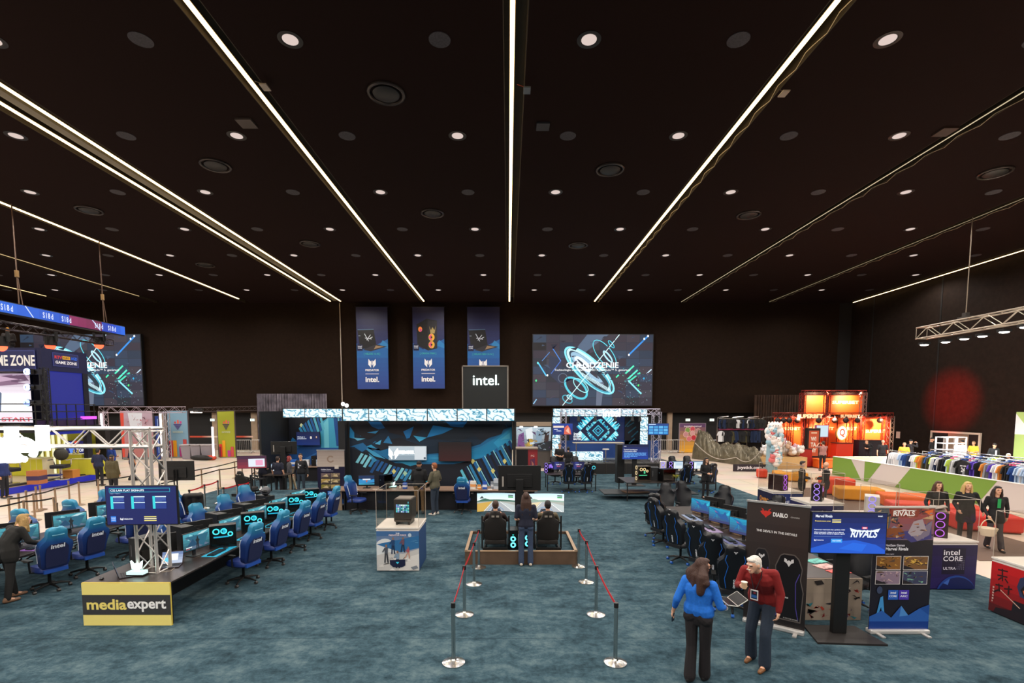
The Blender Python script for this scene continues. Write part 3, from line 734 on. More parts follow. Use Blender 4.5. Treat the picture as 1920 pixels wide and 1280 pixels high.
# ---- television on stand; screen faces -Y
def tv(loc, rz, label, draw, W=1.21, H=.69, z=1.05, e=1.1, stand='column', q=(0, 0, 160, 90), base=(.9, .6), group=None):
    t = thing('television', label, 'television', loc, rz, group)
    MB().b2((-W / 2 - .015, 0, z), (W / 2 + .015, .05, z + H + .03)).b2((-W * .3, .05, z + .1), (W * .3, .085, z + H * .7)).build('housing', BLK, t, bevel=.006)
    mb = MB()
    for i in range(6): mb.b2((-W * .25, .086, z + .16 + i * .05), (W * .1, .09, z + .17 + i * .05))
    mb.build('rear_vents', mat('#1c1a1a', .6), t)
    MB().b2((W * .38, .052, z + .12), (W * .42, .056, z + .42)).build('rear_sticker', mat('#9a948c', .6), t)
    if draw: 
        P = Pic(*q, W, H, '#0a1238', .0012); draw(P); P.build('lit_screen', t, (-W / 2, -.002, z + .015), 0, e)
    if stand == 'column':
        MB().b2((-.11, .09, .03), (.11, .19, z + .35)).build('column', BLK, t, bevel=.01)
        MB().slab([(-base[0] / 2, -.25), (base[0] / 2, -.25), (base[0] / 2 * .8, base[1] - .25), (-base[0] / 2 * .8, base[1] - .25)], 0, .03).build('foot_plate', mat('#1d1816', .6), t)
    elif stand == 'twin':
        for s in (-1, 1): MB().cyl((s * .05, .12, .03), (s * .05, .12, z + .4), .022, .022, 10).build('pole', DKM, t)
        MB().box((0, .12, .012), (.7, .5, .024)).build('foot_plate', BLK, t)
    elif stand == 'bracket': MB().box((0, .11, z + H / 2), (.3, .1, .3)).build('bracket', DKM, t)
    return t
# ---- table
def table(x0, y0, x1, y1, label, top=.75, m=None, front=None, legs=True, name='desk', cat='desk', th=.03):
    t = thing(name, label, cat, ((x0 + x1) / 2, (y0 + y1) / 2, 0)); w, d = (x1 - x0) / 2, (y1 - y0) / 2
    MB().b2((-w, -d, top - th), (w, d, top)).build('table_top', m or DESK, t, bevel=.004)
    if legs:
        for sx in (-1, 1):
            for sy in (-1, 1): MB().b2((sx * (w - .05) - .02, sy * (d - .05) - .02, 0), (sx * (w - .05) + .02, sy * (d - .05) + .02, top - th)).build('leg', BLK, t)
    return t
def display_plinth(x, y, label, front=None, left=None, body='#221c4a', w=.98, h=.98, glass=.85, rz=0):
    t = thing('display_plinth', label, 'display case', (x, y, 0), rz); a = w / 2
    MB().b2((-a + .01, -a + .01, .02), (a - .01, a - .01, h - .05)).build('body', mat(body, .5), t)
    MB().b2((-a + .01, -a + .01, h - .05), (a - .01, a - .01, h - .03)).build('top_band', mat('#ded6cf', .4), t)
    MB().b2((-a + .03, -a + .03, h - .03), (a - .03, a - .03, h)).b2((-a, -a, h), (a, a, h + .03)).build('top_slab', mat('#e2dad2', .4), t)
    if front: 
        P = Pic(0, 0, 98, 90, w - .02, h - .07, body, .0012); front(P); P.build('front_print', t, (-a + .01, -a + .006, .02))
    if left:
        P = Pic(0, 0, 98, 90, w - .02, h - .07, body, .0012); left(P); P.build('side_print', t, (-a + .006, a - .01, .02), -PI / 2)
    if glass:
        g = glass_mat(); zt = h + .03; b = a - .015
        for (u0, v0, u1, v1) in ((-b, -b, b, -b + .006), (-b, b - .006, b, b), (-b, -b + .006, -b + .006, b - .006), (b - .006, -b + .006, b, b - .006)):
            MB().b2((u0, v0, zt), (u1, v1, zt + glass)).build('glass_pane', g, t)
        for sx in (-1, 1):
            for sy in (-1, 1): MB().cyl((sx * b, sy * b, zt), (sx * b, sy * b, zt + glass), .006, .006, 6).build('corner_edge', mat('#b7a99c', .3), t)
        MB().tube([(-b, -b, zt + glass), (b, -b, zt + glass), (b, b, zt + glass), (-b, b, zt + glass)], .005, 4, closed=True).build('rim', mat('#b7a99c', .3), t)
    return t
def intel_badge(P, x, y, s, word='CORE', c='#1a62b8'):
    P.rect(x - s, y - s, x + s, y + s, c).text('intel', x, y - s * .45, s * .45, '#f0f4fa', s * 1.1).text(word, x, y + s * .25, s * .4, '#f0f4fa', s * 1.5)
def predator(P, x, y, s, c='#f1f3f8', word=True):
    for k in (-1, 1): P.poly([(x + k * s * .9, y - s), (x + k * s, y + s * .3), (x + k * s * .3, y + s), (x + k * s * .35, y - s * .1)], c).poly([(x + k * s * .6, y), (x + k * s * .15, y - s * .4), (x + k * s * .02, y + s * .6)], c)
    if word: P.text('PREDATOR', x + s * 1.6, y, s * .8, c, align='l', bold=.04)
def stripes3(P, x, y, w, c='#f3e27a'):
    for i in range(3): P.rect(x, y + i * w * .16, x + w, y + i * w * .16 + w * .07, c if i != 1 else '#fff6c0')
# ================================================================ people
SKIN = {'l': '#d9a587', 'm': '#b98565', 'p': '#e3b79c'}
BLOBS = []
def blob(name, segs, vox, mats, parent, smooth=3, assign=None):
    """one continuous surface grown round tapered bones: seg = (p0, p1, r0, r1) or ('e', c, (rx,ry,rz), rot)"""
    mb = MB()
    for s in segs:
        if s[0] == 'e': mb.ell(s[1], s[2], n=14, k=10, rot=s[3] if len(s) > 3 else None)
        else:
            p0, p1, r0, r1 = Vector(s[0]), Vector(s[1]), s[2], s[3]; d = p1 - p0
            if d.length < 1e-4: mb.ell(p0, r0, n=10, k=6); continue
            d.normalize(); u = d.orthogonal().normalized(); w = d.cross(u); rings = []; N = 10
            for t in (-.95, -.6, 0): rings.append([p0 + d * (r0 * t) + (u * math.cos(a) + w * math.sin(a)) * r0 * math.sqrt(1 - t * t) for a in [2 * PI * i / N for i in range(N)]])
            for t in (0, .6, .95): rings.append([p1 + d * (r1 * t) + (u * math.cos(a) + w * math.sin(a)) * r1 * math.sqrt(1 - t * t) for a in [2 * PI * i / N for i in range(N)]])
            mb.loft(rings)
    o = mb.build(name, mats)
    m = o.modifiers.new('r', 'REMESH'); m.mode = 'VOXEL'; m.voxel_size = vox; m.use_smooth_shade = True
    if smooth: sm = o.modifiers.new('s', 'SMOOTH'); sm.factor = .5; sm.iterations = smooth
    if parent is not None: o.parent = parent
    BLOBS.append((o, mats, assign)); return o
def finish_blobs():
    bpy.context.view_layer.update(); dg = bpy.context.evaluated_depsgraph_get()
    done = [(o, bpy.data.meshes.new_from_object(o.evaluated_get(dg)), m, a) for o, m, a in BLOBS]
    for o, me, mats, assign in done:
        o.modifiers.clear(); o.data = me
        if len(me.materials) == 0:
            for mm in (mats if isinstance(mats, (list, tuple)) else [mats]): me.materials.append(mm)
        me.polygons.foreach_set('use_smooth', [True] * len(me.polygons))
        me.polygons.foreach_set('material_index', [assign(p.center) for p in me.polygons] if assign else [0] * len(me.polygons))
BASE = dict(ank_l=(-.11, 0, .08), ank_r=(.11, 0, .08), knee_l=(-.105, -.02, .49), knee_r=(.105, -.02, .49), hip_l=(-.09, 0, .92), hip_r=(.09, 0, .92),
            pel=(0, 0, .97), waist=(0, -.005, 1.12), chest=(0, 0, 1.32), neck=(0, .01, 1.48), head=(0, -.02, 1.635),
            sh_l=(-.185, .01, 1.42), sh_r=(.185, .01, 1.42), el_l=(-.25, .04, 1.14), el_r=(.25, .04, 1.14), wr_l=(-.26, -.04, .90), wr_r=(.26, -.04, .90), hd_l=(0, -.02, -1), hd_r=(0, -.02, -1))
def person(loc, rz, H, label, top='#15161c', pants='#16171c', skin='l', hair='#2a1a12', hairlen=0, pose={}, slim=1.0, sleeve=1.0, shoe='#1b1817', cap=None, hood=False, hl=0, group=None, yaw=0, pitch=0,
           wide=False, near=False, print_=None, seated=False, bald=False, lanyard=False, coat=0, grip_r=.45, grip_l=.45, moustache=False, glasses=False, hem=0, hairw=1):
    t = thing('person', label, 'person', loc, rz, group); s = H / 1.75
    J = {k: Vector(v) * (s if k[:2] != 'hd' else 1) for k, v in BASE.items()}
    for k, v in pose.items(): J[k] = Vector(v) * (s if k[:2] != 'hd' else 1)
    vox = .0075 if near else .014; fr = 1 if near else 1.25
    sk = mat(SKIN[skin], .55)
    f = slim * s
    HR = Matrix.Rotation(R(yaw), 3, 'Z') @ Matrix.Rotation(R(pitch), 3, 'X'); hc = J['head']
    def hp(x, y, z): return hc + HR @ (Vector((x, y, z)) * s)
    segs = [('e', hc + HR @ Vector((0, .012 * s, .012 * s)), (.076 * s, .096 * s, .105 * s), HR), (hp(0, -.03, -.05), hp(0, -.052, -.075), .052 * s, .036 * s), (hp(0, -.086, .005), hp(0, -.103, -.022), .009 * s, .013 * s),
            (hp(-.03, -.075, .03), hp(.03, -.075, .03), .016 * s, .016 * s), (hp(-.02, -.088, -.048), hp(.02, -.088, -.048), .008 * s, .008 * s),
            ('e', hp(-.076, .012, 0), (.012 * s, .022 * s, .032 * s), HR), ('e', hp(.076, .012, 0), (.012 * s, .022 * s, .032 * s), HR), (hp(0, .02, -.06), J['neck'], .05 * s, .055 * s),
            (J['neck'], J['chest'], .052 * f, .075 * f), (J['chest'], J['waist'], .085 * f, .075 * f), (J['waist'], J['pel'], .075 * f, .085 * f)]
    for S in ('_l', '_r'):
        segs += [(J['chest'], J['sh' + S], .06 * f, .045 * f), (J['sh' + S], J['el' + S], .047 * f, .038 * f), (J['el' + S], J['wr' + S], .038 * f, .026 * s),
                 (J['hip' + S], J['knee' + S], .07 * f, .05 * f), (J['knee' + S], J['ank' + S], .055 * f, .04 * f), (J['pel'], J['hip' + S], .08 * f, .07 * f)]
        # hand: palm, four bent fingers, thumb at the side
        w = J['wr' + S]; a = (w - J['el' + S]).normalized()
        side = 1 if S == '_r' else -1
        nrm = Vector(J['hd' + S]).normalized()          # direction the palm points its fingers after bending
        fd = a; lat = fd.cross(Vector((side, 0, 0.001))).normalized()     # spread direction of the knuckles
        pn = fd.cross(lat).normalized()
        if pn.x * side > 0: pn = -pn
        g = grip_r if S == '_r' else grip_l
        segs += [('e', w + fd * .05 * s, (.0, 0, 0))] if False else [(w, w + fd * .03 * s, .024 * s, .026 * s)]
        for i in range(4):
            o_ = lat * (i - 1.5) * .019 * s; L = (.032, .04, .038, .028)[i] * s * 1.05
            k0 = w + fd * .025 * s + o_ * .6; k1 = w + fd * .075 * s + o_; b1 = (fd * math.cos(g) + pn * math.sin(g)).normalized(); b2 = (fd * math.cos(g * 2.4) + pn * math.sin(g * 2.4)).normalized()
            k2 = k1 + b1 * L; k3 = k2 + b2 * L * .85
            segs += [(k0, k1, .0125 * s * fr, .0105 * s * fr), (k1, k2, .0095 * s * fr, .0088 * s * fr), (k2, k3, .0088 * s * fr, .0075 * s * fr)]
        th0 = w + fd * .025 * s - lat * .02 * s; th1 = th0 - lat * .028 * s + fd * .025 * s + pn * .012 * s; th2 = th1 + fd * .03 * s + pn * .012 * s
        segs += [(th0, th1, .013 * s * fr, .011 * s * fr), (th1, th2, .011 * s * fr, .009 * s * fr)]
        an = J['ank' + S]; segs += [(an, an + Vector((0, -.1, -.04)) * s, .035 * s, .03 * s)]
    HRi = HR.inverted()
    def asg(c):
        p = HRi @ (Vector(c) - hc) / s
        if p.y < -.055:
            for e in (-.03, .03):
                if (p.x - e) ** 2 / .0003 + (p.z - .012) ** 2 / .00007 < 1: return 1
                if abs(p.x - e) < .02 and abs(p.z - .036) < .005 and p.y < -.07: return 3
            if abs(p.x) < .024 and abs(p.z + .047) < .0065: return 2
        return 0
    brow = mat(hair if not bald else '#6a4a3a', .8)
    blob('body', segs, vox, [sk, mat('#20140f', .4), mat('#a4584c', .5), brow], t, 2, asg)
    # clothes
    tm = top if not isinstance(top, str) else mat(top, .85, bump=.12, bscale=40, var=.1)
    cs = [(J['neck'] + Vector((0, .01, -.03)) * s, J['chest'], .062 * f, .11 * f), (J['chest'] + Vector((0, .005, .03)) * s, J['waist'], .118 * f, .105 * f), (J['waist'], J['pel'] + Vector((0, 0, hem)) * s, .105 * f, .118 * f)]
    for S, sg in (('_l', -1), ('_r', 1)):
        o_ = Vector((sg * .07, 0, 0)) * f
        cs += [(J['chest'] + o_ * 1.05, J['waist'] + o_ * .8, .118 * f, .105 * f), (J['waist'] + o_ * .8, J['pel'] + o_ * 1.25 + Vector((0, 0, hem)) * s, .105 * f, .116 * f), (J['chest'] + Vector((0, 0, .06)) * s, J['sh' + S], .07 * f, .058 * f)]
        e = J['sh' + S].lerp(J['el' + S], min(1, sleeve * 2) * .98); r1 = .053
        cs += [(J['sh' + S], e, .06 * f, (.052 if sleeve > .5 else .058) * f)]
        if sleeve > .5: cs += [(J['el' + S], J['el' + S].lerp(J['wr' + S], (sleeve - .5) * 1.95), .051 * f, (.038 if sleeve > .8 else .044) * f)]
        if coat: cs += [(J['pel'] + o_, J['hip' + S].lerp(J['knee' + S], coat), .13 * f, .12 * f)]
    if hood: cs += [('e', J['neck'] + Vector((0, .06, .03)) * s, (.11 * s, .08 * s, .06 * s))]
    blob('top', cs, vox * 1.1, tm, t, 6 if near else 3)
    pmt = pants if not isinstance(pants, str) else mat(pants, .85, bump=.12, bscale=40, var=.12)
    ps = [(J['pel'] + Vector((0, 0, .04)) * s, J['pel'] - Vector((0, 0, .09)) * s, .1 * f, .085 * f)]
    for S, sg in (('_l', -1), ('_r', 1)):
        ps += [(J['pel'] + Vector((sg * .05, .01, -.01)) * f, J['hip' + S] + Vector((sg * .01, .02, 0)) * f, .09 * f, .09 * f), (J['hip' + S], J['knee' + S], .088 * f, (.07 if wide else .062) * f),
               (J['knee' + S], J['ank' + S] + Vector((0, 0, .0)) * s, (.07 if wide else .061) * f, (.078 if wide else .05) * f)]
    blob('trousers', ps, vox * 1.1, pmt, t, 7 if near else 3)
    for S in ('_l', '_r'):
        an = J['ank' + S]; d = Vector((0, -1, 0)); kd = J['knee' + S] - an
        fz = an.z - .08 * s if not seated else an.z - .06 * s
        if S + 'f' in pose: d = Vector(pose[S + 'f']).normalized()
        z = Vector((0, 0, 1))
        b0 = Vector((an.x, an.y, fz)) - d * .04 * s
        blob('shoe', [(b0 + z * .042 * s, b0 + d * .1 * s + z * .038 * s, .042 * s, .04 * s), (b0 + d * .1 * s + z * .036 * s, b0 + d * .21 * s + z * .03 * s, .04 * s, .03 * s), (an + z * .03 * s, b0 + z * .05 * s, .045 * s, .042 * s)], .01 if near else .015, mat(shoe, .5), t, 2)
    # hair
    hm = mat(hair, .6, bump=.8, bscale=90, var=.35)
    if not bald and not cap:
        hs = [('e', hp(0, .028, .032), (.083 * s, .094 * s, .098 * s), HR), ('e', hp(0, -.035, .088), (.062 * s, .05 * s, .032 * s), HR)]
        if hairlen == 0: hs += [('e', hp(0, .05, -.02), (.076 * s, .065 * s, .06 * s), HR)]
        if hairlen > 0:
            L = hairlen
            for x in (-.065, 0, .065):
                hs += [(hp(x, .05, .0), hp(x * 1.2 * hairw, .075, -.12), .045 * s, .05 * s * hairw), (hp(x * 1.2 * hairw, .075, -.12), hp(x * 1.25 * hairw, .09, -.12 - L), .052 * s * hairw, .034 * s * hairw), (hp(x * 1.5 * hairw, .06, -.1 - L * .4), hp(x * 1.3 * hairw, .075, -.1 - L * .9), .045 * s * hairw, .03 * s)]
            for x in (-.082, .082): hs += [(hp(x, -.005, .03), hp(x * 1.1, .0, -.1), .024 * s, .03 * s), (hp(x * 1.1, .0, -.1), hp(x * 1.15, -.01, -.11 - L * .8), .032 * s, .022 * s)]
        if hairw > 1: hs += [('e', hp(0, .085, -.17), (.14 * s, .05 * s, .17 * s)), ('e', hp(0, .06, -.05), (.1 * s, .06 * s, .12 * s))]
        blob('hair', hs, .009 if near else .014, hm, t, 7 if hairw > 1 else 2)
    elif bald and bald != 'full':
        blob('hair', [('e', hp(0, .035, -.01), (.08 * s, .08 * s, .055 * s), HR)], .012, hm, t, 1)
    if cap:
        blob('cap', [('e', hp(0, .02, .05), (.086 * s, .1 * s, .075 * s), HR), ('e', hp(0, -.1, .035), (.055 * s, .06 * s, .008 * s), HR)] if cap[0] == '#' else [('e', hp(0, .015, .045), (.09 * s, .104 * s, .09 * s), HR)], .011, mat(cap.replace('b', 'b') if cap[0] == '#' else '#' + cap[1:], .8), t, 1)
        if hairlen > 0:
            blob('hair', [(hp(x, .05, -.02), hp(x, .07, -.1 - hairlen), .045 * s, .03 * s) for x in (-.05, 0, .05)], .014, hm, t, 2)
    if moustache: blob('moustache', [(hp(-.022, -.1, -.036), hp(.022, -.1, -.036), .008 * s, .008 * s)], .005, mat('#e6ddd2', .8), t, 1)
    if glasses: 
        mb = MB()
        for e in (-1, 1): mb.tube([hp(e * .032 + .024 * math.cos(a), -.1, .012 + .018 * math.sin(a)) for a in [2 * PI * i / 12 for i in range(12)]], .0025, 5, closed=True).tube([hp(e * .056, -.1, .015), hp(e * .08, .02, .015)], .0025, 5)
        mb.build('glasses', mat('#6a4a3a', .4), t)
    if print_: 
        P = Pic(0, 0, 20, 30, .17 * s, .26 * s, None); print_(P); P.build('shirt_print', t, J['waist'] + Vector((-.085, -.125 * slim, .0)) * s)
    return t, J
def copy_person(src, loc, rz, label, group=None): return dup(src, loc, rz, label, group)
# ================================================================ marbled lit header panels
def marble_mat():
    m, nt, b = nm('marble_screen'); L = nt.links.new
    tc = nt.nodes.new('ShaderNodeTexCoord'); w = nt.nodes.new('ShaderNodeTexWave'); w.inputs['Scale'].default_value = 1.5; w.inputs['Distortion'].default_value = 14; w.inputs['Detail'].default_value = 3; w.inputs['Detail Scale'].default_value = 1.6
    w.bands_direction = 'DIAGONAL'
    mp = nt.nodes.new('ShaderNodeMapping'); mp.inputs['Scale'].default_value = (1, 1, 1.4)
    cr = nt.nodes.new('ShaderNodeValToRGB'); e = cr.color_ramp.elements; e[0].position = 0; e[0].color = lin('#3a86a4'); e[1].position = .45; e[1].color = lin('#e6f6fa')
    x = e.new(.12); x.color = lin('#94cbde'); x = e.new(.25); x.color = lin('#d8f0f6')
    L(tc.outputs['Object'], mp.inputs[0]); L(mp.outputs[0], w.inputs[0]); L(w.outputs['Fac'], cr.inputs[0]); L(cr.outputs[0], b.inputs['Emission Color'])
    b.inputs['Emission Strength'].default_value = 1.15; b.inputs['Base Color'].default_value = (.02, .02, .02, 1); m.cycles.emission_sampling = 'NONE'
    return m
MARB = marble_mat()
def header(pxs, y0, y1, Y, label, grp):
    """a header box holding lit panels side by side"""
    a = A(pxs[0], y0, Y); b = A(pxs[-1], y1, Y)
    t = thing('lit_header', label, 'lit header', (a.x, Y, b.z), 0, grp); H = a.z - b.z
    MB().b2((-.03, .02, -.03), (b.x - a.x + .03, .35, H + .03)).build('housing', BLK, t)
    for i in range(len(pxs) - 1):
        x0 = A(pxs[i], y0, Y).x - a.x + .02; x1 = A(pxs[i + 1], y0, Y).x - a.x - .02
        MB().b2((x0, -.01, 0), (x1, .02, H)).build('lit_panel', MARB, t)
    return t
Yd, Yw = 18.0, 19.3
GH = 'lit marble-pattern headers of the blue booth'
header((642, 691, 743.5, 801, 857, 912.5, 965), 766.5, 788.5, 18.55, 'long lit header of marble-pattern screens above the main blue mural', GH)
header((530, 571, 611, 642), 766.5, 782, 23.2, 'shorter lit header of marble-pattern screens set back beside the main one', GH)
# main mural wall
x0, x1 = A(655, 800, Yw).x, A(960, 800, Yw).x
a = A(642, 788, 18.95); b = A(966, 788, 18.95)
t = thing('booth_wall', 'tall blue and black mural wall of the main booth behind the long desk', 'booth wall', (x0, Yw, 0)); W = x1 - x0; H = a.z
MB().b2((0, .01, 0), (W, .2, H)).build('panel', BLK, t)
MB().b2((-.32, -.35, 0), (-.06, .25, H - .02)).build('side_pier', mat('#0f0e12', .6), t); MB().b2((W + .04, -.35, 0), (W + .14, .25, H - .02)).build('side_pier', mat('#0f0e12', .6), t)
yb = 960 + 0
P = Pic(655, 788, 960, 951, W, H, '#101522', .001)
P.poly([(655, 788), (960, 788), (960, 832), (900, 862), (840, 875), (780, 872), (720, 852), (680, 850), (655, 842)], '#14283c')
P.poly([(655, 840), (670, 836), (700, 850), (740, 872), (790, 874), (850, 874), (905, 862), (960, 833), (960, 800), (930, 812), (900, 835), (850, 850), (780, 856), (740, 846), (705, 842)], '#1b6a9c').poly([(735, 862), (790, 858), (850, 853), (900, 840), (955, 806), (958, 828), (905, 858), (850, 871), (785, 870)], '#2580b2').poly([(800, 862), (860, 856), (905, 843), (940, 826), (900, 857), (850, 868)], '#3594c2')
P.busy(660, 790, 780, 850, ['#15527e', '#1f78ae', '#14283c', '#1a1a24', '#2f98c8'], 34, 5, .1).busy(780, 790, 955, 822, ['#16456a', '#1b2633', '#1a5a88', '#232a38'], 22, 6, .1)
P.poly([(905, 842), (960, 800), (960, 834), (915, 858), (860, 872), (845, 866)], '#1d86b8').poly([(925, 832), (958, 803), (958, 828), (934, 842)], '#2f9fd0').poly([(938, 826), (956, 812), (956, 824)], '#4fb8dc')
for i, (pts, c) in enumerate((([(655, 788), (700, 788), (712, 812), (690, 826), (665, 812)], '#1d1a22'), ([(712, 790), (770, 788), (800, 800), (770, 822), (730, 812)], '#241c22'), ([(790, 796), (860, 790), (905, 812), (860, 830), (800, 822)], '#1b2633'), ([(700, 832), (750, 822), (800, 842), (760, 862), (715, 850)], '#171b26'), ([(870, 792), (950, 792), (940, 815), (900, 828)], '#1f2532'),
        ([(690, 790), (712, 788), (722, 803), (710, 806), (697, 800)], '#1666a8'), ([(656, 800), (664, 812), (664, 824), (655, 822)], '#2290cc'), ([(756, 810), (776, 800), (768, 822), (762, 824)], '#1c78bc'), ([(775, 818), (800, 822), (786, 830)], '#3fb0e0'), ([(812, 798), (850, 804), (830, 814), (800, 822)], '#1c88cc'), ([(835, 790), (878, 788), (868, 802), (845, 800)], '#1468ac'),
        ([(662, 822), (685, 824), (670, 828)], '#6fc4e6'), ([(688, 812), (710, 808), (704, 814)], '#3a9cd4'), ([(702, 834), (715, 826), (712, 836)], '#4fb0dc'), ([(676, 836), (702, 850), (722, 864), (700, 858)], '#3f9cc8'), ([(712, 848), (732, 842), (742, 856), (722, 858)], '#1d6ea0'), ([(742, 868), (760, 860), (790, 872), (768, 878)], '#2a90b8'), ([(660, 838), (680, 832), (690, 842), (678, 850)], '#1f6aa0'),
        ([(718, 832), (728, 818), (735, 834)], '#2a7ab0'), ([(740, 842), (760, 840), (752, 856)], '#12405f'), ([(690, 852), (706, 866), (698, 872)], '#2f8ab4'))): P.poly(pts, c)
rn = random.Random(3)
for i in range(15):
    x = 668 + i * 7.6; y = 852 + i * 3.2 - max(0, i - 8) * 1.6; L = 16 + rn.uniform(0, 10); P.poly([(x + 8, y), (x + 13, y + 2), (x + 13 - L * .6, y + L + 2), (x + 8 - L * .6, y + L)], rn.choice(['#2a7fb0', '#1d5a96', '#4ab0cc', '#174a80', '#7cc8d8']))
for i in range(14):
    x = 862 + i * 8.2; y = 884 - i * 5.2; P.poly([(x, y + 3), (x + 4, y), (x + 34, y + 62), (x + 29, y + 64)], rn.choice(['#2f9cc8', '#174a80', '#5fc0d8', '#0d2444', '#2a80b4', '#1c64a0']))
    if i % 2: P.poly([(x + 4.5, y), (x + 6, y - 1), (x + 38, y + 62), (x + 36, y + 62)], '#8fd4e2')
for x, y in ((758, 892), (886, 868), (898, 884), (924, 887), (946, 868), (737, 888)): P.poly([(x, y - 5), (x + 4.5, y), (x, y + 6), (x - 4, y)], '#d8d07a' if y < 889 else '#a8cfae')
P.build('mural_print', t)
# side mural (set back)
Ys = 26.4
x0, x1 = A(541, 800, Ys).x, A(652, 800, Ys).x; hz = A(600, 781, 23.5).z
t = thing('booth_wall', 'narrower blue stripe mural wall set back beside the main booth', 'booth wall', (x0, Ys, 0)); W = x1 - x0; H = hz + .25
MB().b2((0, .01, 0), (W, .2, H)).b2((-.1, -2.9, 0), (-.02, .2, H)).build('panel', BLK, t)
P = Pic(541, 778, 652, 900, W, H, '#10121c', .001)
P.poly([(541, 845), (600, 838), (640, 842), (640, 900), (541, 900)], '#1a4f90').poly([(600, 800), (628, 782), (634, 845), (601, 845)], '#3fa0c4').poly([(607, 800), (616, 790), (616, 845), (607, 845)], '#6cc4d8')
for i in range(8):
    P.poly([(560 + i * 5.4, 810 - i * 4.2), (563 + i * 5.4, 806 - i * 4.2), (574 + i * 5, 826 - i * 2.2), (570 + i * 5, 829 - i * 2.2)], rn.choice(['#2f8cc0', '#1b5a9a', '#58b4cc'])); P.poly([(541, 838 + i * 2), (548, 826), (560 + i, 842), (556, 846)], '#206ea8')
for i in range(6): P.poly([(625 + i * 4, 780), (627.5 + i * 4, 780), (634 + i * 2.6, 842), (630 + i * 2.6, 842)], rn.choice(['#2f8cc0', '#174a90', '#68bcd0']))
for x, y in ((565, 804), (644, 822), (643, 836)): P.poly([(x - 3, y), (x, y - 4), (x + 3, y - 1), (x, y + 4)], '#d8e2b0')
P.poly([(560, 870), (600, 850), (560, 880)], '#2f6fb4'); P.build('mural_print', t)
t2 = tv((A(579, 820, Ys - .1).x, Ys - .2, 0), 0, 'wall screen with dark blue talk slide on the set-back mural', lambda P: (P.grad(0, 0, 160, 90, '#0b1640', '#0c2a6a', 5), P.text('Dialogi w\nprzestrzeni', 38, 40, 22, '#e8eef8', 60), P.disc(100, 38, 6, 10, '#e6dccf'), P.disc(138, 36, 8, 11, '#3a2830'), P.disc(138, 34, 4, 6, '#d8b8a8')), W=1.23, H=.7, z=A(579, 835, Ys - .2).z, e=1, stand='bracket')
# long desk
def counter(x0, x1, y0, y1, lab, th=.04, top=.75, cols=None):
    t = thing('counter', lab, 'counter', (x0, y0, 0)); W, D = x1 - x0, y1 - y0
    MB().b2((-.0, 0, top - th), (W, D, top)).build('counter_top', WOODT, t, bevel=.004)
    MB().b2((.35, .18, 0), (W - .1, .22, top - th)).build('front_panel', mat('#141014', .5), t)
    n = cols or int(W / 1.4)
    for i in range(n + 1):
        x = .4 + (W - .6) * i / n; MB().b2((x - .02, .1, 0), (x + .02, .18, top - th)).build('upright', mat('#0d0b0d', .5), t)
    MB().b2((.02, .1, 0), (.06, D - .1, top - th)).b2((.02, .08, 0), (.32, .12, top - th)).build('end_frame', mat('#8d7a66', .5), t)
    return t
xl, xr = PF(635, 913, .75).x, PF(1006, 913, .75).x
counter(xl, xr, Yd - .2, Yd + .75, 'long counter with pale wooden top in front of the main blue mural')
xl2 = PF(541, 868, .75)
counter(A(541, 866, 25.0).x, A(655, 866, 25.0).x, 24.9, 25.8, 'wooden-top counter in front of the set-back mural')
# white glowing logo board and dark television on mural
p = A(730, 862, Yw - .05); q = A(800, 836, Yw - .05)
t = thing('glowing_logo_board', 'white glowing logo board on the main blue mural', 'lit sign', (p.x, Yw - .14, p.z)); W = q.x - p.x; H = q.z - p.z
MB().b2((0, 0, 0), (W, .1, H)).build('board', mat('#dfe6ea', .4), t)
P = Pic(730, 836, 800, 862, W, H, '#9fb6c4'); P.grad(730, 836, 800, 862, '#c6d4dc', '#8296a4', 3); P.rect(778, 837, 799, 861, '#d6dde2'); predator(P, 739, 849, 9, '#ffffff', False); P.text('PREDATOR', 763, 847, 7, '#ffffff', 30, .06); P.disc(797, 858, 2, 2, '#405060')
P.build('lit_face', t, (0, -.004, 0), 0, 1.0)
mb = MB()
for k in (-1, 1): mb.prism([((739 - 730 + k * 8) / 70 * W, H * .85), ((9 + k * 9) / 70 * W, H * .4), ((9 + k * 3) / 70 * W, H * .1), ((9 + k * 3) / 70 * W, H * .6)], -.03, -.006)
mb.build('glowing_emblem', emi('#eafcff', 9, 'AUTO'), t)
vs, fs, asp = text_mesh('PREDATOR', .06); MB().add([(W * .28 + x * W * .4, -.02, H * .45 + y * H * .22) for x, y in vs], fs).build('glowing_letters', emi('#eafcff', 6, 'AUTO'), t)
p = A(853, 865, Yw - .2)
tv((p.x, Yw - .16, 0), 0, 'dark wall television showing deep red on the main blue mural', lambda P: (P.grad(0, 0, 160, 90, '#16060a', '#38060a', 6)), W=1.24, H=.72, z=p.z, e=.8, stand='bracket')
# black cube sign on top
a = A(867, 686, 19.0); b = A(952, 767, 19.0); W = b.x - a.x
t = thing('cube_sign', 'black cube sign with glowing white word standing on the booth roof', 'sign', (a.x, 19.0, b.z)); H = a.z - b.z
MB().b2((0, 0, 0), (W, W * .95, H)).build('cube', mat('#171a1a', .6), t)
for (u0, u1) in (((-.02, -.02, -.02), (.02, .02, H + .02)), ((W - .02, -.02, -.02), (W + .02, .02, H + .02)), ((-.02, -.02, H - .02), (W + .02, .02, H + .02)), ((W - .02, W * .9, 0), (W + .03, W, H + .02)), ((W - .02, 0, H - .02), (W + .03, W, H + .02))): MB().b2(u0, u1).build('edge_trim', mat('#9c9288', .4, .4), t)
vs, fs, asp = text_mesh('intel', .0); mb = MB(); w_ = W * .52
for yy in (0,): mb.add([(W * .235 + x * w_, -.06, H * .56 + y * w_ / asp) for x, y in vs], fs)
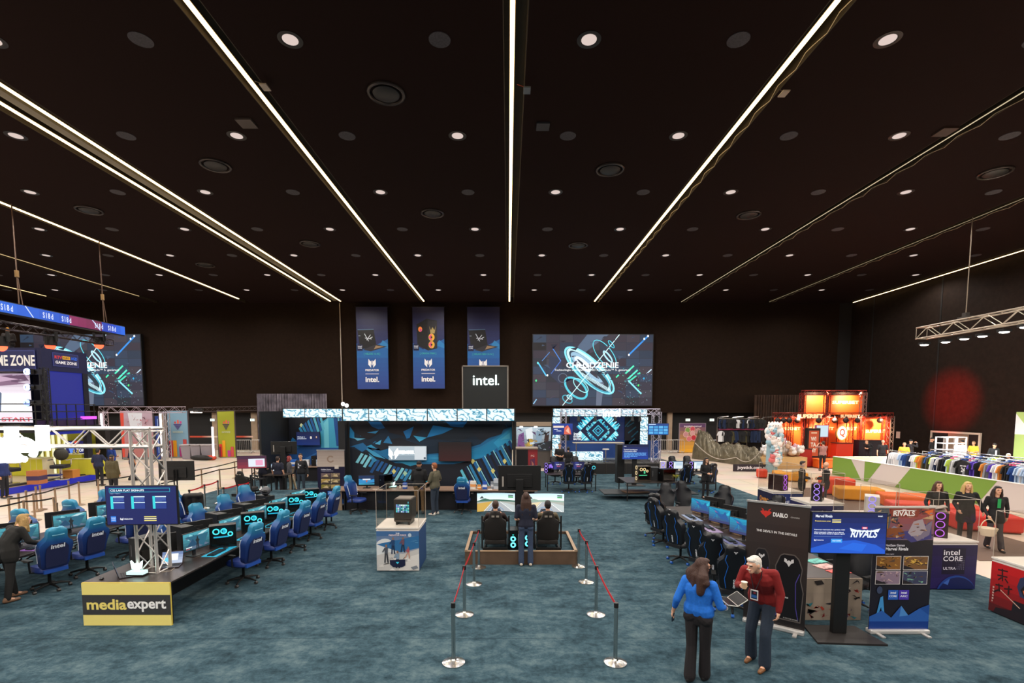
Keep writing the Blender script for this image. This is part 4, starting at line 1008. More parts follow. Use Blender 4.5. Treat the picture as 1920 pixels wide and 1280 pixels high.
mb.add([(W * .235 + x * w_, -.01, H * .56 + y * w_ / asp) for x, y in vs], [f[::-1] for f in fs]).build('glowing_letters', emi('#eefffb', 3, 'AUTO'), t)
MB().box((W * .79, -.03, H * .58), (.04, .05, .04)).build('glowing_dot', emi('#eefffb', 4), t)
# blue chairs at the counter
# small spotlights on roof left
for i, (px, py) in enumerate(((643, 757), (650, 760))):
    q = A(px, py, 19); t = thing('floodlight', ('bright white floodlight at the roof corner of the main booth', 'smaller floodlight next to the bright one on the booth roof')[i], 'floodlight', q)
    MB().ell((0, 0, 0), .07).build('lamp', emi('#fff6ea', 10 if i == 0 else 6, 'AUTO'), t); MB().b2((-.05, .07, -.16), (.05, .12, .08)).box((0, .03, -.1), (.2, .02, .05)).build('bracket', BLK, t)
# ---- objects on the long desk
zt = .75
monitor('desk', (PF(693, 912, zt).x, 18.25, zt), R(8), 'monitor with blue car game on the long wooden counter', W=.56, H=.33)
pc_tower((PF(729, 912, zt).x, 18.2, zt), R(-25), 'black computer tower standing on the counter beside the monitor', None, 'dark', (.24, .48, .52))
pc_tower((PF(803, 905, zt).x + .05, 18.5, zt), R(-10), 'dark tower with cyan glow behind the two men at the counter', None, 'cyan', (.22, .45, .44))
def trophy(x, y, z, lab, s=1, e=3):
    t = thing('light_trophy', lab, 'lit trophy', (x, y, z)); MB().b2((-.14 * s, -.07 * s, 0), (.14 * s, .07 * s, .03)).build('base', BLK, t, bevel=.01)
    MB().b2((-.13 * s, -.06 * s, .03), (.13 * s, .06 * s, .075 * s)).build('lit_plinth', emi('#cffaf4', e * .5), t)
    mb = MB()
    for k in (-1, 1): mb.prism([(k * .02 * s, .1 * s), (k * .07 * s, .11 * s), (k * .09 * s, .24 * s), (k * .05 * s, .19 * s)][::k], -.02, .02)
    mb.prism([(-.03 * s, .08 * s), (.03 * s, .08 * s), (.02 * s, .2 * s), (0, .15 * s), (-.02 * s, .2 * s)], -.02, .02)
    mb.build('lit_emblem', emi('#dffff8', e, 'AUTO'), t); return t
trophy(PF(745, 908, zt).x, 18.4, zt, 'glowing pale trophy on the long wooden counter')
def carton(x, y, z, w, d, h, c, lab, rz=0, name='box', cat='box', band=None, grp=None, print_=None):
    t = thing(name, lab, cat, (x, y, z), rz, grp); MB().b2((-w / 2, -d / 2, 0), (w / 2, d / 2, h)).build('body', mat(c, .6), t, bevel=.004)
    if band: MB().b2((-w / 2 - .002, -d / 2 - .002, h * .3), (w / 2 + .002, d / 2 + .002, h * .62)).build('label_band', mat(band, .5), t)
    return t
for px, w, h, c, bd, lab in ((767, .14, .22, '#1d52b4', '#e3e6ee', 'blue and white carton on the counter left of the man in black'), (882, .16, .24, '#c9d4de', '#2467b8', 'pale carton on the counter behind the blue chair'), (884.5, .1, .3, '#2a5fb0', None, 'slim blue carton close behind the blue chair'), (901, .13, .16, '#d8852c', '#f0d9b8', 'small orange box with white top on the counter'), (911, .16, .28, '#1f4fae', '#dfe6f2', 'blue box with white face beside the small orange box'), (890, .2, .3, '#e3ded6', '#e39a58', 'white and orange carton behind the pale one'), (927, .22, .26, '#8f96a0', '#dfe2e6', 'grey carton at the screen end of the counter'), (933, .24, .38, '#b9c0c8', '#7d868e', 'tall silver carton farthest along the counter'), (757, .05, .1, '#e8e6d8', None, 'small white bottle beside the glowing trophy')):
    q = PF(px, 910, zt); carton(q.x, 18.05 + random.uniform(0, .3), zt, w, .12, h, c, lab, random.uniform(-.3, .3), band=bd)
for i, px in enumerate((663, 672, 706, 716, 860, 868, 893, 919, 938)):
    q = PF(px, 916, zt); tag(MB().box((0, 0, .01), (.16, .11, .02)).build('leaflet_pile', mat(random.choice(['#e6e2da', '#c7b6a4', '#8fa6c8', '#d9c3a2']), .6), None, (q.x, 17.95, zt), random.uniform(-.6, .6)), 'thin stack of leaflets lying on the long wooden counter', 'leaflets', 'leaflets on the long counter')
q = PF(716, 914, zt)
# objects on set-back counter
for px, c, lab in ((547, '#2b6fd0', 'blue glowing box at the far left of the set-back counter'), (572, '#e0e4ea', 'white carton on the set-back counter'), (597, '#c9d8f0', 'pale carton beside the roll-up banner on the set-back counter')):
    q = A(px, 862, 25.2); carton(q.x, 25.3, zt, .35, .2, .32, c, lab, band='#f2f4f8')
t = pc_tower((A(590, 862, 25.3).x, 25.4, zt), 0, 'black cylinder-like speaker tower on the set-back counter', None, 'dark', (.24, .48, .52))
t['label'] = 'dark computer tower between cartons on the set-back counter'
# roll-up of the set-back booth
def d_rust(P):
    P.rect(0, 0, 95, 62, '#a4948a'); P.grad(0, 0, 95, 62, '#93857e', '#b3a59a', 6); P.ring(47, 32, 13, 13, 5, '#8a7668', 0, 20, .5, 5.6); P.rect(0, 60, 95, 200, '#191630'); P.text('NetEase Games', 30, 70, 4, '#e8e6ee', 34); P.text('Wylizgani z Bombardowanie', 34, 76, 3.2, '#c9c6d6', 42); P.rect(60, 55, 74, 68, '#c3b9ae')
    cs = ['#6a5a5c', '#7a6a5c', '#a48a4a', '#8a7c58', '#7c7430', '#a8905c']
    for i in range(3):
        for j in range(2):
            x, y = 12 + j * 34, 84 + i * 21; P.rect(x, y, x + 32, y + 18, cs[i * 2 + j]); P.busy(x, y, x + 32, y + 18, ['#4a4038', '#b0a080', '#7a6a4a', '#5a5440', '#c8bc98'], 12, i + j * 7, .25); P.poly([(x, y + 18), (x + 8, y + 9), (x + 18, y + 12), (x + 32, y + 6), (x + 32, y + 18)], '#4a4038'); P.poly([(x + 4, y + 12), (x + 20, y + 3), (x + 26, y + 14)], '#c0ac84')
    intel_badge(P, 42, 158, 8); intel_badge(P, 60, 158, 8, 'ARC', '#5a3aa8'); P.poly([(0, 190), (20, 178), (45, 186), (70, 174), (95, 184), (95, 200), (0, 200)], '#2a5aa4')
rollup(A(598, 945, 18.75).x, 18.7, A(648, 945, 18.75).x, 18.75, 2.12, 'roll-up banner with dusty top picture and six small pictures, by the long counter', d_rust)
# showcase with bright poster, red box in front (between booths)
a = A(968, 800, 30.5); b = A(1033, 845, 30.5)
t = thing('showcase_wall', 'bright lit poster wall between the two blue booths', 'poster wall', (a.x, 30.5, 0)); W = b.x - a.x
MB().b2((0, .02, 0), (W, .2, a.z + .3)).build('panel', mat('#4a4440', .6), t)
zb = b.z; Hh = a.z - zb
P = Pic(968, 800, 1033, 845, W, Hh, '#3a3f46', .002); P.grad(968, 800, 1033, 845, '#c9dbe6', '#2c3036', 6)
for pts, c in (([(985, 805), (998, 800), (1000, 832), (990, 838)], '#f2f8fb'), ([(1006, 805), (1020, 802), (1014, 832), (1004, 830)], '#8aa4b8'), ([(1022, 812), (1030, 808), (1028, 830), (1018, 838)], '#3a2620'), ([(990, 822), (1000, 824), (998, 836), (988, 836)], '#c9a23f'), ([(972, 815), (982, 810), (984, 838), (970, 838)], '#7a4a86'), ([(1001, 832), (1033, 826), (1033, 845), (1000, 845)], '#23272c')): P.poly(pts, c)
P.busy(970, 804, 1031, 843, ['#dfeaf0', '#8a9cac', '#3a3438', '#a88a4a', '#5a3a66', '#1f2428', '#c8d8e4'], 60, 8, .1); P.build('lit_poster', t, (0, 0, zb), 0, .9); MB().b2((0, -.3, a.z + .05), (W, .2, a.z + .3)).build('beam', mat('#a08c78', .5), t)
for xx in (.3, W * .55): MB().box((xx, -.25, a.z), (.2, .1, .08)).build('spot_lamp', emi('#f4fbff', 5), t)
a = A(985, 850, 26); b = A(1008, 912, 26)
t = thing('product_cabinet', 'black cabinet with red poster side between the booths', 'cabinet', (A(968, 850, 26).x, 26, 0), 0); W = A(1008, 850, 26).x - A(968, 850, 26).x; zt2 = A(985, 842, 26).z
MB().b2((0, 0, 0), (W * .55, 1.0, zt2)).build('body', mat('#120e12', .5), t); MB().b2((-.03, -.03, zt2), (W + .03, 1.03, zt2 + .06)).build('top', mat('#8a7a6a', .4), t); MB().b2((W * .55, 0, 0), (W, 1.0, zt2)).build('red_side', mat('#7a1f24', .5), t)
P = Pic(0, 0, 20, 40, W * .4, zt2 * .8, '#8f262c'); P.text('PC', 10, 6, 3, '#e3c0b8', 8).poly([(4, 12), (15, 10), (16, 34), (6, 36)], '#5c2a4a').poly([(7, 14), (13, 20), (10, 30)], '#b06a5a'); P.build('poster', t, (W * .57, -.004, .15))
# ================================================================ main stage (beyond the carpet)
Yh = 30.2
GB = 'lit marble panels framing the stage'
def lit_col(px0, px1, py0, py1, n, Y, lab):
    a = A(px0, py0, Y); b = A(px1, py1, Y); t = thing('lit_column', lab, 'lit panel column', (a.x, Y, b.z), 0, GB); H = (a.z - b.z) / n
    MB().b2((-.02, .02, 0), (b.x - a.x + .02, .3, a.z - b.z)).build('housing', BLK, t)
    for i in range(n): MB().b2((0, -.01, i * H + .02), (b.x - a.x, .02, (i + 1) * H - .02)).build('lit_panel', MARB, t)
header((1037, 1054, 1075, 1097, 1119, 1142, 1165, 1188, 1214), 766, 780, Yh, 'lit marble-pattern header across the top of the stage', GB)
lit_col(1036, 1050, 781, 862, 4, Yh, 'lit marble-pattern column at the near-booth side of the stage')
lit_col(1201, 1214, 781, 834, 2, Yh, 'lit marble-pattern column at the aisle side of the stage')
a = A(1068, 781, Yh + .9); b = A(1172, 843, Yh + .9)
t = thing('stage_screen', 'large dark blue stage screen with cyan diamond burst', 'video wall', (a.x, Yh + .9, b.z)); W, H = b.x - a.x, a.z - b.z
MB().b2((-.05, .02, -.4), (W + .05, .3, H + .05)).build('frame', BLK, t)
P = Pic(1068, 781, 1172, 843, W, H, '#0d1c42', .002); P.grad(1068, 781, 1172, 843, '#0b1a3c', '#12204e', 4)
cx, cy = 1121, 807; rn = random.Random(9)
def dray(cx, cy, r0, r1, n, w, P, cols):
    for i in range(n):
        t_ = i / n * 4; k = int(t_); u = t_ - k; c = [(0, -1), (1, 0), (0, 1), (-1, 0)]
        p, q = c[k], c[(k + 1) % 4]; dx, dy = p[0] + (q[0] - p[0]) * u, p[1] + (q[1] - p[1]) * u; nx, ny = (p[0] + q[0]), (p[1] + q[1])
        L = r1 * rn.uniform(.4, 1.1); P.line(cx + dx * r0, cy + dy * r0, cx + dx * r0 + nx * L, cy + dy * r0 + ny * L, w, rn.choice(cols))
dray(cx, cy, 33, 9, 110, 1.7, P, ['#3fc3dc', '#7fe0ec', '#1f8cb4', '#c4f4f8'])
P.poly([(cx, cy - 30), (cx + 32, cy), (cx, cy + 31), (cx - 32, cy)], '#0b1536')
dray(cx, cy, 19, 4.5, 64, 1.4, P, ['#3fc3dc', '#7fe0ec', '#1f8cb4'])
P.poly([(cx, cy - 17), (cx + 17, cy), (cx, cy + 17), (cx - 17, cy)], '#0b1536')
for i, r in enumerate((11, 8.5, 6, 3.5)): P.poly([(cx, cy - r), (cx + r, cy), (cx, cy + r), (cx - r, cy)], ['#3fbcd8', '#0b1536', '#2f9cc0', '#0b1536'][i])
P.text('intel.', 1084, 813, 6, '#f2f6fb', 16).text('EXTREME\nMASTERS', 1083, 820.5, 8, '#f2f6fb', 15, .05).text('ESL.', 1085, 829, 4, '#f2f6fb', 10, .05); P.ring(1078.5, 829, 2.2, 2.2, 1, '#f2f6fb')
P.build('lit_screen', t, (0, 0, 0), 0, 1.1)
a = A(1172, 781, Yh + .8); b = A(1202, 845, Yh + .8)
t = thing('stage_backdrop', 'black stage backdrop strip with cyan diagonal dashes', 'backdrop', (a.x, Yh + .8, .5)); W, H = b.x - a.x, a.z - .5
MB().b2((0, .01, 0), (W, .1, H)).build('panel', BLK, t); P = Pic(1172, 781, 1202, 862, W, H, '#0e1220', .002)
for q in ((1172, 800, 1182, 788), (1178, 812, 1192, 800), (1184, 820, 1196, 808), (1180, 832, 1190, 822), (1176, 800, 1188, 792)): P.line(*q, 2.2, '#1c5a72')
P.build('print', t)
x0, x1 = A(1068, 860, Yh).x - .5, A(1216, 860, Yh).x
yf = PF(1100, 888, 0).y; zs = A(1100, 869, yf).z
t = thing('stage', 'low stage of black square deck units in front of the diamond screen', 'stage', (x0, yf, 0)); W = x1 - x0 + .9
MB().b2((0, 0, 0), (W, Yh + 1.2 - yf, zs)).build('deck', mat('#151314', .6), t)
n = 11
for i in range(n):
    for j in range(2): MB().b2((i * W / n + .03, .05 + j * .95, zs), ((i + 1) * W / n - .03, .95 + j * .95, zs + .012)).build('deck_tile', mat('#39352f', .5), t)
MB().b2((0, 2.2, zs), (W, Yh + 1.2 - yf, zs + .008)).build('stage_floor', mat('#7f8a94', .35), t)
for i in range(n + 1): MB().b2((i * W / n - .02, -.02, 0), (i * W / n + .02, 0, zs)).build('front_joint', mat('#3a3632', .5, .4), t)
MB().b2((0, Yh + .8 - yf, zs), (W, Yh + .9 - yf, zs + 1.1)).build('back_skirt', mat('#1a3f80', .6), t)
a = A(1070, 845, Yh - .3); tag(MB().b2((0, 0, zs), (1.9, .3, A(1072, 846, Yh - .3).z)).build('lit_counter', MARB, None, (a.x, Yh - .6, 0)), 'glowing marble-pattern counter on the stage', 'lit counter')
t = thing('bar_table', 'long high bar table with thin steel legs on the stage', 'table', (A(1072, 842, Yh - .2).x, Yh - 1.0, zs)); MB().b2((0, 0, 1.05), (3.0, .6, 1.1)).build('table_top', mat('#c4b8a8', .4), t)
for x in (.2, 2.8): MB().cyl((x, .3, 0), (x, .3, 1.05), .03).build('leg', CHROME, t)
q = A(1135, 855, Yh - 1.4); t = thing('bar_stool', 'single bar stool with round steel foot on the stage', 'stool', (q.x, Yh - 1.5, zs)); MB().cyl((0, 0, .72), (0, 0, .77), .19).build('seat', mat('#ddd8d0', .4), t); MB().cyl((0, 0, .02), (0, 0, .72), .025).build('stem', CHROME, t); MB().cyl((0, 0, 0), (0, 0, .02), .2).build('foot', CHROME, t)
# front truss of the stage
Yt = 28.6; WT = mat('#c9c4d6', .35, .7); z1 = A(1100, 772, Yt).z
truss((A(1057, 700, Yt).x, Yt, 0), (A(1057, 700, Yt).x, Yt, z1), .3, 'upright truss tower at the near-booth side of the stage', m=WT, group='trusses of the stage', roll=0)
truss((A(1233, 700, Yt).x, Yt, 0), (A(1233, 700, Yt).x, Yt, z1), .42, 'upright truss tower at the aisle side of the stage', m=WT, group='trusses of the stage')
truss((A(1052, 700, Yt).x, Yt, z1 + .02), (A(1238, 700, Yt).x, Yt, z1 + .02), .3, 'horizontal truss crossing above the stage', m=WT, group='trusses of the stage')
a = A(1130, 781, Yt - .3); b = A(1163, 766, Yt - .3)
t = thing('glowing_sign', 'white glowing word hanging from the stage truss', 'lit sign', (a.x, Yt - .35, a.z)); W, H = b.x - a.x, b.z - a.z
vs, fs, asp = text_mesh('intel', .01); MB().add([(x * W, 0, y * H) for x, y in vs], fs).build('glowing_letters', emi('#f2fbff', 3.5, 'AUTO'), t)
MB().b2((0, .02, .0), (W, .06, .04)).build('carrier_bar', ALU, t)
for px in (1085, 1116, 1154, 1186, 1200):
    q = A(px, 784, Yt); t = thing('stage_lamp', 'small black stage lamp hanging under the stage truss', 'stage lamp', q, 0, 'lamps under the stage truss'); MB().cyl((0, 0, -.16), (0, .08, .1), .1, .07).build('lamp_body', BLK, t); MB().cyl((0, 0, .1), (0, 0, .35), .02).build('clamp', BLK, t)
def d_s1(P): P.grad(0, 0, 160, 90, '#173a94', '#0e2a70', 5); P.rect(4, 18, 90, 34, '#e8d8c8'); P.rect(10, 44, 40, 50, '#dfe6f4').text('STREFA', 50, 60, 10, '#dfe6f4', 40); P.poly([(95, 30), (120, 12), (140, 40), (150, 88), (90, 88)], '#d8624a').poly([(104, 60), (126, 30), (138, 84)], '#f0b8a0')
a = A(1055, 815, 27.9); tv((a.x, 27.9, 0), R(4), 'hung screen with orange figure artwork at the near side of the stage', d_s1, W=1.12, H=.62, z=a.z, stand='bracket')
def d_s2(P):
    P.grad(0, 0, 160, 90, '#123a80', '#1857a8', 4); P.rect(4, 4, 60, 9, '#c8dcf4')
    for i in range(4):
        for j in range(3): P.rect(8 + i * 38, 20 + j * 23, 40 + i * 38, 38 + j * 23, '#3b9ad8' if (i + j) % 2 else '#5fb4e6')
a = A(1234, 815, 27.9); tv((a.x, 27.9, 0), R(-4), 'hung screen with grid of pale boxes at the aisle side of the stage', d_s2, W=1.12, H=.62, z=a.z, stand='bracket')
def d_s3(P): P.grad(0, 0, 160, 90, '#0a1236', '#123a9a', 6); P.text('intel.', 16, 10, 6, '#e8eef8', 16); P.text('Techniki interaktywne\nz kreowaniem treści', 50, 36, 18, '#f2f5fb', 86); P.lines(10, 50, 148, 4, 7, 4.5, '#5f9ce0'); P.text('Predator Helios', 28, 80, 5, '#8fb4e8', 36)
a = A(1191, 861, 23.6); tv((a.x, 23.6, 0), 0, 'free-standing television with blue text slide in front of the stage', d_s3, W=1.22, H=.69, z=a.z, stand='column')
MB_ = MB().b2((-.2, 0, 0), (.16, .5, A(1165, 833, 24.4).z)); tag(MB_.build('speaker_column', BLK, None, (A(1165, 860, 24.4).x, 24.4, 0), 0, bevel=.01), 'tall black speaker column behind the free-standing television', 'speaker')
# ================================================================ near-left row of desks with the yellow sign
DX0, DX1 = -7.25, -5.75
yN = PF(230, 1172, 0).y
table(DX0, yN + .03, DX1, 16.2, 'long black double desk running away behind the yellow and black sign', m=mat('#2a201c', .35, var=.2, bscale=3))
t = thing('sign_panel', 'yellow and black sign panel closing the near end of the long desk', 'sign', (DX0, yN, 0))
P = Pic(149, 1094, 317, 1174, DX1 - DX0, .74, '#e9d46a', .001); P.rect(149, 1094, 317, 1116, '#f8e684').rect(149, 1116, 317, 1154, '#3b3a3c').rect(149, 1154, 317, 1174, '#f8e684')
P.text('media', 157, 1134, 20, '#f5e07a', 76, .03, 'l'); P.text('expert', 234.5, 1136.5, 23, '#fbfaf8', 74, .03, 'l')
P.build('printed_face', t, (0, -.003, 0)); MB().b2((0, 0, 0), (DX1 - DX0, .03, .745)).build('board', mat('#cdb44a', .5), t)
# panels under the desk
t = thing('cable_screen', 'dark modesty panel hanging under the middle of the long desk', 'panel', (-6.5, 9, 0)); MB().b2((-.02, 0, .1), (.02, 7, .7)).build('panel', BLK, t)
GL = 'blue racing chairs along the yellow-sign desk'
ordn = ['nearest the yellow sign', 'second from the yellow sign', 'third from the yellow sign', 'fourth from the yellow sign', 'farthest from the yellow sign']
ys = [10.45, 11.66, 12.85, 14.0, 15.2]
rn = random.Random(11)
for i, y in enumerate(ys):
    chair('blue', -5.62 + rn.uniform(-.04, .04), y + .02, R(-100 + (-4, 0, -2, 2, 4)[i]), 'blue racing chair on the aisle side of the long desk, ' + ordn[i], GL)
for i, (x, y, a) in enumerate(((-7.45, 11.25, 70), (-7.5, 12.35, 75), (-7.55, 13.6, 70), (-7.9, 15.2, 60))):
    chair('blue', x, y, R(a), 'blue racing chair on the inner side of the long desk, ' + ['behind the hanging screen', 'half hidden by first computers', 'half hidden by middle computers', 'turned out by red belts'][i], GL)
chair('blue', -9.35, 14.6, R(115), 'blue racing chair standing apart near the red belt posts, black jacket over it', GL)
GC2 = 'blue racing chairs at the long wooden counter'
chair('blue', PF(677, 957, 0).x, 17.45, R(75), 'blue racing chair turned sideways at the monitor end of the wooden counter', GC2)
chair('blue', PF(870, 957, 0).x, 17.5, R(178), 'blue racing chair with its back to the camera at the wooden counter', GC2)
# jacket on that chair
blob('jacket', [((-9.55, 14.75, 1.1), (-9.3, 14.92, 1.08), .08, .09), ((-9.6, 14.7, 1.1), (-9.62, 14.75, .55), .08, .07), ((-9.3, 14.95, 1.1), (-9.3, 14.98, .5), .08, .07), ((-9.45, 14.85, 1.0), (-9.45, 14.85, .6), .1, .08)], .03, mat('#17130f', .6, bump=.6, bscale=12), None, 2)
tag(bpy.data.objects['jacket'], 'black jacket draped over the lone blue chair', 'jacket')
GP = 'lit computer towers on the long desk'
for i, y in enumerate((10.6, 11.84, 12.95, 14.2, 15.25)):
    pc_tower((-6.1, y, .75), R(-62), 'cyan-lit computer tower, aisle-side line on the long desk, ' + ordn[i], GP, 'cyan', (.24, .5, .48))
for i, y in enumerate((10.5, 11.75, 12.9, 14.1)):
    pc_tower((-6.92, y, .75), R(62), 'one-ring computer tower, inner line on the long desk, ' + ordn[i], GP, 'cyan', (.24, .5, .48))
GM = 'gaming monitors on the long desk'
for i, y in enumerate((9.95, 11.15, 12.35, 13.55, 14.75)):
    monitor('game', (-6.25, y, .75), R(76), 'gaming monitor facing the aisle on the long desk, ' + ordn[i], GM)
    if i < 4: monitor('game', (-6.82, y - .3, .75), R(-128), 'gaming monitor seen from behind on the long desk, ' + ordn[i], GM)
    station_kit(-5.95, y + .15, R(90), 'on the aisle side of the long desk, ' + ordn[i], 'keyboards on the long desk')
pc_tower((-6.98, 9.6, .75), R(-20), 'plain grey computer tower beside the truss on the long desk', None, 'grey', (.28, .5, .50))
# truss gate
yT = PF(275, 1074, .75).y + .05
TM = mat('#d6cfc9', .35, .6)
tx = (PF(258, 1074, .75).x + PF(300, 1074, .75).x) / 2
zT = A(280, 820, yT).z
GT = 'silver trusses of the glowing sign gate'
truss((tx, yT + .1, .75), (tx, yT + .1, zT + .12), .34, 'silver truss column standing on the near end of the long desk', m=TM, group=GT, n=7, r=.028, rb=.013)
truss((A(-40, 820, yT).x, yT + .1, zT), (tx + .17, yT + .1, zT), .32, 'horizontal silver truss running to the glowing white letters', m=TM, group=GT, r=.028, rb=.013)
# glowing letters at the left edge
yG = yT - .2
def gl(px0, py0, px1, py1): a, b = A(px0, py1, yG), A(px1, py0, yG); return a, b
t = thing('glowing_word_sign', 'huge white glowing letters fixed to the silver truss', 'lit sign', (A(0, 835, yG).x, yG, A(0, 870, yG).z)); o = t.location.copy()
GW = emi('#f6fbff', 3, 'AUTO')
c = (A(46, 843, yG) - o); r = (A(66, 843, yG) - A(30, 843, yG)).x / 2
MB().tube([(c.x + r * math.cos(a), 0, c.z + r * math.sin(a)) for a in [R(-40) + R(310) * i / 20 for i in range(21)]], .055, 8).tube([(c.x - r, 0, c.z), (c.x + r, 0, c.z)], .05, 8).build('letter_e', GW, t)
a, b = gl(68, 797, 82, 845); MB().b2(tuple(a - o), (b.x - o.x, .1, b.z - o.z)).build('letter_l', GW, t)
a, b = gl(12, 800, 24, 868); MB().b2(tuple(a - o), (b.x - o.x, .1, b.z - o.z)).b2((a.x - .15 - o.x, 0, c.z + .1), (b.x + .15 - o.x, .1, c.z + .2)).build('letter_t', GW, t)
a, b = gl(-30, 815, -6, 868); MB().b2(tuple(a - o), (b.x - .12 - o.x, .1, b.z - o.z)).tube([(b.x - o.x - .2, .05, b.z - o.z - .05), (b.x - o.x, .05, b.z - o.z - .08), (b.x - o.x + .03, .05, a.z - o.z)], .05, 8).build('letter_n', GW, t)
a, b = gl(-40, 796, 84, 806); MB().b2((a.x - o.x, .12, a.z - o.z), (b.x - o.x, .16, b.z - o.z)).build('clear_carrier', glass_mat(), t)
# sign-up television
def d_sign(P):
    P.grad(0, 0, 160, 90, '#10205c', '#141c5a', 5); P.rect(8, 4, 146, 13.5, '#2ac0d8').rect(8.8, 4.8, 145.2, 12.7, '#12245e').text('CS2 LAN PLAY SIGN-UPS', 11, 9, 5, '#eaf4fa', 76, .045, 'l').text('Team / Team 2', 9, 16.5, 2.4, '#9fc4e0', 24, .02, 'l')
    for i, x in enumerate((10, 57, 106)):
        P.rect(x, 23, x + 31, 53, '#223a86').rect(x, 23, x + 31, 25.5, '#d8eef4').rect(x, 23, x + 6, 53, '#35d2da').rect(x + 6, 37, x + 31, 39, '#d8eef4'); P.lines(x + 8, 27, x + 30, 4, 2.4, 1, '#5a78b8', i)
    P.rect(9, 70, 21, 84, '#2a78d8').text('intel', 15, 74, 3, '#e8f2fb', 9).text('CORE', 15, 79, 2.6, '#e8f2fb', 9); predator(P, 34, 77, 3.6, '#f2f4fa'); stripes3(P, 85, 71, 28)
a = A(268, 984, yT - .35)
tv((a.x, yT - .35, 0), R(3), 'television listing play sign-ups, mounted on the truss over the yellow sign', d_sign, W=1.16, H=.655, z=a.z, e=1.15, stand='bracket')
# laptops
def laptop(x, y, z, rz, lab, scr, ang=110, body='#1c1618', emblem=None):
    t = thing('laptop', lab, 'laptop', (x, y, z), rz)
    MB().b2((-.18, -.13, 0), (.18, .12, .018)).build('base', mat(body, .35, .3), t, bevel=.004)
    mb = MB()
    for i in range(12):
        for j in range(4): mb.b2((-.16 + i * .0268, -.03 + j * .032, .018), (-.137 + i * .0268, -.006 + j * .032, .021))
    mb.build('keys', mat('#0c0c0e', .5), t)
    M = Matrix.Translation((0, .12, .018)) @ Matrix.Rotation(R(ang - 90) * -1, 4, 'X')
    mb = MB(); mb.X = M; mb.b2((-.18, 0, 0), (.18, .008, .24)); l = mb.build('lid', mat(body, .35, .3), t)
    P = Pic(0, 0, 36, 24, .34, .22, '#0c0c10', .0006); scr(P); P.mb.v = [tuple(M @ Vector((v[0] - .17, v[1] - .001, v[2] + .01))) for v in P.mb.v]; P.build('lit_screen', l, (0, 0, 0), 0, 1.1)
    if emblem: mb = MB(); mb.X = M; mb.prism([(-.02, .1), (0, .13), (.025, .14), (.01, .11)], .008, .012); mb.build('lit_emblem', emi('#ff4a2a', 1.5), l)
    return t
q = PF(228, 1082, .75); laptop(q.x + .02, q.y + .1, .75, R(132), 'black laptop seen from behind with small red emblem, on the near desk end', lambda P: P.rect(0, 0, 36, 24, '#3a4a60'), 105, emblem=1)
q = PF(318, 1062, .75); laptop(q.x, q.y, .75, R(18), 'open laptop with white and blue screen on the near desk end', lambda P: (P.grad(0, 0, 36, 24, '#4a6aa0', '#c0cce0', 4), P.rect(14, 4, 28, 18, '#f2f6fb'), P.rect(5, 12, 12, 20, '#5fd0ee')), 118, '#2a1e24')
q = PF(267, 1074, .75); trophy(q.x, q.y - .12, .75, 'cyan-white glowing trophy at the foot of the truss column', 1.1, 2.6)
for px, py, lab in ((190, 1086, 'small black mouse beside the laptop with red emblem'), (333, 1046, 'black mouse beyond the open laptop')):
    q = PF(px, py, .75); tag(MB().ell((0, 0, .018), (.035, .06, .02), n=10, k=6).build('mouse', BLKG, None, q, R(60), smooth=True), lab, 'mouse')
mb = MB().tube([PF(x, y, .756) for x, y in ((292, 1066), (305, 1072), (320, 1070), (330, 1062))], .005, 5); tag(mb.build('cable', mat('#b0a090', .5)), 'pale cable lying on the near desk end by the open laptop', 'cable')
# lone TV seen from behind, near the red-belt chair
p = A(333, 900, 18.0); tv((p.x, 18.0, 0), PI + R(4), 'television seen from behind beside the far-left belt posts', None, W=1.2, H=.68, z=p.z, stand='twin')
# ================================================================ far-left row
table(-11.1, 7.0, -9.75, 15.4, 'second long black desk beyond the first, by the black-belt posts', m=mat('#2a201c', .35, var=.2, bscale=3))
G2 = 'blue racing chairs along the second desk'
for i, (x, y, a) in enumerate(((-9.0, 7.9, -125), (-9.4, 10.1, -112), (-9.4, 11.0, -106), (-9.4, 12.3, -104), (-9.4, 13.5, -115))):
    chair('blue', x, y, R(a), 'blue racing chair before the second desk, ' + ['cut by the edge beside the blond person', 'directly beside the blond person', 'with its screen showing beside it', 'behind the sign-up television', 'farthest back of its line'][i], G2)
for i, (x, y, a) in enumerate(((-11.6, 12.1, 35), (-11.45, 13.3, 30), (-11.5, 10.9, 45), (-11.5, 14.5, 40))):
    chair('blue', x, y, R(a + 150 if i < 2 else a + 40), 'blue racing chair behind the second desk, ' + ['back turned beside the belt posts', 'next one along beside the belt posts', 'hidden low behind the blond person', 'at the far end near the two men'][i], G2)
for i, y in enumerate((9.2, 10.4, 11.6, 12.8, 14.0)):
    monitor('game', (-10.25, y, .75), R(60), 'gaming monitor facing the aisle on the second desk, ' + ['by the blond person', 'second along', 'third along', 'fourth along', 'farthest along'][i], 'gaming monitors on the second desk')
    if i: monitor('game', (-10.7, y + .3, .75), R(-130), 'gaming monitor seen from behind on the second desk, ' + ['', 'closest to the blond person', 'second along', 'third along', 'farthest along'][i], 'gaming monitors on the second desk')
    station_kit(-9.98, y + .1, R(90), 'on the second desk, ' + ['by the blond person', 'second along', 'third along', 'fourth along', 'farthest along'][i], 'keyboards on the second desk', pad='#7a4f9a' if i % 2 else '#2a6f8c')
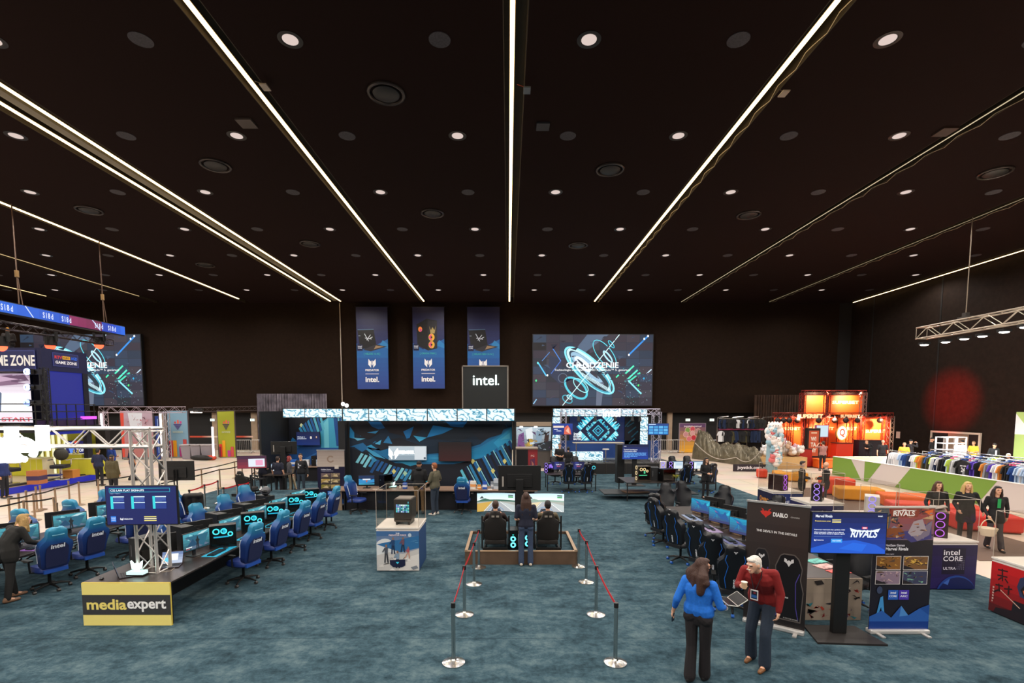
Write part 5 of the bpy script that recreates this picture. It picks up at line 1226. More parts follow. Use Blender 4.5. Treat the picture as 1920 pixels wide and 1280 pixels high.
# ================================================================ right row: black chairs
RX0, RX1 = 4.68, 6.17
yR = PF(1560, 1162, 0).y
table(RX0, yR + .03, RX1, 14.9, 'long black double desk with black chairs behind the dark roll-up banner', m=mat('#2a201c', .35, var=.2, bscale=3))
t = thing('sign_panel', 'pale art-print panel closing the near end of the black-chair desk', 'sign', (RX0, yR, 0))
P = Pic(1463, 1082, 1612, 1162, RX1 - RX0, .74, '#b09a86', .001); P.grad(1463, 1082, 1612, 1162, '#b4a18e', '#a39282', 3)
rn = random.Random(21)
for i in range(46):
    x = rn.uniform(1520, 1610); y = rn.uniform(1088, 1158)
    if x < 1568 and y < 1128: continue
    P.poly([(x + rn.uniform(-9, 9), y + rn.uniform(-6, 6)) for _ in range(4)], rn.choice(['#8a1f1c', '#c0402c', '#2a1c22', '#5a3a7a', '#d8cfc4', '#3a8a96', '#7a2a2a', '#1c1620']))
P.poly([(1527, 1086), (1540, 1084), (1545, 1092), (1532, 1094)], '#2a2220'); P.build('printed_face', t, (0, -.003, 0)); MB().b2((0, 0, 0), (RX1 - RX0, .03, .745)).build('board', mat('#9a8876', .5), t)
GR = 'black racing chairs around the right-hand desk'
o2 = ['nearest the dark roll-up banner', 'second from the dark roll-up banner', 'third from the dark roll-up banner', 'fourth from the dark roll-up banner', 'fifth from the dark roll-up banner', 'farthest from the banner']
for i, (x, y, a) in enumerate(((4.08, 9.0, 160), (4.1, 9.8, 150), (4.26, 10.75, 128), (4.16, 11.9, 122), (4.2, 13.35, 112), (4.28, 14.2, 150))):
    chair('black', x, y, R(a), 'black racing chair on the open side of the desk, ' + o2[i], GR)
for i, (x, y, a) in enumerate(((5.75, 15.9, 12), (4.95, 15.5, -15), (6.45, 15.0, -40), (6.5, 12.7, -70), (7.1, 13.4, -60), (6.5, 11.4, -80), (6.45, 10.2, -80), (6.4, 9.2, -70))):
    chair('black', x, y, R(a), 'black racing chair across the desk, ' + ['at its far end facing the hall', 'beside the one facing the hall', 'at the far corner', 'near the middle', 'behind the middle one', 'beyond the nearest monitors', 'hidden by the dark banner', 'closest to the television stand'][i], GR)
for i, y in enumerate((9.9, 11.05, 12.2, 13.4)):
    monitor('mag', (5.2, y, .75), R(-62), 'monitor with cyan magenta picture facing the open side, ' + o2[i], 'monitors on the right-hand desk')
    monitor('mag', (5.7, y + .25, .75), R(120), 'monitor seen from behind on the black-chair desk, ' + o2[i], 'monitors on the right-hand desk')
    station_kit(4.95, y + .05, R(-90), 'on the black-chair desk, ' + o2[i], 'keyboards on the right-hand desk', pad=['#3a4a8a', '#4a4f78', '#8a7a9a', '#7a8aa8'][i])
    # headphones
    t = thing('headphones', 'black headphones lying on the black-chair desk, ' + o2[i], 'headphones', (5.3, y - .45, .75), R(40), 'headphones on the right-hand desk'); MB().tube([(.09 * math.cos(a), 0, .04 + .09 * math.sin(a)) for a in [PI * k / 12 for k in range(13)]], .012, 6).build('headband', BLK, t)
    for s in (-1, 1): MB().cyl((s * .09 - .02, 0, .045), (s * .09 + .02, 0, .045), .042, .042, 12).build('ear_cup', mat('#3a2a2a', .5), t)
    carton(5.45, y + .6, .75, .3, .34, .18, '#8a7058', 'brown carton between monitors on the black-chair desk, ' + o2[i], .3, grp='cartons on the right-hand desk')
# lying colourful items behind the stand
for px, py, c, lab in ((1530, 1052, '#5aa89c', 'small green headset lying on the desk by the television stand'), (1547, 1062, '#c89a94', 'pink patterned mouse mat on the desk by the television stand'), (1583, 1072, '#c8504a', 'red patterned mouse mat at the desk end')):
    q = PF(px, py, .75); tag(MB().box((0, 0, .006), (.34, .24, .012)).build('mouse_mat', mat(c, .6, var=.6, bscale=14), None, (min(q.x, RX1 - .2), max(q.y, yR + .2), .75), .3), lab, 'mouse mat')
# ================================================================ display case in the middle
def d_force(P):
    P.grad(0, 0, 98, 90, '#1f5a92', '#c9c9c6', 8); P.disc(20, 45, 26, 28, '#d6dadb', 24); P.poly([(0, 55), (30, 48), (60, 52), (98, 40), (98, 90), (0, 90)], '#c6c3bf'); P.poly([(60, 62), (98, 52), (98, 90), (50, 90)], '#dad6d0'); P.poly([(0, 30), (98, 10), (98, 38), (55, 48)], '#2b689c')
    P.busy(0, 56, 98, 90, ['#d8d4ce', '#b8b4b0', '#e6e2de', '#a8a6a6'], 26, 3, .12).busy(2, 8, 96, 40, ['#2b689c', '#3a78a8', '#4a84b0'], 14, 9, .1)
    P.text('THE', 49, 5, 3, '#f2f4f7', 9, .05); P.text('PREDATOR FORCE', 49, 9, 3.6, '#f2dfe0', 40, .05); P.disc(77, 9, 4, 4.4, '#b8c9d6', 14)
    # plain generic figures
    def fig(x, y, h, c1, c2, lean=0):
        P.poly([(x - h * .09, y - h * .75), (x + h * .1, y - h * .77), (x + h * .08, y - h * .45), (x - h * .07, y - h * .45)], c1); P.poly([(x - h * .07, y - h * .46), (x, y - h * .46), (x - h * .03 + lean, y), (x - h * .1 + lean, y)], c2); P.poly([(x, y - h * .46), (x + h * .08, y - h * .46), (x + h * .13, y), (x + h * .06, y)], c2)
        P.disc(x + h * .01, y - h * .84, h * .055, h * .075, '#8a6a5a', 10); P.poly([(x - h * .09, y - h * .73), (x - h * .2, y - h * .55), (x - h * .16, y - h * .5), (x - h * .05, y - h * .66)], c1)
    fig(22, 72, 46, '#4a4f58', '#2a2c34'); fig(38, 52, 42, '#20406a', '#1b2c4a'); fig(61, 48, 38, '#6a4a5a', '#1e2a40', -2); fig(73, 62, 30, '#a4505a', '#c48a72', -6)
    P.poly([(30, 66), (66, 64), (66, 78), (58, 82), (38, 82), (31, 76)], '#161c3a'); fig(48, 84, 44, '#7f94a8', '#151a34'); P.poly([(44, 70), (52, 70), (48, 75)], '#3fd0f0'); P.poly([(78, 82), (92, 78), (96, 84), (84, 88)], '#7a8088')
def d_side(P): P.grad(0, 0, 98, 90, '#1f4f84', '#101c34', 6); P.poly([(60, 20), (70, 30), (64, 44)], '#c8d4e0')
pa, pb = PF(706, 1071, 0), PF(787, 1071, 0)
w = (pb.x - pa.x); cxx = (pa.x + pb.x) / 2; cyy = pa.y + w / 2
display_plinth(cxx, cyy, 'display plinth with icy group poster and clear case holding a computer', d_force, None, '#1f3f6c', w)
bpy.data.objects['display_plinth'].children
tb = display_plinth  # keep helper name
# computer on feet inside
t = thing('showcase_computer', 'grey desktop computer with small bright screen inside the clear case', 'computer', (cxx + .08, cyy, 1.01), R(-4)); t.scale = (1.22, 1.1, 1.15)
MB().b2((-.17, -.2, .1), (.17, .2, .52)).build('case', mat('#4a4440', .4, .4), t, bevel=.012); MB().b2((-.15, -.18, .52), (.15, .18, .53)).build('top_grille', mat('#8a8078', .4, .5), t)
for s in (-1, 1): MB().b2((s * .12 - .015, -.2, 0), (s * .12 + .015, .18, .1)).build('foot', mat('#2c2724', .4, .4), t)
MB().prism([(-.17, .1), (.17, .1), (.15, .06), (-.15, .06)], -.21, -.17).build('chin', mat('#5a524c', .4, .4), t)
P = Pic(0, 0, 30, 20, .26, .17, '#123038', .0008); rn = random.Random(2)
for i in range(8):
    for j in range(5): P.rect(.6 + i * 3.7, .6 + j * 3.9, 3.7 + i * 3.7 * 1.0, 3.9 + j * 3.9, rn.choice(['#57c8d0', '#d8f4f0', '#3f9aa8', '#8ad8c8', '#1b5a70', '#c4d8f0', '#7f9ae0']))
P.build('lit_screen', t, (-.13, -.203, .25), 0, 1.3)
Q = Pic(0, 0, 10, 10, .04, .04, None); Q.poly([(2, 10), (5, 0), (8, 10)], '#5fd8f0'); Q.build('lit_emblem', t, (.09, -.203, .44), 0, 1.2)
# ================================================================ simulator platform
yp0, yp1 = PF(872, 1058, 0).y, A(885, 994, 13.6).y
xa, xb = PF(872, 1058, 0).x, PF(1082, 1058, 0).x; hp_ = A(900, 1033, yp0).z
t = thing('simulator_platform', 'low brown platform with raised rim under the two racing seats', 'platform', (0, 0, 0))
PB = mat('#5a4636', .5, var=.12, bscale=4)
MB().b2((xa, yp0, 0), (xb, yp0 + .05, hp_)).build('front_board', PB, t); MB().b2((xa, yp1 - .05, 0), (xb, yp1, hp_)).build('back_board', PB, t)
MB().b2((xa, yp0, 0), (xa + .05, yp1, hp_)).build('side_board', PB, t); MB().b2((xb - .05, yp0, 0), (xb, yp1, hp_)).build('side_board', PB, t)
MB().b2((xa - .012, yp0 - .012, hp_ - .01), (xb + .012, yp0 + .06, hp_ + .006)).b2((xa - .012, yp0, hp_ - .01), (xa + .06, yp1, hp_ + .006)).b2((xb - .06, yp0, hp_ - .01), (xb + .012, yp1, hp_ + .006)).build('rim_edge', mat('#a08468', .4), t)
zf = hp_ - .07
MB().b2((xa + .05, yp0 + .05, 0), (xb - .05, yp1 - .05, zf)).build('carpet_infill', CARP, t)
def road(P, k):
    P.rect(0, 0, 120, 50, '#9fa8ac'); P.grad(0, 0, 120, 22, '#bfe2f6', '#eef4f2', 5); P.poly([(0, 21), (25, 14), (40, 18), (70, 18), (120, 19), (120, 26), (0, 26)], '#3e6a5a' if k == 0 else '#8fa89a'); P.rect(0, 23, 120, 50, '#a8aaa2'); P.poly([(0, 28), (48, 23), (20, 50), (0, 50)], '#c9a24e' if k == 0 else '#d8c9a4'); P.poly([(30, 50), (52, 24), (72, 24), (112, 50)], '#a9adb0'); P.poly([(72, 24), (120, 32), (120, 50), (110, 50)], '#bcc4c4'); P.line(72, 24, 114, 50, 1.2, '#f2f2ee'); P.line(50, 24, 22, 50, 1, '#f2f2ee')
    P.poly([(8, 14), (16, 7), (22, 14)], '#3a4a44').rect(98, 4, 114, 7, '#2a3a34').rect(98, 8, 114, 12, '#3f9a54'); P.poly([(44, 50), (48, 42), (72, 42), (76, 50)], '#3a4a60'); P.ring(60, 50, 24, 13, 1.5, '#5f8ab4', 0, 20, PI, 2 * PI)
def curved_screen(cx, cy, z0, z1, W, lab, k, e):
    t = thing('curved_monitor', lab, 'monitor', (cx, cy, z0)); H = z1 - z0; n = 14; Rr = 1.3
    P = Pic(0, 0, 120, 50, W, H, None, .0009); road(P, k)
    def bend(v, off=0):
        # subdivide across width first
        a = (v[0] - W / 2) / Rr; return ((Rr + off) * math.sin(a), v[1] + Rr * (math.cos(a) - 1) * 1.0, v[2])
    # cut polygons into strips so they bend
    Q = MB()
    for f, c in zip(P.mb.f, P.mb.c):
        pts = [P.mb.v[i] for i in f]; yv = pts[0][1]
        for i in range(n):
            lo, hi = W * i / n, W * (i + 1) / n; pp = [(p[0], p[2]) for p in pts]
            for lim, sg in ((lo, 1), (hi, -1)):
                out = []
                for j in range(len(pp)):
                    a_, b_ = pp[j - 1], pp[j]; ia, ib = (a_[0] - lim) * sg >= -1e-9, (b_[0] - lim) * sg >= -1e-9
                    if ia != ib: u = (lim - a_[0]) / (b_[0] - a_[0]); out.append((lim, a_[1] + (b_[1] - a_[1]) * u))
                    if ib: out.append(b_)
                pp = out
                if not pp: break
            if len(pp) > 2: Q.add([bend((x, yv, z)) for x, z in pp], [tuple(range(len(pp)))], 0, c)
    Q.build('lit_screen', t, attr_mat(e)) if False else Q.build('lit_screen', attr_mat(e), t)
    mb = MB(); vs = []
    for i in range(n + 1):
        x = W * i / n; f0 = bend((x, .004, 0)); vs += [(f0[0] * 1.01, f0[1], -.012), (f0[0] * 1.01, f0[1], H + .012), (f0[0] * 1.01, f0[1] + .05, H + .012), (f0[0] * 1.01, f0[1] + .05, -.012)]
    fs = []
    for i in range(n): fs += [(i * 4 + j, (i + 1) * 4 + j, (i + 1) * 4 + (j + 1) % 4, i * 4 + (j + 1) % 4) for j in range(4)]
    mb.add(vs, fs + [(3, 2, 1, 0), tuple(n * 4 + j for j in range(4))]); mb.build('housing', BLK, t)
    MB().cyl((0, .12, zf - z0), (0, .12, H * .6), .03).b2((-.2, -.0, zf - z0), (.2, .35, zf - z0 + .02)).b2((-.05, .03, H * .4), (.05, .14, H * .65)).build('stand', BLK, t)
    return t
def A2(px, py, Y): return A(px, py, Y)
for k, (p0, p1, lab, e) in enumerate((((895, 925), (965, 959), 'curved monitor with road and yellow verge before the seat on the display-case side', 1.2), ((987, 926), (1057, 960), 'curved monitor with pale road before the other racing seat', 1.3))):
    a, b = A(p0[0], p0[1], 13.25), A(p1[0], p1[1], 13.25)
    curved_screen((a.x + b.x) / 2, 13.35, b.z, a.z, (b.x - a.x) * 1.04, lab, k, e)
def rig(cx, lab):
    t = thing('racing_simulator_seat', lab, 'racing seat', (cx, 12.15, zf)); SM = mat('#17120f', .75, bump=.3, bscale=150)
    rings = []
    for z, w, y in ((.22, .25, -.02), (.3, .27, -.05), (.5, .26, -.09), (.65, .27, -.12), (.72, .25, -.13), (.78, .17, -.14), (.9, .13, -.15), (.95, .1, -.15), (.97, .05, -.15)):
        ring = []
        for i in range(9): u = -1 + i / 4; ring.append((w * u, y - .07 + .04 * u * u, z))
        for i in range(9): u = 1 - i / 4; ring.append((w * u, y + .02 + .12 * abs(u) ** 3 * (z < .75), z))
        rings.append(ring)
    b = MB().loft(rings).build('backrest', SM, t, smooth=True)
    for s in (-1, 1): MB().b2((s * .055 - .035, -.235, .83), (s * .055 + .035, -.215, .87)).build('harness_slot', mat('#8a8278', .5), b)
    MB().b2((-.12, -.19, .9), (.12, -.12, .965)).build('head_cushion', mat('#3a2f26', .7), b, bevel=.02)
    MB().loft([[(-.26, -.1, .12), (.26, -.1, .12), (.26, .5, .2), (-.26, .5, .2)], [(-.24, -.1, .24), (.24, -.1, .24), (.24, .5, .3), (-.24, .5, .3)]]).build('seat', SM, t, bevel=.03)
    for s in (-1, 1):
        MB().b2((s * .27 - .02, -.3, .0), (s * .27 + .02, 1.2, .06)).build('floor_rail', BLK, t); MB().b2((s * .33 - .018, -.02, .0), (s * .33 + .018, .04, .82)).build('upright', BLK, t); MB().b2((s * .33 - .018, .3, .55), (s * .33 + .018, .9, .6)).b2((s * .33 - .018, .8, .0), (s * .33 + .018, .86, .6)).build('side_frame', BLK, t)
    MB().b2((-.35, .78, .52), (.35, .86, .58)).b2((-.3, -.3, 0), (.3, -.24, .1)).build('cross_bar', BLK, t)
    M = Matrix.Translation((0, .62, .7)) @ Matrix.Rotation(R(70), 4, 'X')
    mb = MB(); mb.X = M; mb.tube([(.15 * math.cos(a), .15 * math.sin(a), 0) for a in [2 * PI * i / 20 for i in range(20)]], .015, 6, closed=True).tube([(-.15, 0, 0), (.15, 0, 0)], .015, 6).cyl((0, 0, -.15), (0, 0, 0), .04); mb.build('steering_wheel', BLK, t)
    for s in (-1, 1): MB().box((s * .08, 1.0, .12), (.07, .03, .16), rot=Matrix.Rotation(R(-25), 3, 'X')).build('pedal', CHROME, t)
    return t
xs1, xs2 = A(929, 990, 12.1).x, A(1027, 990, 12.1).x
rig(xs1, 'black racing simulator seat on the display-case side of the platform'); rig(xs2, 'black racing simulator seat on the open-carpet side of the platform')
q = A(962, 1020, 12.25)
pc_tower((q.x, 12.25, zf), 0, 'black tower with two cyan fan rings between the racing seats', None, 'dark', (.235, .42, .48))
mb = MB()
t = thing('fan_front', 'x', 'x'); bpy.data.objects.remove(t)
pcx = [o for o in bpy.data.objects if o.get('label') == 'black tower with two cyan fan rings between the racing seats'][0]
for zc in (.12, .27):
    MB().tube([(.05 * math.cos(a), -.214, zc + .05 * math.sin(a)) for a in [2 * PI * j / 20 for j in range(20)]], .017, 6, closed=True).build('lit_fan_ring', emi('#5fe8ff', 2.2), pcx)
MB().prism([(-.02, .38), (.02, .38), (.014, .36), (-.014, .36)], -.216, -.212).build('lit_emblem', emi('#35d8c8', 1.6), pcx)
t = dup(pcx, (q.x + .36, 12.35, zf), 0, 'computer tower glimpsed between the legs of the standing woman')
q = A(974, 919, 14.6); tvb = tv((q.x, 14.6, 0), PI, 'big television seen from behind, beyond the two curved monitors', None, W=1.22, H=.71, z=q.z, stand='column', base=(.8, .6))
MB().b2((-.05, .19, .55), (.07, .2, .62)).build('label_sticker', mat('#a08c78', .5), tvb)
# ================================================================ belt posts at the simulator
def chain(pts, labs, grp, col, style='steel', h=.9):
    for i, (x, y) in enumerate(pts): post(x, y, labs[i], grp, pts[i + 1] if i + 1 < len(pts) else None, col, style, h)
fp = lambda px, py: (PF(px, py).x, PF(px, py).y)
chain([fp(1085, 1062), fp(1099, 1091), fp(1117.5, 1152), fp(1153.5, 1242)], ['steel post with red belt on the open-carpet side, touching the platform', 'steel post on the open-carpet side, second from the platform', 'steel post on the open-carpet side, third from the platform', 'steel post on the open-carpet side, last before the camera'], 'steel posts of the open-carpet side red belt line', '#c0141e')
chain([fp(898, 1064), fp(889, 1095), fp(871, 1152), fp(850.5, 1242)], ['steel post with red belt on the display-case side, touching the platform', 'steel post on the display-case side, second from the platform', 'steel post on the display-case side, third from the platform', 'steel post on the display-case side, last before the camera'], 'steel posts of the display-case side red belt line', '#c0141e')
# far-left red belts
chain([fp(421, 960), fp(446, 952), fp(470, 946)], ['steel post with red belt before the small platform', 'middle steel post with red belt by the small platform', 'far steel post with red belt by the racing seat'], 'posts of the short red belt by the small platform', '#c0141e')
chain([fp(357, 966), fp(385, 953), fp(410, 943)], ['steel post with red belt nearest the lone blue chair', 'steel post between the lone chair and the beige floor', 'steel post with red belt at the carpet edge'], 'posts of the red belt by the lone blue chair', '#c0141e')
# black belts
chain([fp(20, 986), fp(66, 975), fp(106, 962), fp(150, 946), fp(186, 940), fp(250, 930)], ['tan belt post in front row, first from the picture edge', 'tan belt post in front row, second along', 'tan belt post in front row, third along', 'tan belt post in front row, fourth along', 'tan belt post in front row, beside the sign-up screen', 'tan belt post behind the silver truss'], 'tan posts with black belts, front row', '#151210', 'tan')
chain([fp(-30, 1010), fp(48, 992), fp(104, 984), (fp(110, 998))], ['tan belt post at the picture edge by the second desk', 'tan belt post behind the blond person', 'tan belt post behind the blue chair back', 'tan belt post pair beside the blue chair back'], 'tan posts with black belts, nearest the second desk', '#151210', 'tan')
chain([fp(310, 925), fp(379, 914), fp(441, 896), fp(478, 888)], ['tan belt post just right of the reversed television', 'tan belt post in the upper belt line, second along', 'tan belt post in the upper belt line, third along', 'tan belt post where the upper line meets the screens'], 'tan posts of the upper black belt line', '#151210', 'tan')
chain([fp(300, 950), fp(413, 915), fp(455, 905)], ['tan belt post hidden behind the reversed television', 'tan belt post in the lower belt line', 'tan belt post at the end of the lower belt line'], 'tan posts of the lower black belt line', '#151210', 'tan')
for i, (px, py) in enumerate(((38, 975), (52, 968), (70, 958), (78, 955), (131, 944))):
    post(*fp(px, py), 'loose tan belt post among the black belts by the lounge stage', 'loose tan posts by the lounge stage', None, '#151210', 'tan')
# ================================================================ banners and stand at the right
def d_dark(P):
    P.grad(0, 0, 95, 200, '#3a302c', '#1c1717', 6)
    P.poly([(22, 8), (25, 12), (21, 14), (24, 18), (28, 21), (30, 24), (32, 21), (36, 18), (39, 14), (35, 12), (38, 8), (34, 10), (33, 13), (30, 12), (27, 13), (26, 10)], '#c8342a'); P.text('DIABLO', 52, 17, 7, '#f0eeec', 22, .03).text('CHAIRS', 74, 18.5, 2, '#b8b4b0', 13); P.text("THE DEVIL'S IN THE DETAILS", 47, 46, 4, '#e8e6e4', 62, .02)
    for cx, s, c in ((26, .8, '#1b181a'), (68, 1.25, '#141214')):
        w = 22 * s; y = 75 if s < 1 else 78
        P.poly([(cx - w * .5, y + 4), (cx - w * .3, y), (cx + w * .3, y), (cx + w * .55, y + 6), (cx + w * .75, y + 22), (cx + w * .68, y + 40), (cx + w * .85, y + 60), (cx + w * .75, y + 110), (cx - w * .75, y + 110), (cx - w * .85, y + 60), (cx - w * .68, y + 40), (cx - w * .75, y + 22)], '#5a524e' if s > 1 else '#453e3c')
        P.poly([(cx - w * .46, y + 5), (cx - w * .28, y + 2), (cx + w * .28, y + 2), (cx + w * .5, y + 8), (cx + w * .7, y + 23), (cx + w * .62, y + 40), (cx + w * .8, y + 60), (cx + w * .7, y + 108), (cx - w * .7, y + 108), (cx - w * .8, y + 60), (cx - w * .62, y + 40), (cx - w * .7, y + 23)], c)
        for k in (-1, 1): P.line(cx + k * w * .6, y + 30, cx + k * w * .4, y + 46, 1.2, '#4a3f8a'); P.line(cx + k * w * .4, y + 46, cx + k * w * .45, y + 85, 1.2, '#4a3f8a'); P.line(cx + k * w * .45, y + 85, cx + k * w * .6, y + 105, 1.2, '#4a3f8a')
        hy = y + 12; q = 3.6 * s
        P.poly([(cx - q * 1.5, hy - q), (cx - q * .7, hy - q * .6), (cx - q * .6, hy), (cx, hy - q * .4), (cx + q * .6, hy), (cx + q * .7, hy - q * .6), (cx + q * 1.5, hy - q), (cx + q * 1.6, hy + q * .3), (cx + q * .7, hy + q * .8), (cx, hy + q * 2), (cx - q * .7, hy + q * .8), (cx - q * 1.6, hy + q * .3)], '#c9c6c6')
    P.text('X-HORN', 62, 150, 2.6, '#e8e6e4', 14); P.text('IT FITS THE DETAILS', 74, 184, 2, '#a8a4a0', 22)
a, b = fp(1393, 1163), fp(1508, 1191)
rollup(a[0], a[1], b[0], b[1], 2.12, 'dark roll-up banner printed with two large black chairs behind the man in red', d_dark)
def d_riv(P):
    P.grad(0, 0, 95, 52, '#a4402c', '#6a5a70', 6); P.rect(0, 52, 95, 200, '#191520')
    P.poly([(0, 0), (22, 0), (26, 22), (20, 48), (0, 48)], '#55585c').poly([(24, 2), (40, 0), (36, 26), (28, 24)], '#2c2c3c').poly([(0, 46), (60, 36), (90, 22), (92, 50), (60, 56), (52, 50), (0, 53)], '#3f3a78').poly([(62, 46), (92, 20), (88, 44), (70, 54)], '#7c6f84').disc(12, 12, 4, 5, '#c9ccc8').poly([(16, 16), (22, 14), (22, 38), (16, 36)], '#c48a3a')
    P.poly([(14, 44), (20, 34), (32, 30), (44, 34), (50, 44), (40, 48), (22, 48)], '#8a4a24').poly([(54, 40), (62, 22), (76, 18), (82, 34), (74, 44), (60, 46)], '#a89aa0').poly([(78, 6), (92, 2), (90, 14)], '#e06a2a')
    P.busy(0, 0, 95, 50, ['#6a3a34', '#8a5a4a', '#4a4468', '#b06a44', '#2c2434', '#8a8494', '#c8a078'], 70, 14, .08)
    P.poly([(24, 0), (70, 0), (68, 14), (26, 14)], '#8a3a2a')
    P.rect(43, 1.5, 49, 3.5, '#d8a0a0').text('RIVALS', 46, 9, 8, '#f4f0ea', 34, .05)
    P.poly([(28, 3.6), (66, 3.4), (60, 5), (34, 5)], '#f4f0ea')
    P.rect(7, 58, 16, 69, '#e08a2a').text('12', 11.5, 63.5, 5.5, '#f8ead8', 6, .03).text('NetEase Games', 20, 60.5, 4, '#e6e0ea', 30, .02, 'l').text('Marvel Rivals', 20, 66.5, 5.2, '#f4f1f6', 36, .04, 'l').text('Zrzuty ekranu z gry:', 8, 75, 2, '#d8d0d8', 26, .03, 'l')
    for i, (x, y, c, d) in enumerate(((7, 79, '#8a5a24', '#d09a44'), (50, 79, '#7a5430', '#e0b04a'), (7, 103, '#8a7486', '#c0a0a0'), (50, 103, '#3a3c58', '#7ab094'))):
        P.rect(x - .8, y - .8, x + 38.8, y + 21.8, '#d8d0cc').rect(x, y, x + 38, y + 21, c).busy(x, y, x + 38, y + 21, [c, d, '#241c20', '#5a4030', d], 26, i + 3, .16).poly([(x, y + 21), (x, y + 14), (x + 12, y + 18), (x + 18, y + 21)], '#241c20')
    intel_badge(P, 36, 142, 8, 'CORE', '#2a5ab4'); intel_badge(P, 53, 142, 8, 'ARC', '#4a34a8'); P.disc(14, 134, 4.5, 6, '#3a4460').poly([(16, 146), (20, 144), (22, 160), (24, 174), (20, 174), (18, 162), (14, 174), (11, 174), (14, 158)], '#3f8cc8')
    P.poly([(0, 178), (20, 168), (35, 180), (50, 160), (62, 176), (80, 164), (95, 158), (95, 190), (0, 190)], '#2a5aa8').poly([(50, 160), (62, 176), (48, 178)], '#4a86c8').poly([(80, 164), (95, 158), (95, 176)], '#1f4a94').rect(0, 186, 95, 200, '#173a86')
a, b = fp(1627, 1186), fp(1738, 1186)
rollup(a[0], a[1], b[0], b[1], 2.10, 'colourful game roll-up banner with four small pictures beside the stand television', d_riv)
def d_stand(P):
    P.grad(0, 0, 160, 90, '#07123f', '#0f3a9c', 8); P.poly([(0, 90), (0, 80), (50, 64), (95, 60), (140, 70), (160, 82), (160, 90)], '#1a56c8'); P.poly([(60, 80), (90, 66), (120, 70), (110, 86)], '#1e64d8')
    P.text('Marvel Rivals', 7, 7.5, 6, '#f0f4fb', 36, .02, 'l').text('intel.', 146, 6, 3.6, '#f0f4fb', 10).text('Prezentowane przez', 6, 19, 3.6, '#f0d870', 34, .02, 'l'); stripes3(P, 43, 14.5, 19)
    P.text('Rejestracja rozpoczyna się o godzinie 10:00', 5, 38, 3, '#f0f4fb', 66, .02, 'l').text('Zbierz znajomych i dołącz do gry w Marvel\nRivals, aby zyskać szansę na wygranie nagród', 5, 45.5, 6.5, '#f0f4fb', 66, .02, 'l').rect(5, 53, 66, 53.4, '#8fb0e0'); predator(P, 8, 61.5, 2.6); P.rect(42, 58, 66, 66.5, '#3a9ae8').text('intel CORE', 54, 62, 3, '#e8f4fc', 18)
    P.rect(107, 30, 119, 35, '#c83a5a').rect(109, 31, 117, 34, '#f2d0d8').text('RIVALS', 113, 45.5, 17, '#e8f2fb', 56, .05, slant=4)
    P.poly([(81, 33), (98, 38), (128, 38), (146, 33), (142, 41), (84, 41)], '#e8f2fb')
a = PF(1583, 1190, 0); q = A(1581, 1035, a.y)
tv((q.x, a.y - .1, 0), R(-4), 'stand television with blue game slide between the two roll-up banners', d_stand, W=1.13, H=.65, z=q.z, e=1.15, base=(1.05, .65))
# ================================================================ line of display plinths
def d_core(P): P.grad(0, 0, 98, 90, '#1c1740', '#2c2060', 5); P.rect(12, 8, 48, 60, '#161232'); P.text('intel', 25, 18, 8, '#e6e4f0', 26).text('CORE', 27, 26, 7, '#e6e4f0', 30).text('ULTRA', 24, 46, 4.5, '#d8d4ea', 22); [P.disc(34 + i * 4, 28 + j * 4.5, .6, .6, '#a8a4c8', 5) for i in range(4) for j in range(5)]; P.disc(60, 108, 46, 46, '#1f3c86', 30); P.disc(62, 112, 45, 45, '#141a4c', 30)
def d_core2(P):
    P.grad(0, 0, 98, 90, '#1c1740', '#2c2060', 4); P.rect(26, 6, 74, 60, '#15112e'); P.text('intel', 45, 15, 11, '#f2f0f8', 33, .01).text('CORE', 48, 28, 10, '#f2f0f8', 40, .01).text('ULTRA', 42, 48, 5.5, '#e8e4f4', 26, .01)
    for i in range(5):
        for j in range(6): P.disc(56 + i * 3.6, 28 + j * 4.2, .45 if i + j < 5 else .9, .45 if i + j < 5 else .9, '#a8a4c8', 5)
    P.disc(58, 104, 42, 42, '#23489a', 34); P.disc(60, 108, 42, 42, '#15205a', 34); P.poly([(30, 78), (44, 68), (40, 82)], '#3f6ac0')
def d_hiro(P): P.grad(0, 0, 98, 90, '#191530', '#241c50', 4); P.ring(22, 26, 6, 9, 2.4, '#e0922a'); P.text('HIRO', 52, 26, 11, '#e0922a', 42, .05); P.text('HIRO', 60, 40, 5, '#b8b0c8', 20)
def d_act(P): P.grad(0, 0, 98, 90, '#1c1740', '#2c2060', 4); P.text('ACTINA', 50, 24, 14, '#d8d4e2', 80, .05, slant=6)
PXc = 9.06
ds = [(16.5, lambda P: (P.grad(0, 0, 98, 90, '#15245a', '#1c3a86', 3), P.text('intel', 30, 14, 8, '#e6e8f4', 26), P.text('CORE', 34, 28, 11, '#e6e8f4', 42)), d_hiro, 'display plinth with orange letters on its side, nearest the tarpaulin'),
      (14.55, d_core, d_act, 'display plinth with slanted white letters, second from the tarpaulin'),
      (12.6, d_core, d_core, 'display plinth hidden behind the stand television'),
      (10.55, d_core2, d_core, 'violet display plinth with glass case beside the game banner')]
for y, f, l, lab in ds: display_plinth(PXc, y, lab, f, l, '#241a52')
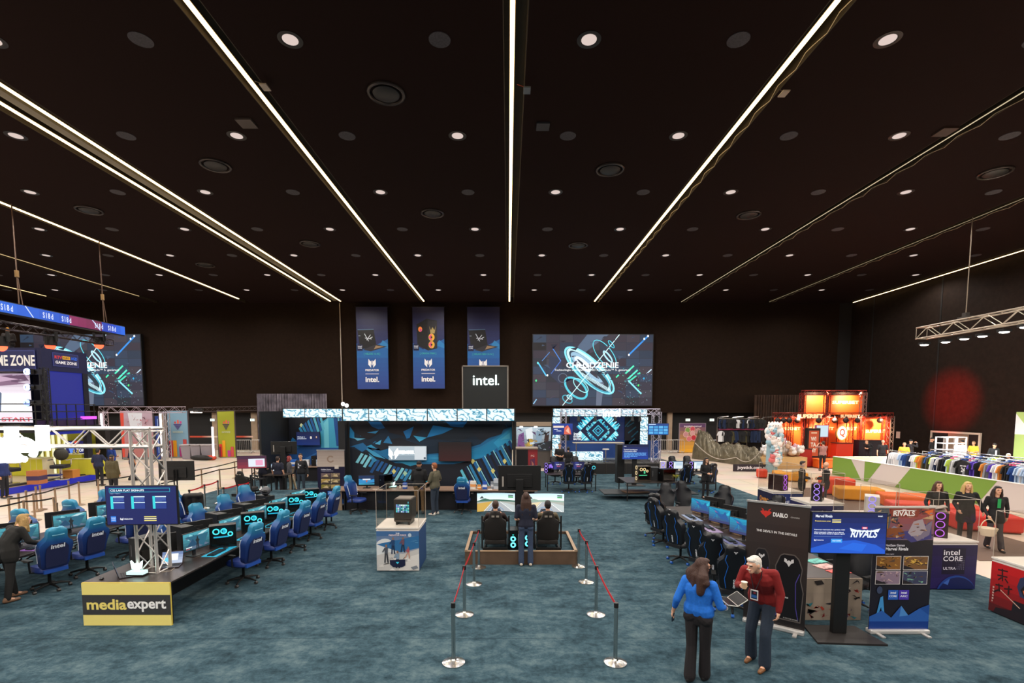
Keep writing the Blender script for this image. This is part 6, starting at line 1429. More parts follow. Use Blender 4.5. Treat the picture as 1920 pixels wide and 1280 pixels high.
def d_red(P):
    P.grad(0, 0, 98, 90, '#c01418', '#3a0c10', 6)
    for q in ((12, 12, 30, 10), (20, 8, 22, 30), (12, 22, 30, 20), (14, 30, 20, 24), (26, 24, 32, 30), (10, 40, 24, 38), (16, 36, 18, 50), (26, 42, 40, 38), (34, 34, 34, 50), (8, 54, 18, 46)): P.line(*q, 2.6, '#2a0c0e')
    P.poly([(48, 30), (52, 14), (62, 8), (72, 14), (76, 32), (70, 48), (54, 46)], '#2a3050').poly([(54, 34), (60, 24), (68, 28), (70, 40), (62, 46)], '#120c14').poly([(58, 34), (66, 30), (68, 40), (62, 44)], '#d8602a').poly([(72, 44), (86, 38), (92, 52), (80, 60)], '#2f5a96').poly([(44, 56), (78, 56), (92, 62), (90, 90), (40, 90)], '#171018').line(20, 46, 56, 66, 1.6, '#c8a090').poly([(14, 80), (60, 72), (60, 90), (10, 90)], '#1c1018')
    P.lines(6, 44, 9, 6, 5, 3, '#c8a8a0')
a = PF(1843, 1140, 0)
display_plinth(8.8 + .49, 8.55, 'red display plinth with hooded figure print, cut by the picture edge', lambda P: P.grad(0, 0, 98, 90, '#a01418', '#2a0c10', 4), d_red, '#8a1216')
# computers inside cases
pc_tower((PXc - .12, 16.4, 1.01), R(25), 'black tower in the clear case nearest the tarpaulin', None, 'burg', (.3, .5, .5))
pc_tower((PXc + .0, 14.5, 1.01), R(-40), 'tower with violet fans in the second clear case', None, 'purple', (.28, .42, .5))
pc_tower((PXc + .1, 12.5, 1.01), R(-35), 'tower with blue ring and lit strips behind the stand television', None, 'white', (.3, .5, .5))
t = pc_tower((PXc + .05, 10.55, 1.01), R(-30), 'tall tower with violet fan in the case beside the game banner', None, 'burg', (.26, .5, .52))
tt = t; MB().box((0, 0, .56), (.24, .3, .03), rot=Matrix.Rotation(R(15), 3, 'X')).box((.02, 0, .6), (.22, .26, .02), rot=Matrix.Rotation(R(-18), 3, 'Y')).build('open_top_fins', mat('#a89a90', .4, .4), tt)
# small folded boards on the red plinth
t = thing('circuit_boards', 'open silver and black circuit boards lying on the red plinth', 'computer parts', (9.35, 8.75, 1.01), R(40))
MB().box((-.16, 0, .09), (.16, .05, .18)).build('cooler', mat('#2a2422', .4), t); MB().box((0, .02, .09), (.12, .03, .18), rot=.5).build('fin_plate', mat('#a09080', .35, .6), t); MB().box((.14, -.01, .09), (.16, .04, .18), rot=-.3).build('board', mat('#3a302c', .4), t); MB().cyl((.14, -.04, .09), (.14, -.01, .09), .06).build('fan', mat('#8a7a6c', .4, .5), t)
# ================================================================ round the stage: black-chair table, side table, case table
table(A(1022, 880, 22.9).x, 22.0, A(1113, 880, 22.9).x, 23.2, 'small black table with two black chairs before the stage')
tx0 = A(1022, 880, 22.9).x
for i, (px, a) in enumerate(((1067, 175), (1098, 188))): chair('black', A(px, 900, 21.7).x, 21.8, R(a), 'black racing chair at the small table before the stage, ' + ['middle one', 'closer to the stage boxes'][i], 'black chairs before the stage')
for i, px in enumerate((1041, 1082)): chair('black', A(px, 900, 24.0).x, 24.1, R(10), 'black racing chair on the stage side of the small table, ' + ['near the two men', 'behind the middle'][i], 'black chairs before the stage')
for i, px in enumerate((1045, 1082)): monitor('demo', (A(px, 880, 22.9).x, 22.75, .75), R(-4), 'monitor with navy game slide before the stage, ' + ['closer to the two men', 'closer to the stage boxes'][i], 'monitors before the stage')
pc_tower((A(1029, 880, 22.8).x, 22.7, .75), R(-40), 'tower with coloured fans at the corner of the small table', 'x', 'purple', (.24, .45, .45)).__setitem__('group', 'towers before the stage')
pc_tower((A(1109, 880, 22.8).x, 22.7, .75), R(10), 'cyan-lit tower at the stage-box end of the small table', 'towers before the stage', 'cyan', (.24, .5, .48))
# case table
c0 = PF(1175, 940, 0); tb0 = table(A(1161, 900, 20.9).x, 19.6, A(1262, 900, 20.4).x, 21.2, 'low black trestle table carrying open computer cases', m=mat('#1b1512', .4))
tag(MB().box((0, 0, .02), (1.0, .5, .03)).build('folded_board', mat('#5a4434', .6), None, (A(1195, 917, 19.9).x, 20.2, .28), .2), 'brown folded board lying on the low shelf of the trestle table', 'board'); MB().b2((-1.9, -.6, .24), (1.9, .6, .27)).build('lower_shelf', BLK, tb0)
pc_tower((A(1205, 890, 20.2).x, 20.2, .75), R(-80), 'open cream computer case with glowing circuit board', None, 'brown', (.3, .55, .6))
pc_tower((A(1229, 890, 20.3).x, 20.5, .75), R(-10), 'plain dark case between the open cream case and the yellow one', None, 'grey', (.32, .5, .52))
t = pc_tower((A(1250, 890, 20.1).x, 20.1, .75), R(-70), 'dark case with yellow plants inside at the table end', None, 'dark', (.34, .6, .5))
for i in range(14): pass
mb = MB(); rn = random.Random(8)
for i in range(40):
    a = rn.uniform(0, 6.28); r = rn.uniform(.02, .2); x, y = r * math.cos(a), r * math.sin(a); mb.tube([(0, 0, 0), (x * .6, y * .6, .12), (x, y, rn.uniform(-.02, .16))], [.012, .01, .003], 4, m=i % 2)
tag(mb.build('artificial_plant', [mat('#b0a02c', .6), mat('#5a6a2a', .6)], None, (A(1268, 898, 19.8).x, 19.8, .9)), 'yellow and green artificial plant beside the dark case', 'plant')
# right table with lit towers
rt0 = table(A(1243, 880, 22.5).x, 22.3, A(1330, 880, 22.5).x + .3, 23.4, 'black table with purple-lit towers and white screens by the tarpaulin')
pc_tower((A(1238, 870, 22.6).x + .2, 22.8, .75), R(-20), 'white computer tower with violet fans at the end of the purple-lit table', None, 'white', (.3, .5, .5))
pc_tower((A(1256, 870, 22.6).x, 22.7, .75), R(0), 'tower with three violet fans beside the white tower', 'violet-lit towers by the tarpaulin', 'purple', (.28, .42, .5))
pc_tower((A(1294, 870, 22.6).x, 22.7, .75), R(0), 'tower with three violet fans between the two white screens', 'violet-lit towers by the tarpaulin', 'purple', (.28, .42, .5))
for i, px in enumerate((1271, 1311)): monitor('white', (A(px, 870, 22.8).x, 23.0, .75), 0, 'monitor with white screen by the tarpaulin, ' + ['beside the first violet tower', 'beside the standing woman'][i], 'white-screen monitors by the tarpaulin', e=1.1)
for i, (px, y, a) in enumerate(((1282, 21.6, 185), (1326, 21.7, 200), (1266, 24.2, 10), (1292, 24.3, 0))): chair('black', A(px, 880, y).x, y, R(a), 'black racing chair at the purple-lit table, ' + ['in front of its middle', 'behind the standing woman', 'beyond the first white screen', 'beyond the violet tower'][i], 'black chairs at the purple-lit table')
# small simulator at the far-left carpet
yq0, yq1 = 17.3, 19.4; xq0, xq1 = A(418, 945, 17.3).x, A(530, 945, 17.3).x
t = thing('simulator_platform', 'small brown platform behind the blue chairs with racing seat on it', 'platform'); MB().b2((xq0, yq0, 0), (xq1, yq1 + 1.2, .3)).build('board', PB, t); MB().b2((xq0 + .05, yq0 + .05, .3), (xq1 - .05, yq1 + 1.15, .305)).build('carpet_infill', CARP, t)
rg = [o for o in bpy.data.objects if o.name.startswith('racing_simulator_seat')][0]
dup(rg, (A(459, 900, 19.3).x, 19.2, .31), R(-14), 'black racing simulator seat on the small platform near the beige floor')
q = A(475, 880, 20.2); t = tv((q.x - .2, 20.5, 0), R(14), 'low screen with red game picture before the small platform seat', lambda P: (P.grad(0, 0, 160, 90, '#2a1c3a', '#8a2a3a', 4), P.rect(60, 20, 150, 80, '#dfe6f2'), P.rect(100, 30, 140, 70, '#e8a0c0')), W=1.1, H=.5, z=A(470, 878, 20.5).z, stand='twin')
q = A(507, 857, 20.9); tv((q.x, 22.2, 0), PI + R(3), 'black television seen from behind above the group of young men', None, W=1.1, H=.55, z=q.z, stand='column')
q = A(516, 884, 20.8); monitor('white', (q.x, 21.0, .9), R(5), 'small bright monitor between the two men in navy', W=.5, H=.3); table(q.x - .5, 20.7, q.x + .5, 21.4, 'small black table under the bright monitor', top=.9)
t = thing('helmet', 'dark racing helmet resting on the last computer of the inner line', 'helmet', (-6.9, 14.1, 1.23)); MB().ell((0, 0, .13), (.13, .15, .13)).build('shell', mat('#4a4a4e', .3), t, smooth=True); MB().ell((.02, -.1, .13), (.09, .07, .04)).build('visor', BLKG, t, smooth=True)
# ================================================================ lounge tower and stage at the far left
XS = -21.5
yc0, yc1 = AX(80, 700, XS).y, AX(158, 700, XS).y
zt_, zb_ = AX(80, 652, XS).z, AX(80, 694, XS).z
zd = AX(80, 800, XS).z
BLU = mat('#101a6a', .45)
t = thing('lounge_tower', 'tall blue two-storey lounge tower with lit name boards at the far left', 'booth', (0, 0, 0))
xw = A(-60, 700, yc0).x
MB().b2((xw, yc0, zb_), (XS, yc1 + .2, zt_)).build('fascia', mat('#0d1240', .5), t)
MB().b2((XS - .2, yc0, zd), (XS, yc0 + .25, zb_)).b2((XS - .2, yc1 - .1, 0), (XS, yc1 + .2, zb_)).build('corner_post', mat('#0a0c20', .5), t)
m1 = mat('#1a2fc0', .5, emit=.45)
MB().b2((XS - .12, yc0 + .25, zd - .4), (XS - .04, yc1 - .1, zb_)).build('blue_side_panel', m1, t)
MB().b2((xw, yc1, zd), (XS - .2, yc1 + .15, zb_)).build('rear_wall', mat('#17143a', .6), t)
MB().b2((A(-80, 800, yc0).x, yc0 - .8, zd - .25), (XS + .25, AX(180, 780, XS).y, zd)).build('upper_deck', mat('#0c0b14', .5), t)
# lit boards
def zone(P, full):
    if full: P.rect(0, 0, 100, 22, '#101440').rect(1, 1, 99, 21, '#3a4488').rect(1.5, 1.5, 98.5, 20.5, '#12164a').text('GAME ZONE', 66, 11, 11, '#f2e6d8', 66, .05)
    else: P.rect(0, 0, 60, 40, '#3a4488').rect(1, 1, 59, 39, '#14174c').text('RTV', 13, 13, 9, '#d8302a', 17, .05).rect(22, 8, 40, 18, '#e0a020').text('EURO', 31, 13, 5, '#3a2a10', 14, .04).text('AGD', 49, 13, 9, '#2a6ae0', 15, .05).text('GAME ZONE', 30, 28, 9, '#f2e8e4', 50, .05)
a = A(66, 655, yc0 - .02); b = A(-75, 696, yc0 - .02)
P = Pic(0, 0, 100, 22, a.x - b.x, a.z - b.z, None, .003); zone(P, 1); P.build('name_board', t, (b.x, yc0 - .03, b.z), 0, 1.0)
u = AX(97, 660, XS), AX(147, 690, XS); P = Pic(0, 0, 60, 40, u[1].y - u[0].y, u[0].z - u[1].z, None, .003); zone(P, 0); P.build('name_board', t, (XS + .02, u[0].y, u[1].z), PI / 2, 1.0)
# big bright screen in the opening
a = A(-40, 700, yc0 + 1.2); b = A(62, 792, yc0 + 1.2); W, H = b.x - a.x, a.z - b.z
t = thing('stage_screen', 'bright white and violet screen inside the lounge tower', 'video wall', (a.x, yc0 + 1.2, b.z)); MB().b2((0, .01, 0), (W, .15, H)).build('frame', BLK, t)
P = Pic(0, 0, 100, 60, W, H, '#f0e6f0', .003); P.grad(0, 0, 100, 22, '#a890a8', '#f2e6f0', 4); rn = random.Random(4)
for i in range(16): P.poly([(rn.uniform(0, 100), rn.uniform(0, 16)) for _ in range(3)], rn.choice(['#6a5068', '#c8a8c0', '#8a6a84']))
P.rect(40, 24, 98, 48, '#ffffff').poly([(36, 20), (44, 24), (40, 46), (34, 46)], '#5a6a86').text('START', 70, 56, 5, '#e05a6a', 60, .04); P.build('lit_screen', t, (0, 0, 0), 0, 1.1)
# railing
t = thing('deck_railing', 'black railing along the upper deck of the lounge tower', 'railing', (0, 0, 0)); mb = MB(); y1 = AX(180, 780, XS + .2).y
for k in range(7): y = yc0 - .7 + (y1 - yc0 + .6) * k / 6; MB().cyl((XS + .2, y, zd), (XS + .2, y, zd + 1.05), .025, .025, 6).build('rail_post', BLK, t)
for z in (.35, .7, 1.05): mb.cyl((XS + .2, yc0 - .8, zd + z), (XS + .2, y1, zd + z), .022, .022, 6).cyl((A(-80, 800, yc0).x, yc0 - .75, zd + z), (XS + .2, yc0 - .75, zd + z), .022, .022, 6)
mb.build('rails', BLK, t); MB().b2((XS + .16, yc0 - .7, zd), (XS + .18, y1, zd + .3)).build('toe_board', mat('#2a1440', .5), t)
tag(MB().b2((XS + .12, AX(147, 790, XS).y, zd + .31), (XS + .3, AX(171, 790, XS).y, zd + .45)).build('violet_light_bar', emi('#c04ae0', 2)), 'short violet light bar on the deck railing', 'light bar')
# blue stage lamps
for i, (px, py) in enumerate(((62, 697), (62, 726), (62, 755))):
    q = A(px, py, yc0 - .3); t = thing('moving_head_lamp', 'bright blue-white lamp on the lounge tower front, ' + ('top', 'middle', 'lowest')[i] + ' of three', 'stage lamp', q); MB().cyl((-.16, -.1, 0), (.1, 0, 0), .16, .12, 14).build('lamp_body', DKM, t); MB().ell((-.12, -.16, 0), (.15, .08, .15)).build('lens', emi('#7f9cff', (12, 8, 3)[i], 'AUTO'), t); MB().b2((.1, -.04, -.12), (.45, .04, .12)).build('bracket', BLK, t)
q = A(83, 700, yc0 - .2); truss((q.x, q.y, zd), (q.x, q.y, zb_ + .1), .22, 'thin black lattice upright on the lounge tower corner', m=BLK)
# ribbon screen above
XRb = -21.0
y0r, y1r = AX(-60, 600, XRb).y, AX(234, 620, XRb).y; zr1, zr0 = AX(232, 612.5, XRb).z, AX(232, 628, XRb).z
t = thing('ribbon_screen', 'long blue and crimson ribbon screen hanging over the lounge stage', 'video wall', (XRb, y0r, zr0)); L = y1r - y0r; H = zr1 - zr0
MB().b2((-.3, 0, -.04), (-.02, L, H + .04)).build('housing', BLK, t)
P = Pic(0, 0, L * 10, H * 10, L, H, '#0f4ab8', .003); P.grad(0, 0, L * 10, H * 10, '#1a6ae0', '#1226a0', 8, False); w10 = L * 10
fx = lambda px: (AX(px, 600, XRb).y - y0r) * 10
P.grad(fx(130), 0, fx(190), H * 10, '#8a1458', '#6a1040', 4, False); P.grad(fx(208), 0, w10, H * 10, '#0f3ac0', '#1a6ae0', 3, False)
for px in (-30, 14, 90, 124, 184, 208): P.text('S I 8 d', fx(px), H * 5.2, 2.6, '#d8e2ff', 5, .05)
for px in (48, 172): P.line(fx(px), 0, fx(px + 14), H * 10, .5, '#c8d8ff')
P.build('lit_face', t, (0, 0, 0), PI / 2, 1.1)
for px in (38, 195):
    q = AX(px, 480, -22.5); yb = min(q.y, y1r - .1)
    t = thing('chain_hoist_cable', 'grey hoist cable hanging from the ceiling to the ribbon screen, ' + ('farther from the hall' if px == 38 else 'closer to the hall'), 'cable', (-22.2, AX(px, 600, -22.2).y, 0)); MB().cyl((0, 0, zr1), (0, 0, HC), .025, .025, 6).cyl((.1, .1, zr1), (0, 0, HC - 3), .02, .02, 6).build('cable', mat('#6a5040', .5), t); MB().cyl((0, 0, HC - 3.2), (0, 0, HC - 2.9), .08).build('coupling', mat('#9a7a50', .4, .6), t)
zz = AX(150, 632, -21.6).z
truss((-21.8, y0r, zz), (-21.8, y1r, zz + .0), .3, 'black truss carrying the lamps beneath the ribbon screen', m=mat('#2a1e20', .4, .6))
for i, px in enumerate((3, 95, 186)):
    q = AX(px, 636, -21.8); t = thing('moving_head_lamp', 'black lamp with red-lit lens under the ribbon screen, ' + ('first', 'second', 'third')[i] + ' from the picture edge', 'stage lamp', q, 0); MB().cyl((0, 0, -.3), (0, 0, .12), .24, .2, 14).build('lamp_body', DKM, t); MB().cyl((.04, -.1, -.33), (0, -.02, -.29), .2).build('lens', emi('#ff5a3a', 2.5), t); MB().b2((-.3, -.06, -.1), (-.24, .06, .35)).b2((.24, -.06, -.1), (.3, .06, .35)).build('yoke', BLK, t)
# lower stage
yL0, yL1 = AX(0, 927, XS).y, AX(178, 891, XS).y; zl = .32
t = thing('lounge_stage', 'raised lounge floor with blue front edge at the far left', 'stage', (0, 0, 0))
MB().b2((-34, yL0 - 4, 0), (XS, yL1, zl)).build('deck', mat('#c8b496', .4), t); MB().b2((XS, yL0 - 4, .0), (XS + .03, yL1, zl - .05)).build('blue_edge', mat('#2030d8', .5, emit=.5), t); MB().b2((XS - .3, yL0 - 4, zl), (XS + .04, yL1, zl + .05)).build('dark_nosing', mat('#11121c', .5), t)
yBk = yL1 + 1.2; a = A(-20, 805, yBk); b = A(195, 805, yBk)
t = thing('lounge_wall', 'lime yellow back wall with glowing slats under the lounge tower', 'booth wall', (a.x, yBk, 0)); W = b.x - a.x; zh = A(100, 803, yBk).z
MB().b2((0, 0, 0), (W, .15, zh)).build('panel', mat('#b4b428', .6), t); MB().b2((W - .45, -.05, 0), (W + .1, .25, zh)).build('dark_end', mat('#120c10', .6), t)
xs = A(125, 800, yBk).x - a.x
MB().b2((0, -.03, 0), (xs, 0, zh)).build('light_field', mat('#f4ecb0', .5, emit=.8, samp='NONE'), t)
for i in range(26): x = xs * (i + .5) / 26; MB().b2((x - .03, -.12, 0), (x + .03, -.03, zh)).build('slat', emi('#f6f2c8', 1.1) if i % 2 else mat('#c9bd4a', .5), t)
P = Pic(0, 0, 34, 8, .9, .2, None); P.text('AGD', 24, 4, 6, '#e8e6b0'); P.build('lettering', t, (A(140, 815, yBk).x - a.x, -.06, A(140, 815, yBk).z))
q = A(148, 854, yBk - .2); tv((q.x, yBk - .25, 0), 0, 'television with blue and white graphics on the lime wall', lambda P: (P.grad(0, 0, 160, 90, '#1a1450', '#10206a', 4), P.poly([(10, 20), (40, 4), (60, 60), (30, 80)], '#5a8ae8'), P.poly([(14, 10), (30, 6), (34, 40), (20, 46)], '#d8e4fa'), P.text('GAME\nZONE', 108, 44, 44, '#f4f2fa', 80, .05), P.rect(60, 0, 90, 14, '#d8402a')), W=1.25, H=.78, z=q.z, stand='bracket')
q = A(55, 835, yBk - .3); tag(MB().lathe([(.001, 0), (.75, 0), (.75, .06), (.001, .06)], n=28).build('round_mirror', mat('#5a6a50', .15, .6), None, (q.x, yBk - .3, q.z), 0), 'round mirror on the glowing slat wall', 'mirror')
bpy.data.objects['round_mirror'].rotation_euler = (PI / 2, 0, 0)
YEL = mat('#c4c028', .5)
for i, (px, w, h, lab) in enumerate(((145, 1.1, 1.0, 'lime counter unit below the wall television'), (166, 1.3, .8, 'lime cabinet nearest the men looking into the lounge'), (35, 1.4, .7, 'lime block near the picture edge in the lounge'), (75, .9, .9, 'pale block in the middle of the lounge'))):
    q = A(px, 890, yBk - 1.2 - .3 * i); t = thing('lounge_counter', lab, 'counter', (q.x, q.y, zl)); MB().b2((-w / 2, -.3, 0), (w / 2, .3, h)).build('body', YEL if i < 3 else mat('#e6dcc0', .5), t, bevel=.01); MB().b2((-w / 2 - .02, -.32, h), (w / 2 + .02, .32, h + .03)).build('top', mat('#e6e2a8', .5), t)
    for j in range(3): MB().b2((-w / 2 + j * w / 3 + .01, -.304, .03), (-w / 2 + (j + 1) * w / 3 - .01, -.3, h - .03)).build('door', mat('#cfca34', .5), t)
for i, (px, c, w, h, lab) in enumerate(((70, '#a8653a', .48, .6, 'orange-brown carton with dark picture standing in the lounge'), (133, '#b9772f', .5, .38, 'brown cardboard box on the lounge floor'))):
    q = A(px, 902 - 8 * i, yL1 - 3.5 + i * 2); carton(q.x, q.y, zl, w, .5, h, c, lab, .15, band=None if i else '#3a2c50')
def lounge_chair(px, py, y, lab, rz):
    q = A(px, py, y); t = thing('salon_chair', lab, 'chair', (q.x, y, zl), rz, 'dark barber-style chairs in the lounge')
    MB().ell((0, .12, 1.2), (.3, .12, .3), n=14, k=10).build('backrest', mat('#2a2820', .5), t, smooth=True); MB().b2((-.3, -.3, .55), (.3, .25, .72)).build('seat', mat('#12121e', .5), t, bevel=.04)
    for s in (-1, 1): MB().tube([(s * .32, .2, .7), (s * .36, .15, .95), (s * .36, -.25, .95)], .03, 6).build('armrest', CHROME, t)
    MB().cyl((0, 0, 0), (0, 0, .55), .06).cyl((0, 0, 0), (0, 0, .04), .3).build('pedestal', CHROME, t); MB().b2((-.25, -.75, .25), (.25, -.4, .32)).build('footrest', mat('#16246a', .4), t)
lounge_chair(115, 895, yL1 - 2.2, 'dark salon chair with domed back in the middle of the lounge', .3); lounge_chair(20, 900, yL1 - 3.5, 'dark salon chair near the picture edge in the lounge', -.2)
for i in range(5):
    q = A(140 + i * 7, 865, yBk - 1.2); tag(MB().lathe([(.05, 0), (.07, .03), (.03, .1), (.05, .2), (.001, .22)], n=10).build('bottle', mat(['#d8d0a0', '#c8b860', '#8a8a7a', '#e0dcc0', '#3a3a30'][i], .4), None, (q.x, yBk - 1.2, zl + 1.03 if i < 2 else zl + .83)), 'small bottle on the lime counters under the television', 'bottle', 'bottles on the lime counters')
# gate with picture panel and banners beyond
Yg = 34.0; zg = A(300, 768, Yg).z
GG = 'thin trusses of the far picture gate'
truss((A(190, 768, Yg).x, Yg, zg), (A(345, 768, Yg).x, Yg, zg), .4, 'horizontal truss across the far picture gate', m=mat('#a89aa4', .4, .7), group=GG)
truss((A(193, 768, Yg).x, Yg, 0), (A(193, 768, Yg).x, Yg, zg - .1), .35, 'upright truss of the far gate on the lounge side', m=mat('#c8b8c0', .4, .7), group=GG)
truss((A(308, 768, Yg).x, Yg, 0), (A(308, 768, Yg).x, Yg, zg - .1), .4, 'upright truss of the far gate beside the light blue banner', m=mat('#b8b4bc', .4, .7), group=GG)
truss((A(345, 768, Yg).x, Yg + 1, zg), (A(440, 764, Yg).x, Yg + 3, zg + .1), .3, 'dark truss linking the two city banners', m=mat('#3a3030', .4, .6), group=GG)
for i, (px, py0, py1) in enumerate(((304, 775, 855), (193, 775, 845), (400, 800, 855))):
    a = A(px, py0, Yg - .4); b = A(px, py1, Yg - .4); tag(MB().b2((-.05, 0, 0), (.05, .08, a.z - b.z)).build('light_tube', emi('#f4f2fc', 2.2), None, (b.x, Yg - .4, b.z)), 'upright white light tube ' + ('beside the light blue banner', 'on the lounge side of the far gate', 'left of the lime banner')[i], 'light tube')
def stand_pic(px0, px1, py0, py1, Y, lab, draw, name='printed_wall', frame='#4a4044', e=None, cat='banner'):
    a = A(px0, py0, Y); b = A(px1, py1, Y); b.z = max(b.z, .03); W, H = b.x - a.x, a.z - b.z; t = thing(name, lab, cat, (a.x, Y, b.z)); P = Pic(px0, py0, px1, py1, W, H, '#777', .003); draw(P); P.build('printed_face', t, (0, 0, 0), 0, e)
    MB().b2((-.06, .01, 0), (W + .06, .08, H + .05)).build('panel', mat(frame, .5), t); MB().b2((0, .08, -b.z if b.z < .5 else 0), (.08, .5, .06)).b2((W - .08, .08, -b.z if b.z < .5 else 0), (W, .5, .06)).build('rear_feet', mat('#2a2626', .5), t); return t
def d_pink(P):
    P.grad(225, 770, 290, 858, '#b8a4b8', '#b06a64', 6); P.poly([(225, 770), (232, 770), (230, 858), (225, 858)], '#d84a3a').poly([(240, 772), (270, 772), (265, 830), (244, 800)], '#d8dce8'); rn = random.Random(6)
    for i in range(26): x, y = rn.uniform(232, 285), rn.uniform(780, 815); P.poly([(x + rn.uniform(-4, 4), y + rn.uniform(-4, 4)) for _ in range(3)], rn.choice(['#8a3a4a', '#5a2a3a', '#c88a9a']))
stand_pic(225, 290, 772, 862, Yg + 1.5, 'pink and pale picture wall inside the far gate', d_pink, e=None)
stand_pic(290, 301, 780, 862, Yg + 1.6, 'narrow blue panel beside the pink picture wall', lambda P: P.rect(290, 780, 301, 862, '#1a3a90').rect(297, 785, 299, 850, '#a8c4f0'))
def d_city(P, x0, x1, c, c2):
    P.rect(x0, 760, x1, 870, c); w = x1 - x0; xm = (x0 + x1) / 2
    for k, cc in ((-.16, '#d84a4a'), (-.02, '#e8604a'), (.12, '#c84a8a')): P.rect(xm + w * k, 787 + abs(k) * 20, xm + w * (k + .08), 794, cc)
    for i in range(5): P.rect(xm - w * (.2 - i * .04), 795 + i * 2.2, xm + w * (.2 - i * .04), 796.6 + i * 2.2, c2)
    P.text('KATOWICE', xm, 810, 3.4, '#c8ccb0', w * .5)
    ys = (833, 826, 845, 838) if x0 > 380 else (826, 826, 838, 824)
    for i, cc in enumerate(('#d83a2a', '#e8a020', '#b83a8a', '#c04a4a')): P.rect(x0 + w * (.04 + i * .2 + (.1 if i > 1 else 0)), ys[i], x0 + w * (.22 + i * .2 + (.1 if i > 1 else 0)), 857, cc)
    P.rect(x0 + w * .04, 838 if x0 > 380 else 830, x0 + w * .14, 857, '#8a2a4a')
stand_pic(313, 355, 770, 858, 37, 'light blue city banner with coloured blocks', lambda P: d_city(P, 313, 355, '#7fa4bc', '#5a4a8a'))
stand_pic(407, 442, 770, 858, 37, 'lime green city banner with coloured blocks', lambda P: d_city(P, 407, 442, '#9aa028', '#4a4448'))
for i, px in enumerate((354, 372, 391)):
    q = A(px, 856, 36.2); t = thing('grey_tub', 'grey slant-sided waste bin between the city banners, ' + ('beside the light blue one', 'middle one', 'beside the lime one')[i], 'bin', (q.x, 36.2, 0)); MB().loft([[(-.28, -.28, 0), (.28, -.28, 0), (.28, .28, 0), (-.28, .28, 0)], [(-.36, -.36, 1.0), (.36, -.36, 1.0), (.36, .36, 1.0), (-.36, .36, 1.0)]]).build('body', mat('#8f8890', .5), t); MB().b2((-.4, -.4, 1.0), (.4, .4, 1.06)).build('rim', mat('#b8b0b4', .5), t)
q = A(368, 773, 36); t = thing('hanging_lamp', 'short white lit lamp between the two city banners', 'lamp', q); MB().b2((-.4, -.06, -.04), (.4, .06, .08)).build('lit_tube', emi('#fff4ea', 2, 'AUTO'), t); MB().b2((-.5, -.1, .08), (.5, .1, .3)).build('hood', BLK, t)
# crowd barriers
def barrier(x, y, w, lab, rz=0):
    if 'bar' in MN: return dup(MN['bar'], (x, y, 0), rz, lab)
    t = thing('crowd_barrier', lab, 'crowd barrier', (x, y, 0), rz, 'steel crowd barriers by the back wall'); MN['bar'] = t; w /= 2
    MB().tube([(-w, 0, .15), (-w, 0, 1.0), (-w + .1, 0, 1.1), (w - .1, 0, 1.1), (w, 0, 1.0), (w, 0, .15)], .022, 6, closed=True).build('frame', ALU, t)
    mb = MB(); [mb.cyl((-w + .18 + i * .155, 0, .15), (-w + .18 + i * .155, 0, 1.1), .009, .009, 5) for i in range(int((2 * w - .2) / .155))]; mb.build('bars', ALU, t)
    for s in (-1, 1): MB().tube([(s * w * .8, -.3, .02), (s * w * .8, 0, .15), (s * w * .8, .3, .02)], .02, 5).build('foot', ALU, t)
    return t
bl = ['beside the lime banner', 'second from the lime banner', 'third from the lime banner', 'closest to the set-back mural', 'between stage truss and pale pillar', 'next to the purple and orange poster', 'behind the purple and orange poster']
for i, px in enumerate((457, 485, 520, 553, 1246, 1268, 1340)): q = A(px, 850, 40.5); barrier(q.x, 40.5 + .1 * (i % 2), 1.35, 'steel crowd barrier along the back wall, ' + bl[i])
for i, (px, w) in enumerate(((378, 3.2), (456, 1.6))): q = A(px, 820, 40.9); tag(MB().b2((-w / 2, 0, 0), (w / 2, .02, .14)).build('warning_tape', ramp_mat('tape%d' % i, [(0, '#c04a34'), (1, '#d8c8b8')], 'X'), None, q), 'red and white tape strip ' + ('between the city banners' if i == 0 else 'right of the lime banner'), 'tape')
# black bag on the floor by the white tube
for i, (px, py, c, lab) in enumerate(((378, 862, '#14110f', 'black folded cover lying before the grey bins'), (395, 862, '#b83a20', 'small red bundle at the end of the black cover'))):
    q = PF(px, py, 0); o = MB().ell((0, 0, .15), (1.0 if i == 0 else .45, .3, .2), n=12, k=8).build('floor_bundle', mat(c, .6, bump=.5, bscale=8), None, (q.x, q.y, 0), R(-15)); tag(o, lab, 'bundle')
# ================================================================ green and white half wall
XW = 18.2
y_a, y_b = AX(1560, 894, XW).y, 12.0
t = thing('half_wall', 'long low wall with green and pale triangles along the clothes sale', 'low wall', (XW, y_b, 0)); L = y_a - y_b; Hh = 1.0
MB().b2((0, 0, 0), (.12, L, Hh)).build('board', mat('#b9b0ac', .6), t)
P = Pic(0, 0, 100, 10, L, Hh, '#c3b9b6', .002)
f = lambda px: (y_a - AX(px, 880, XW).y) / L * 100
G = '#6d8f33'
P.poly([(f(1558), 0), (f(1595), 0), (f(1616), 10), (f(1558), 10)], G).poly([(f(1621), 0), (f(1652), 0), (f(1628), 10), (f(1621), 10)], G).poly([(f(1708), 0), (f(1872), 0), (f(1838), 10), (f(1680), 10)], G)
P.build('printed_face', t, (-.004, L, 0), -PI / 2); MB().b2((-.02, 0, Hh), (.14, L, Hh + .02)).build('top_edge', mat('#dcd6d0', .5), t)
t = thing('half_wall', 'short return of the low wall, pale mint and white, behind the first rack', 'low wall', (XW + .12, y_a - .12, 0)); W = 4.2
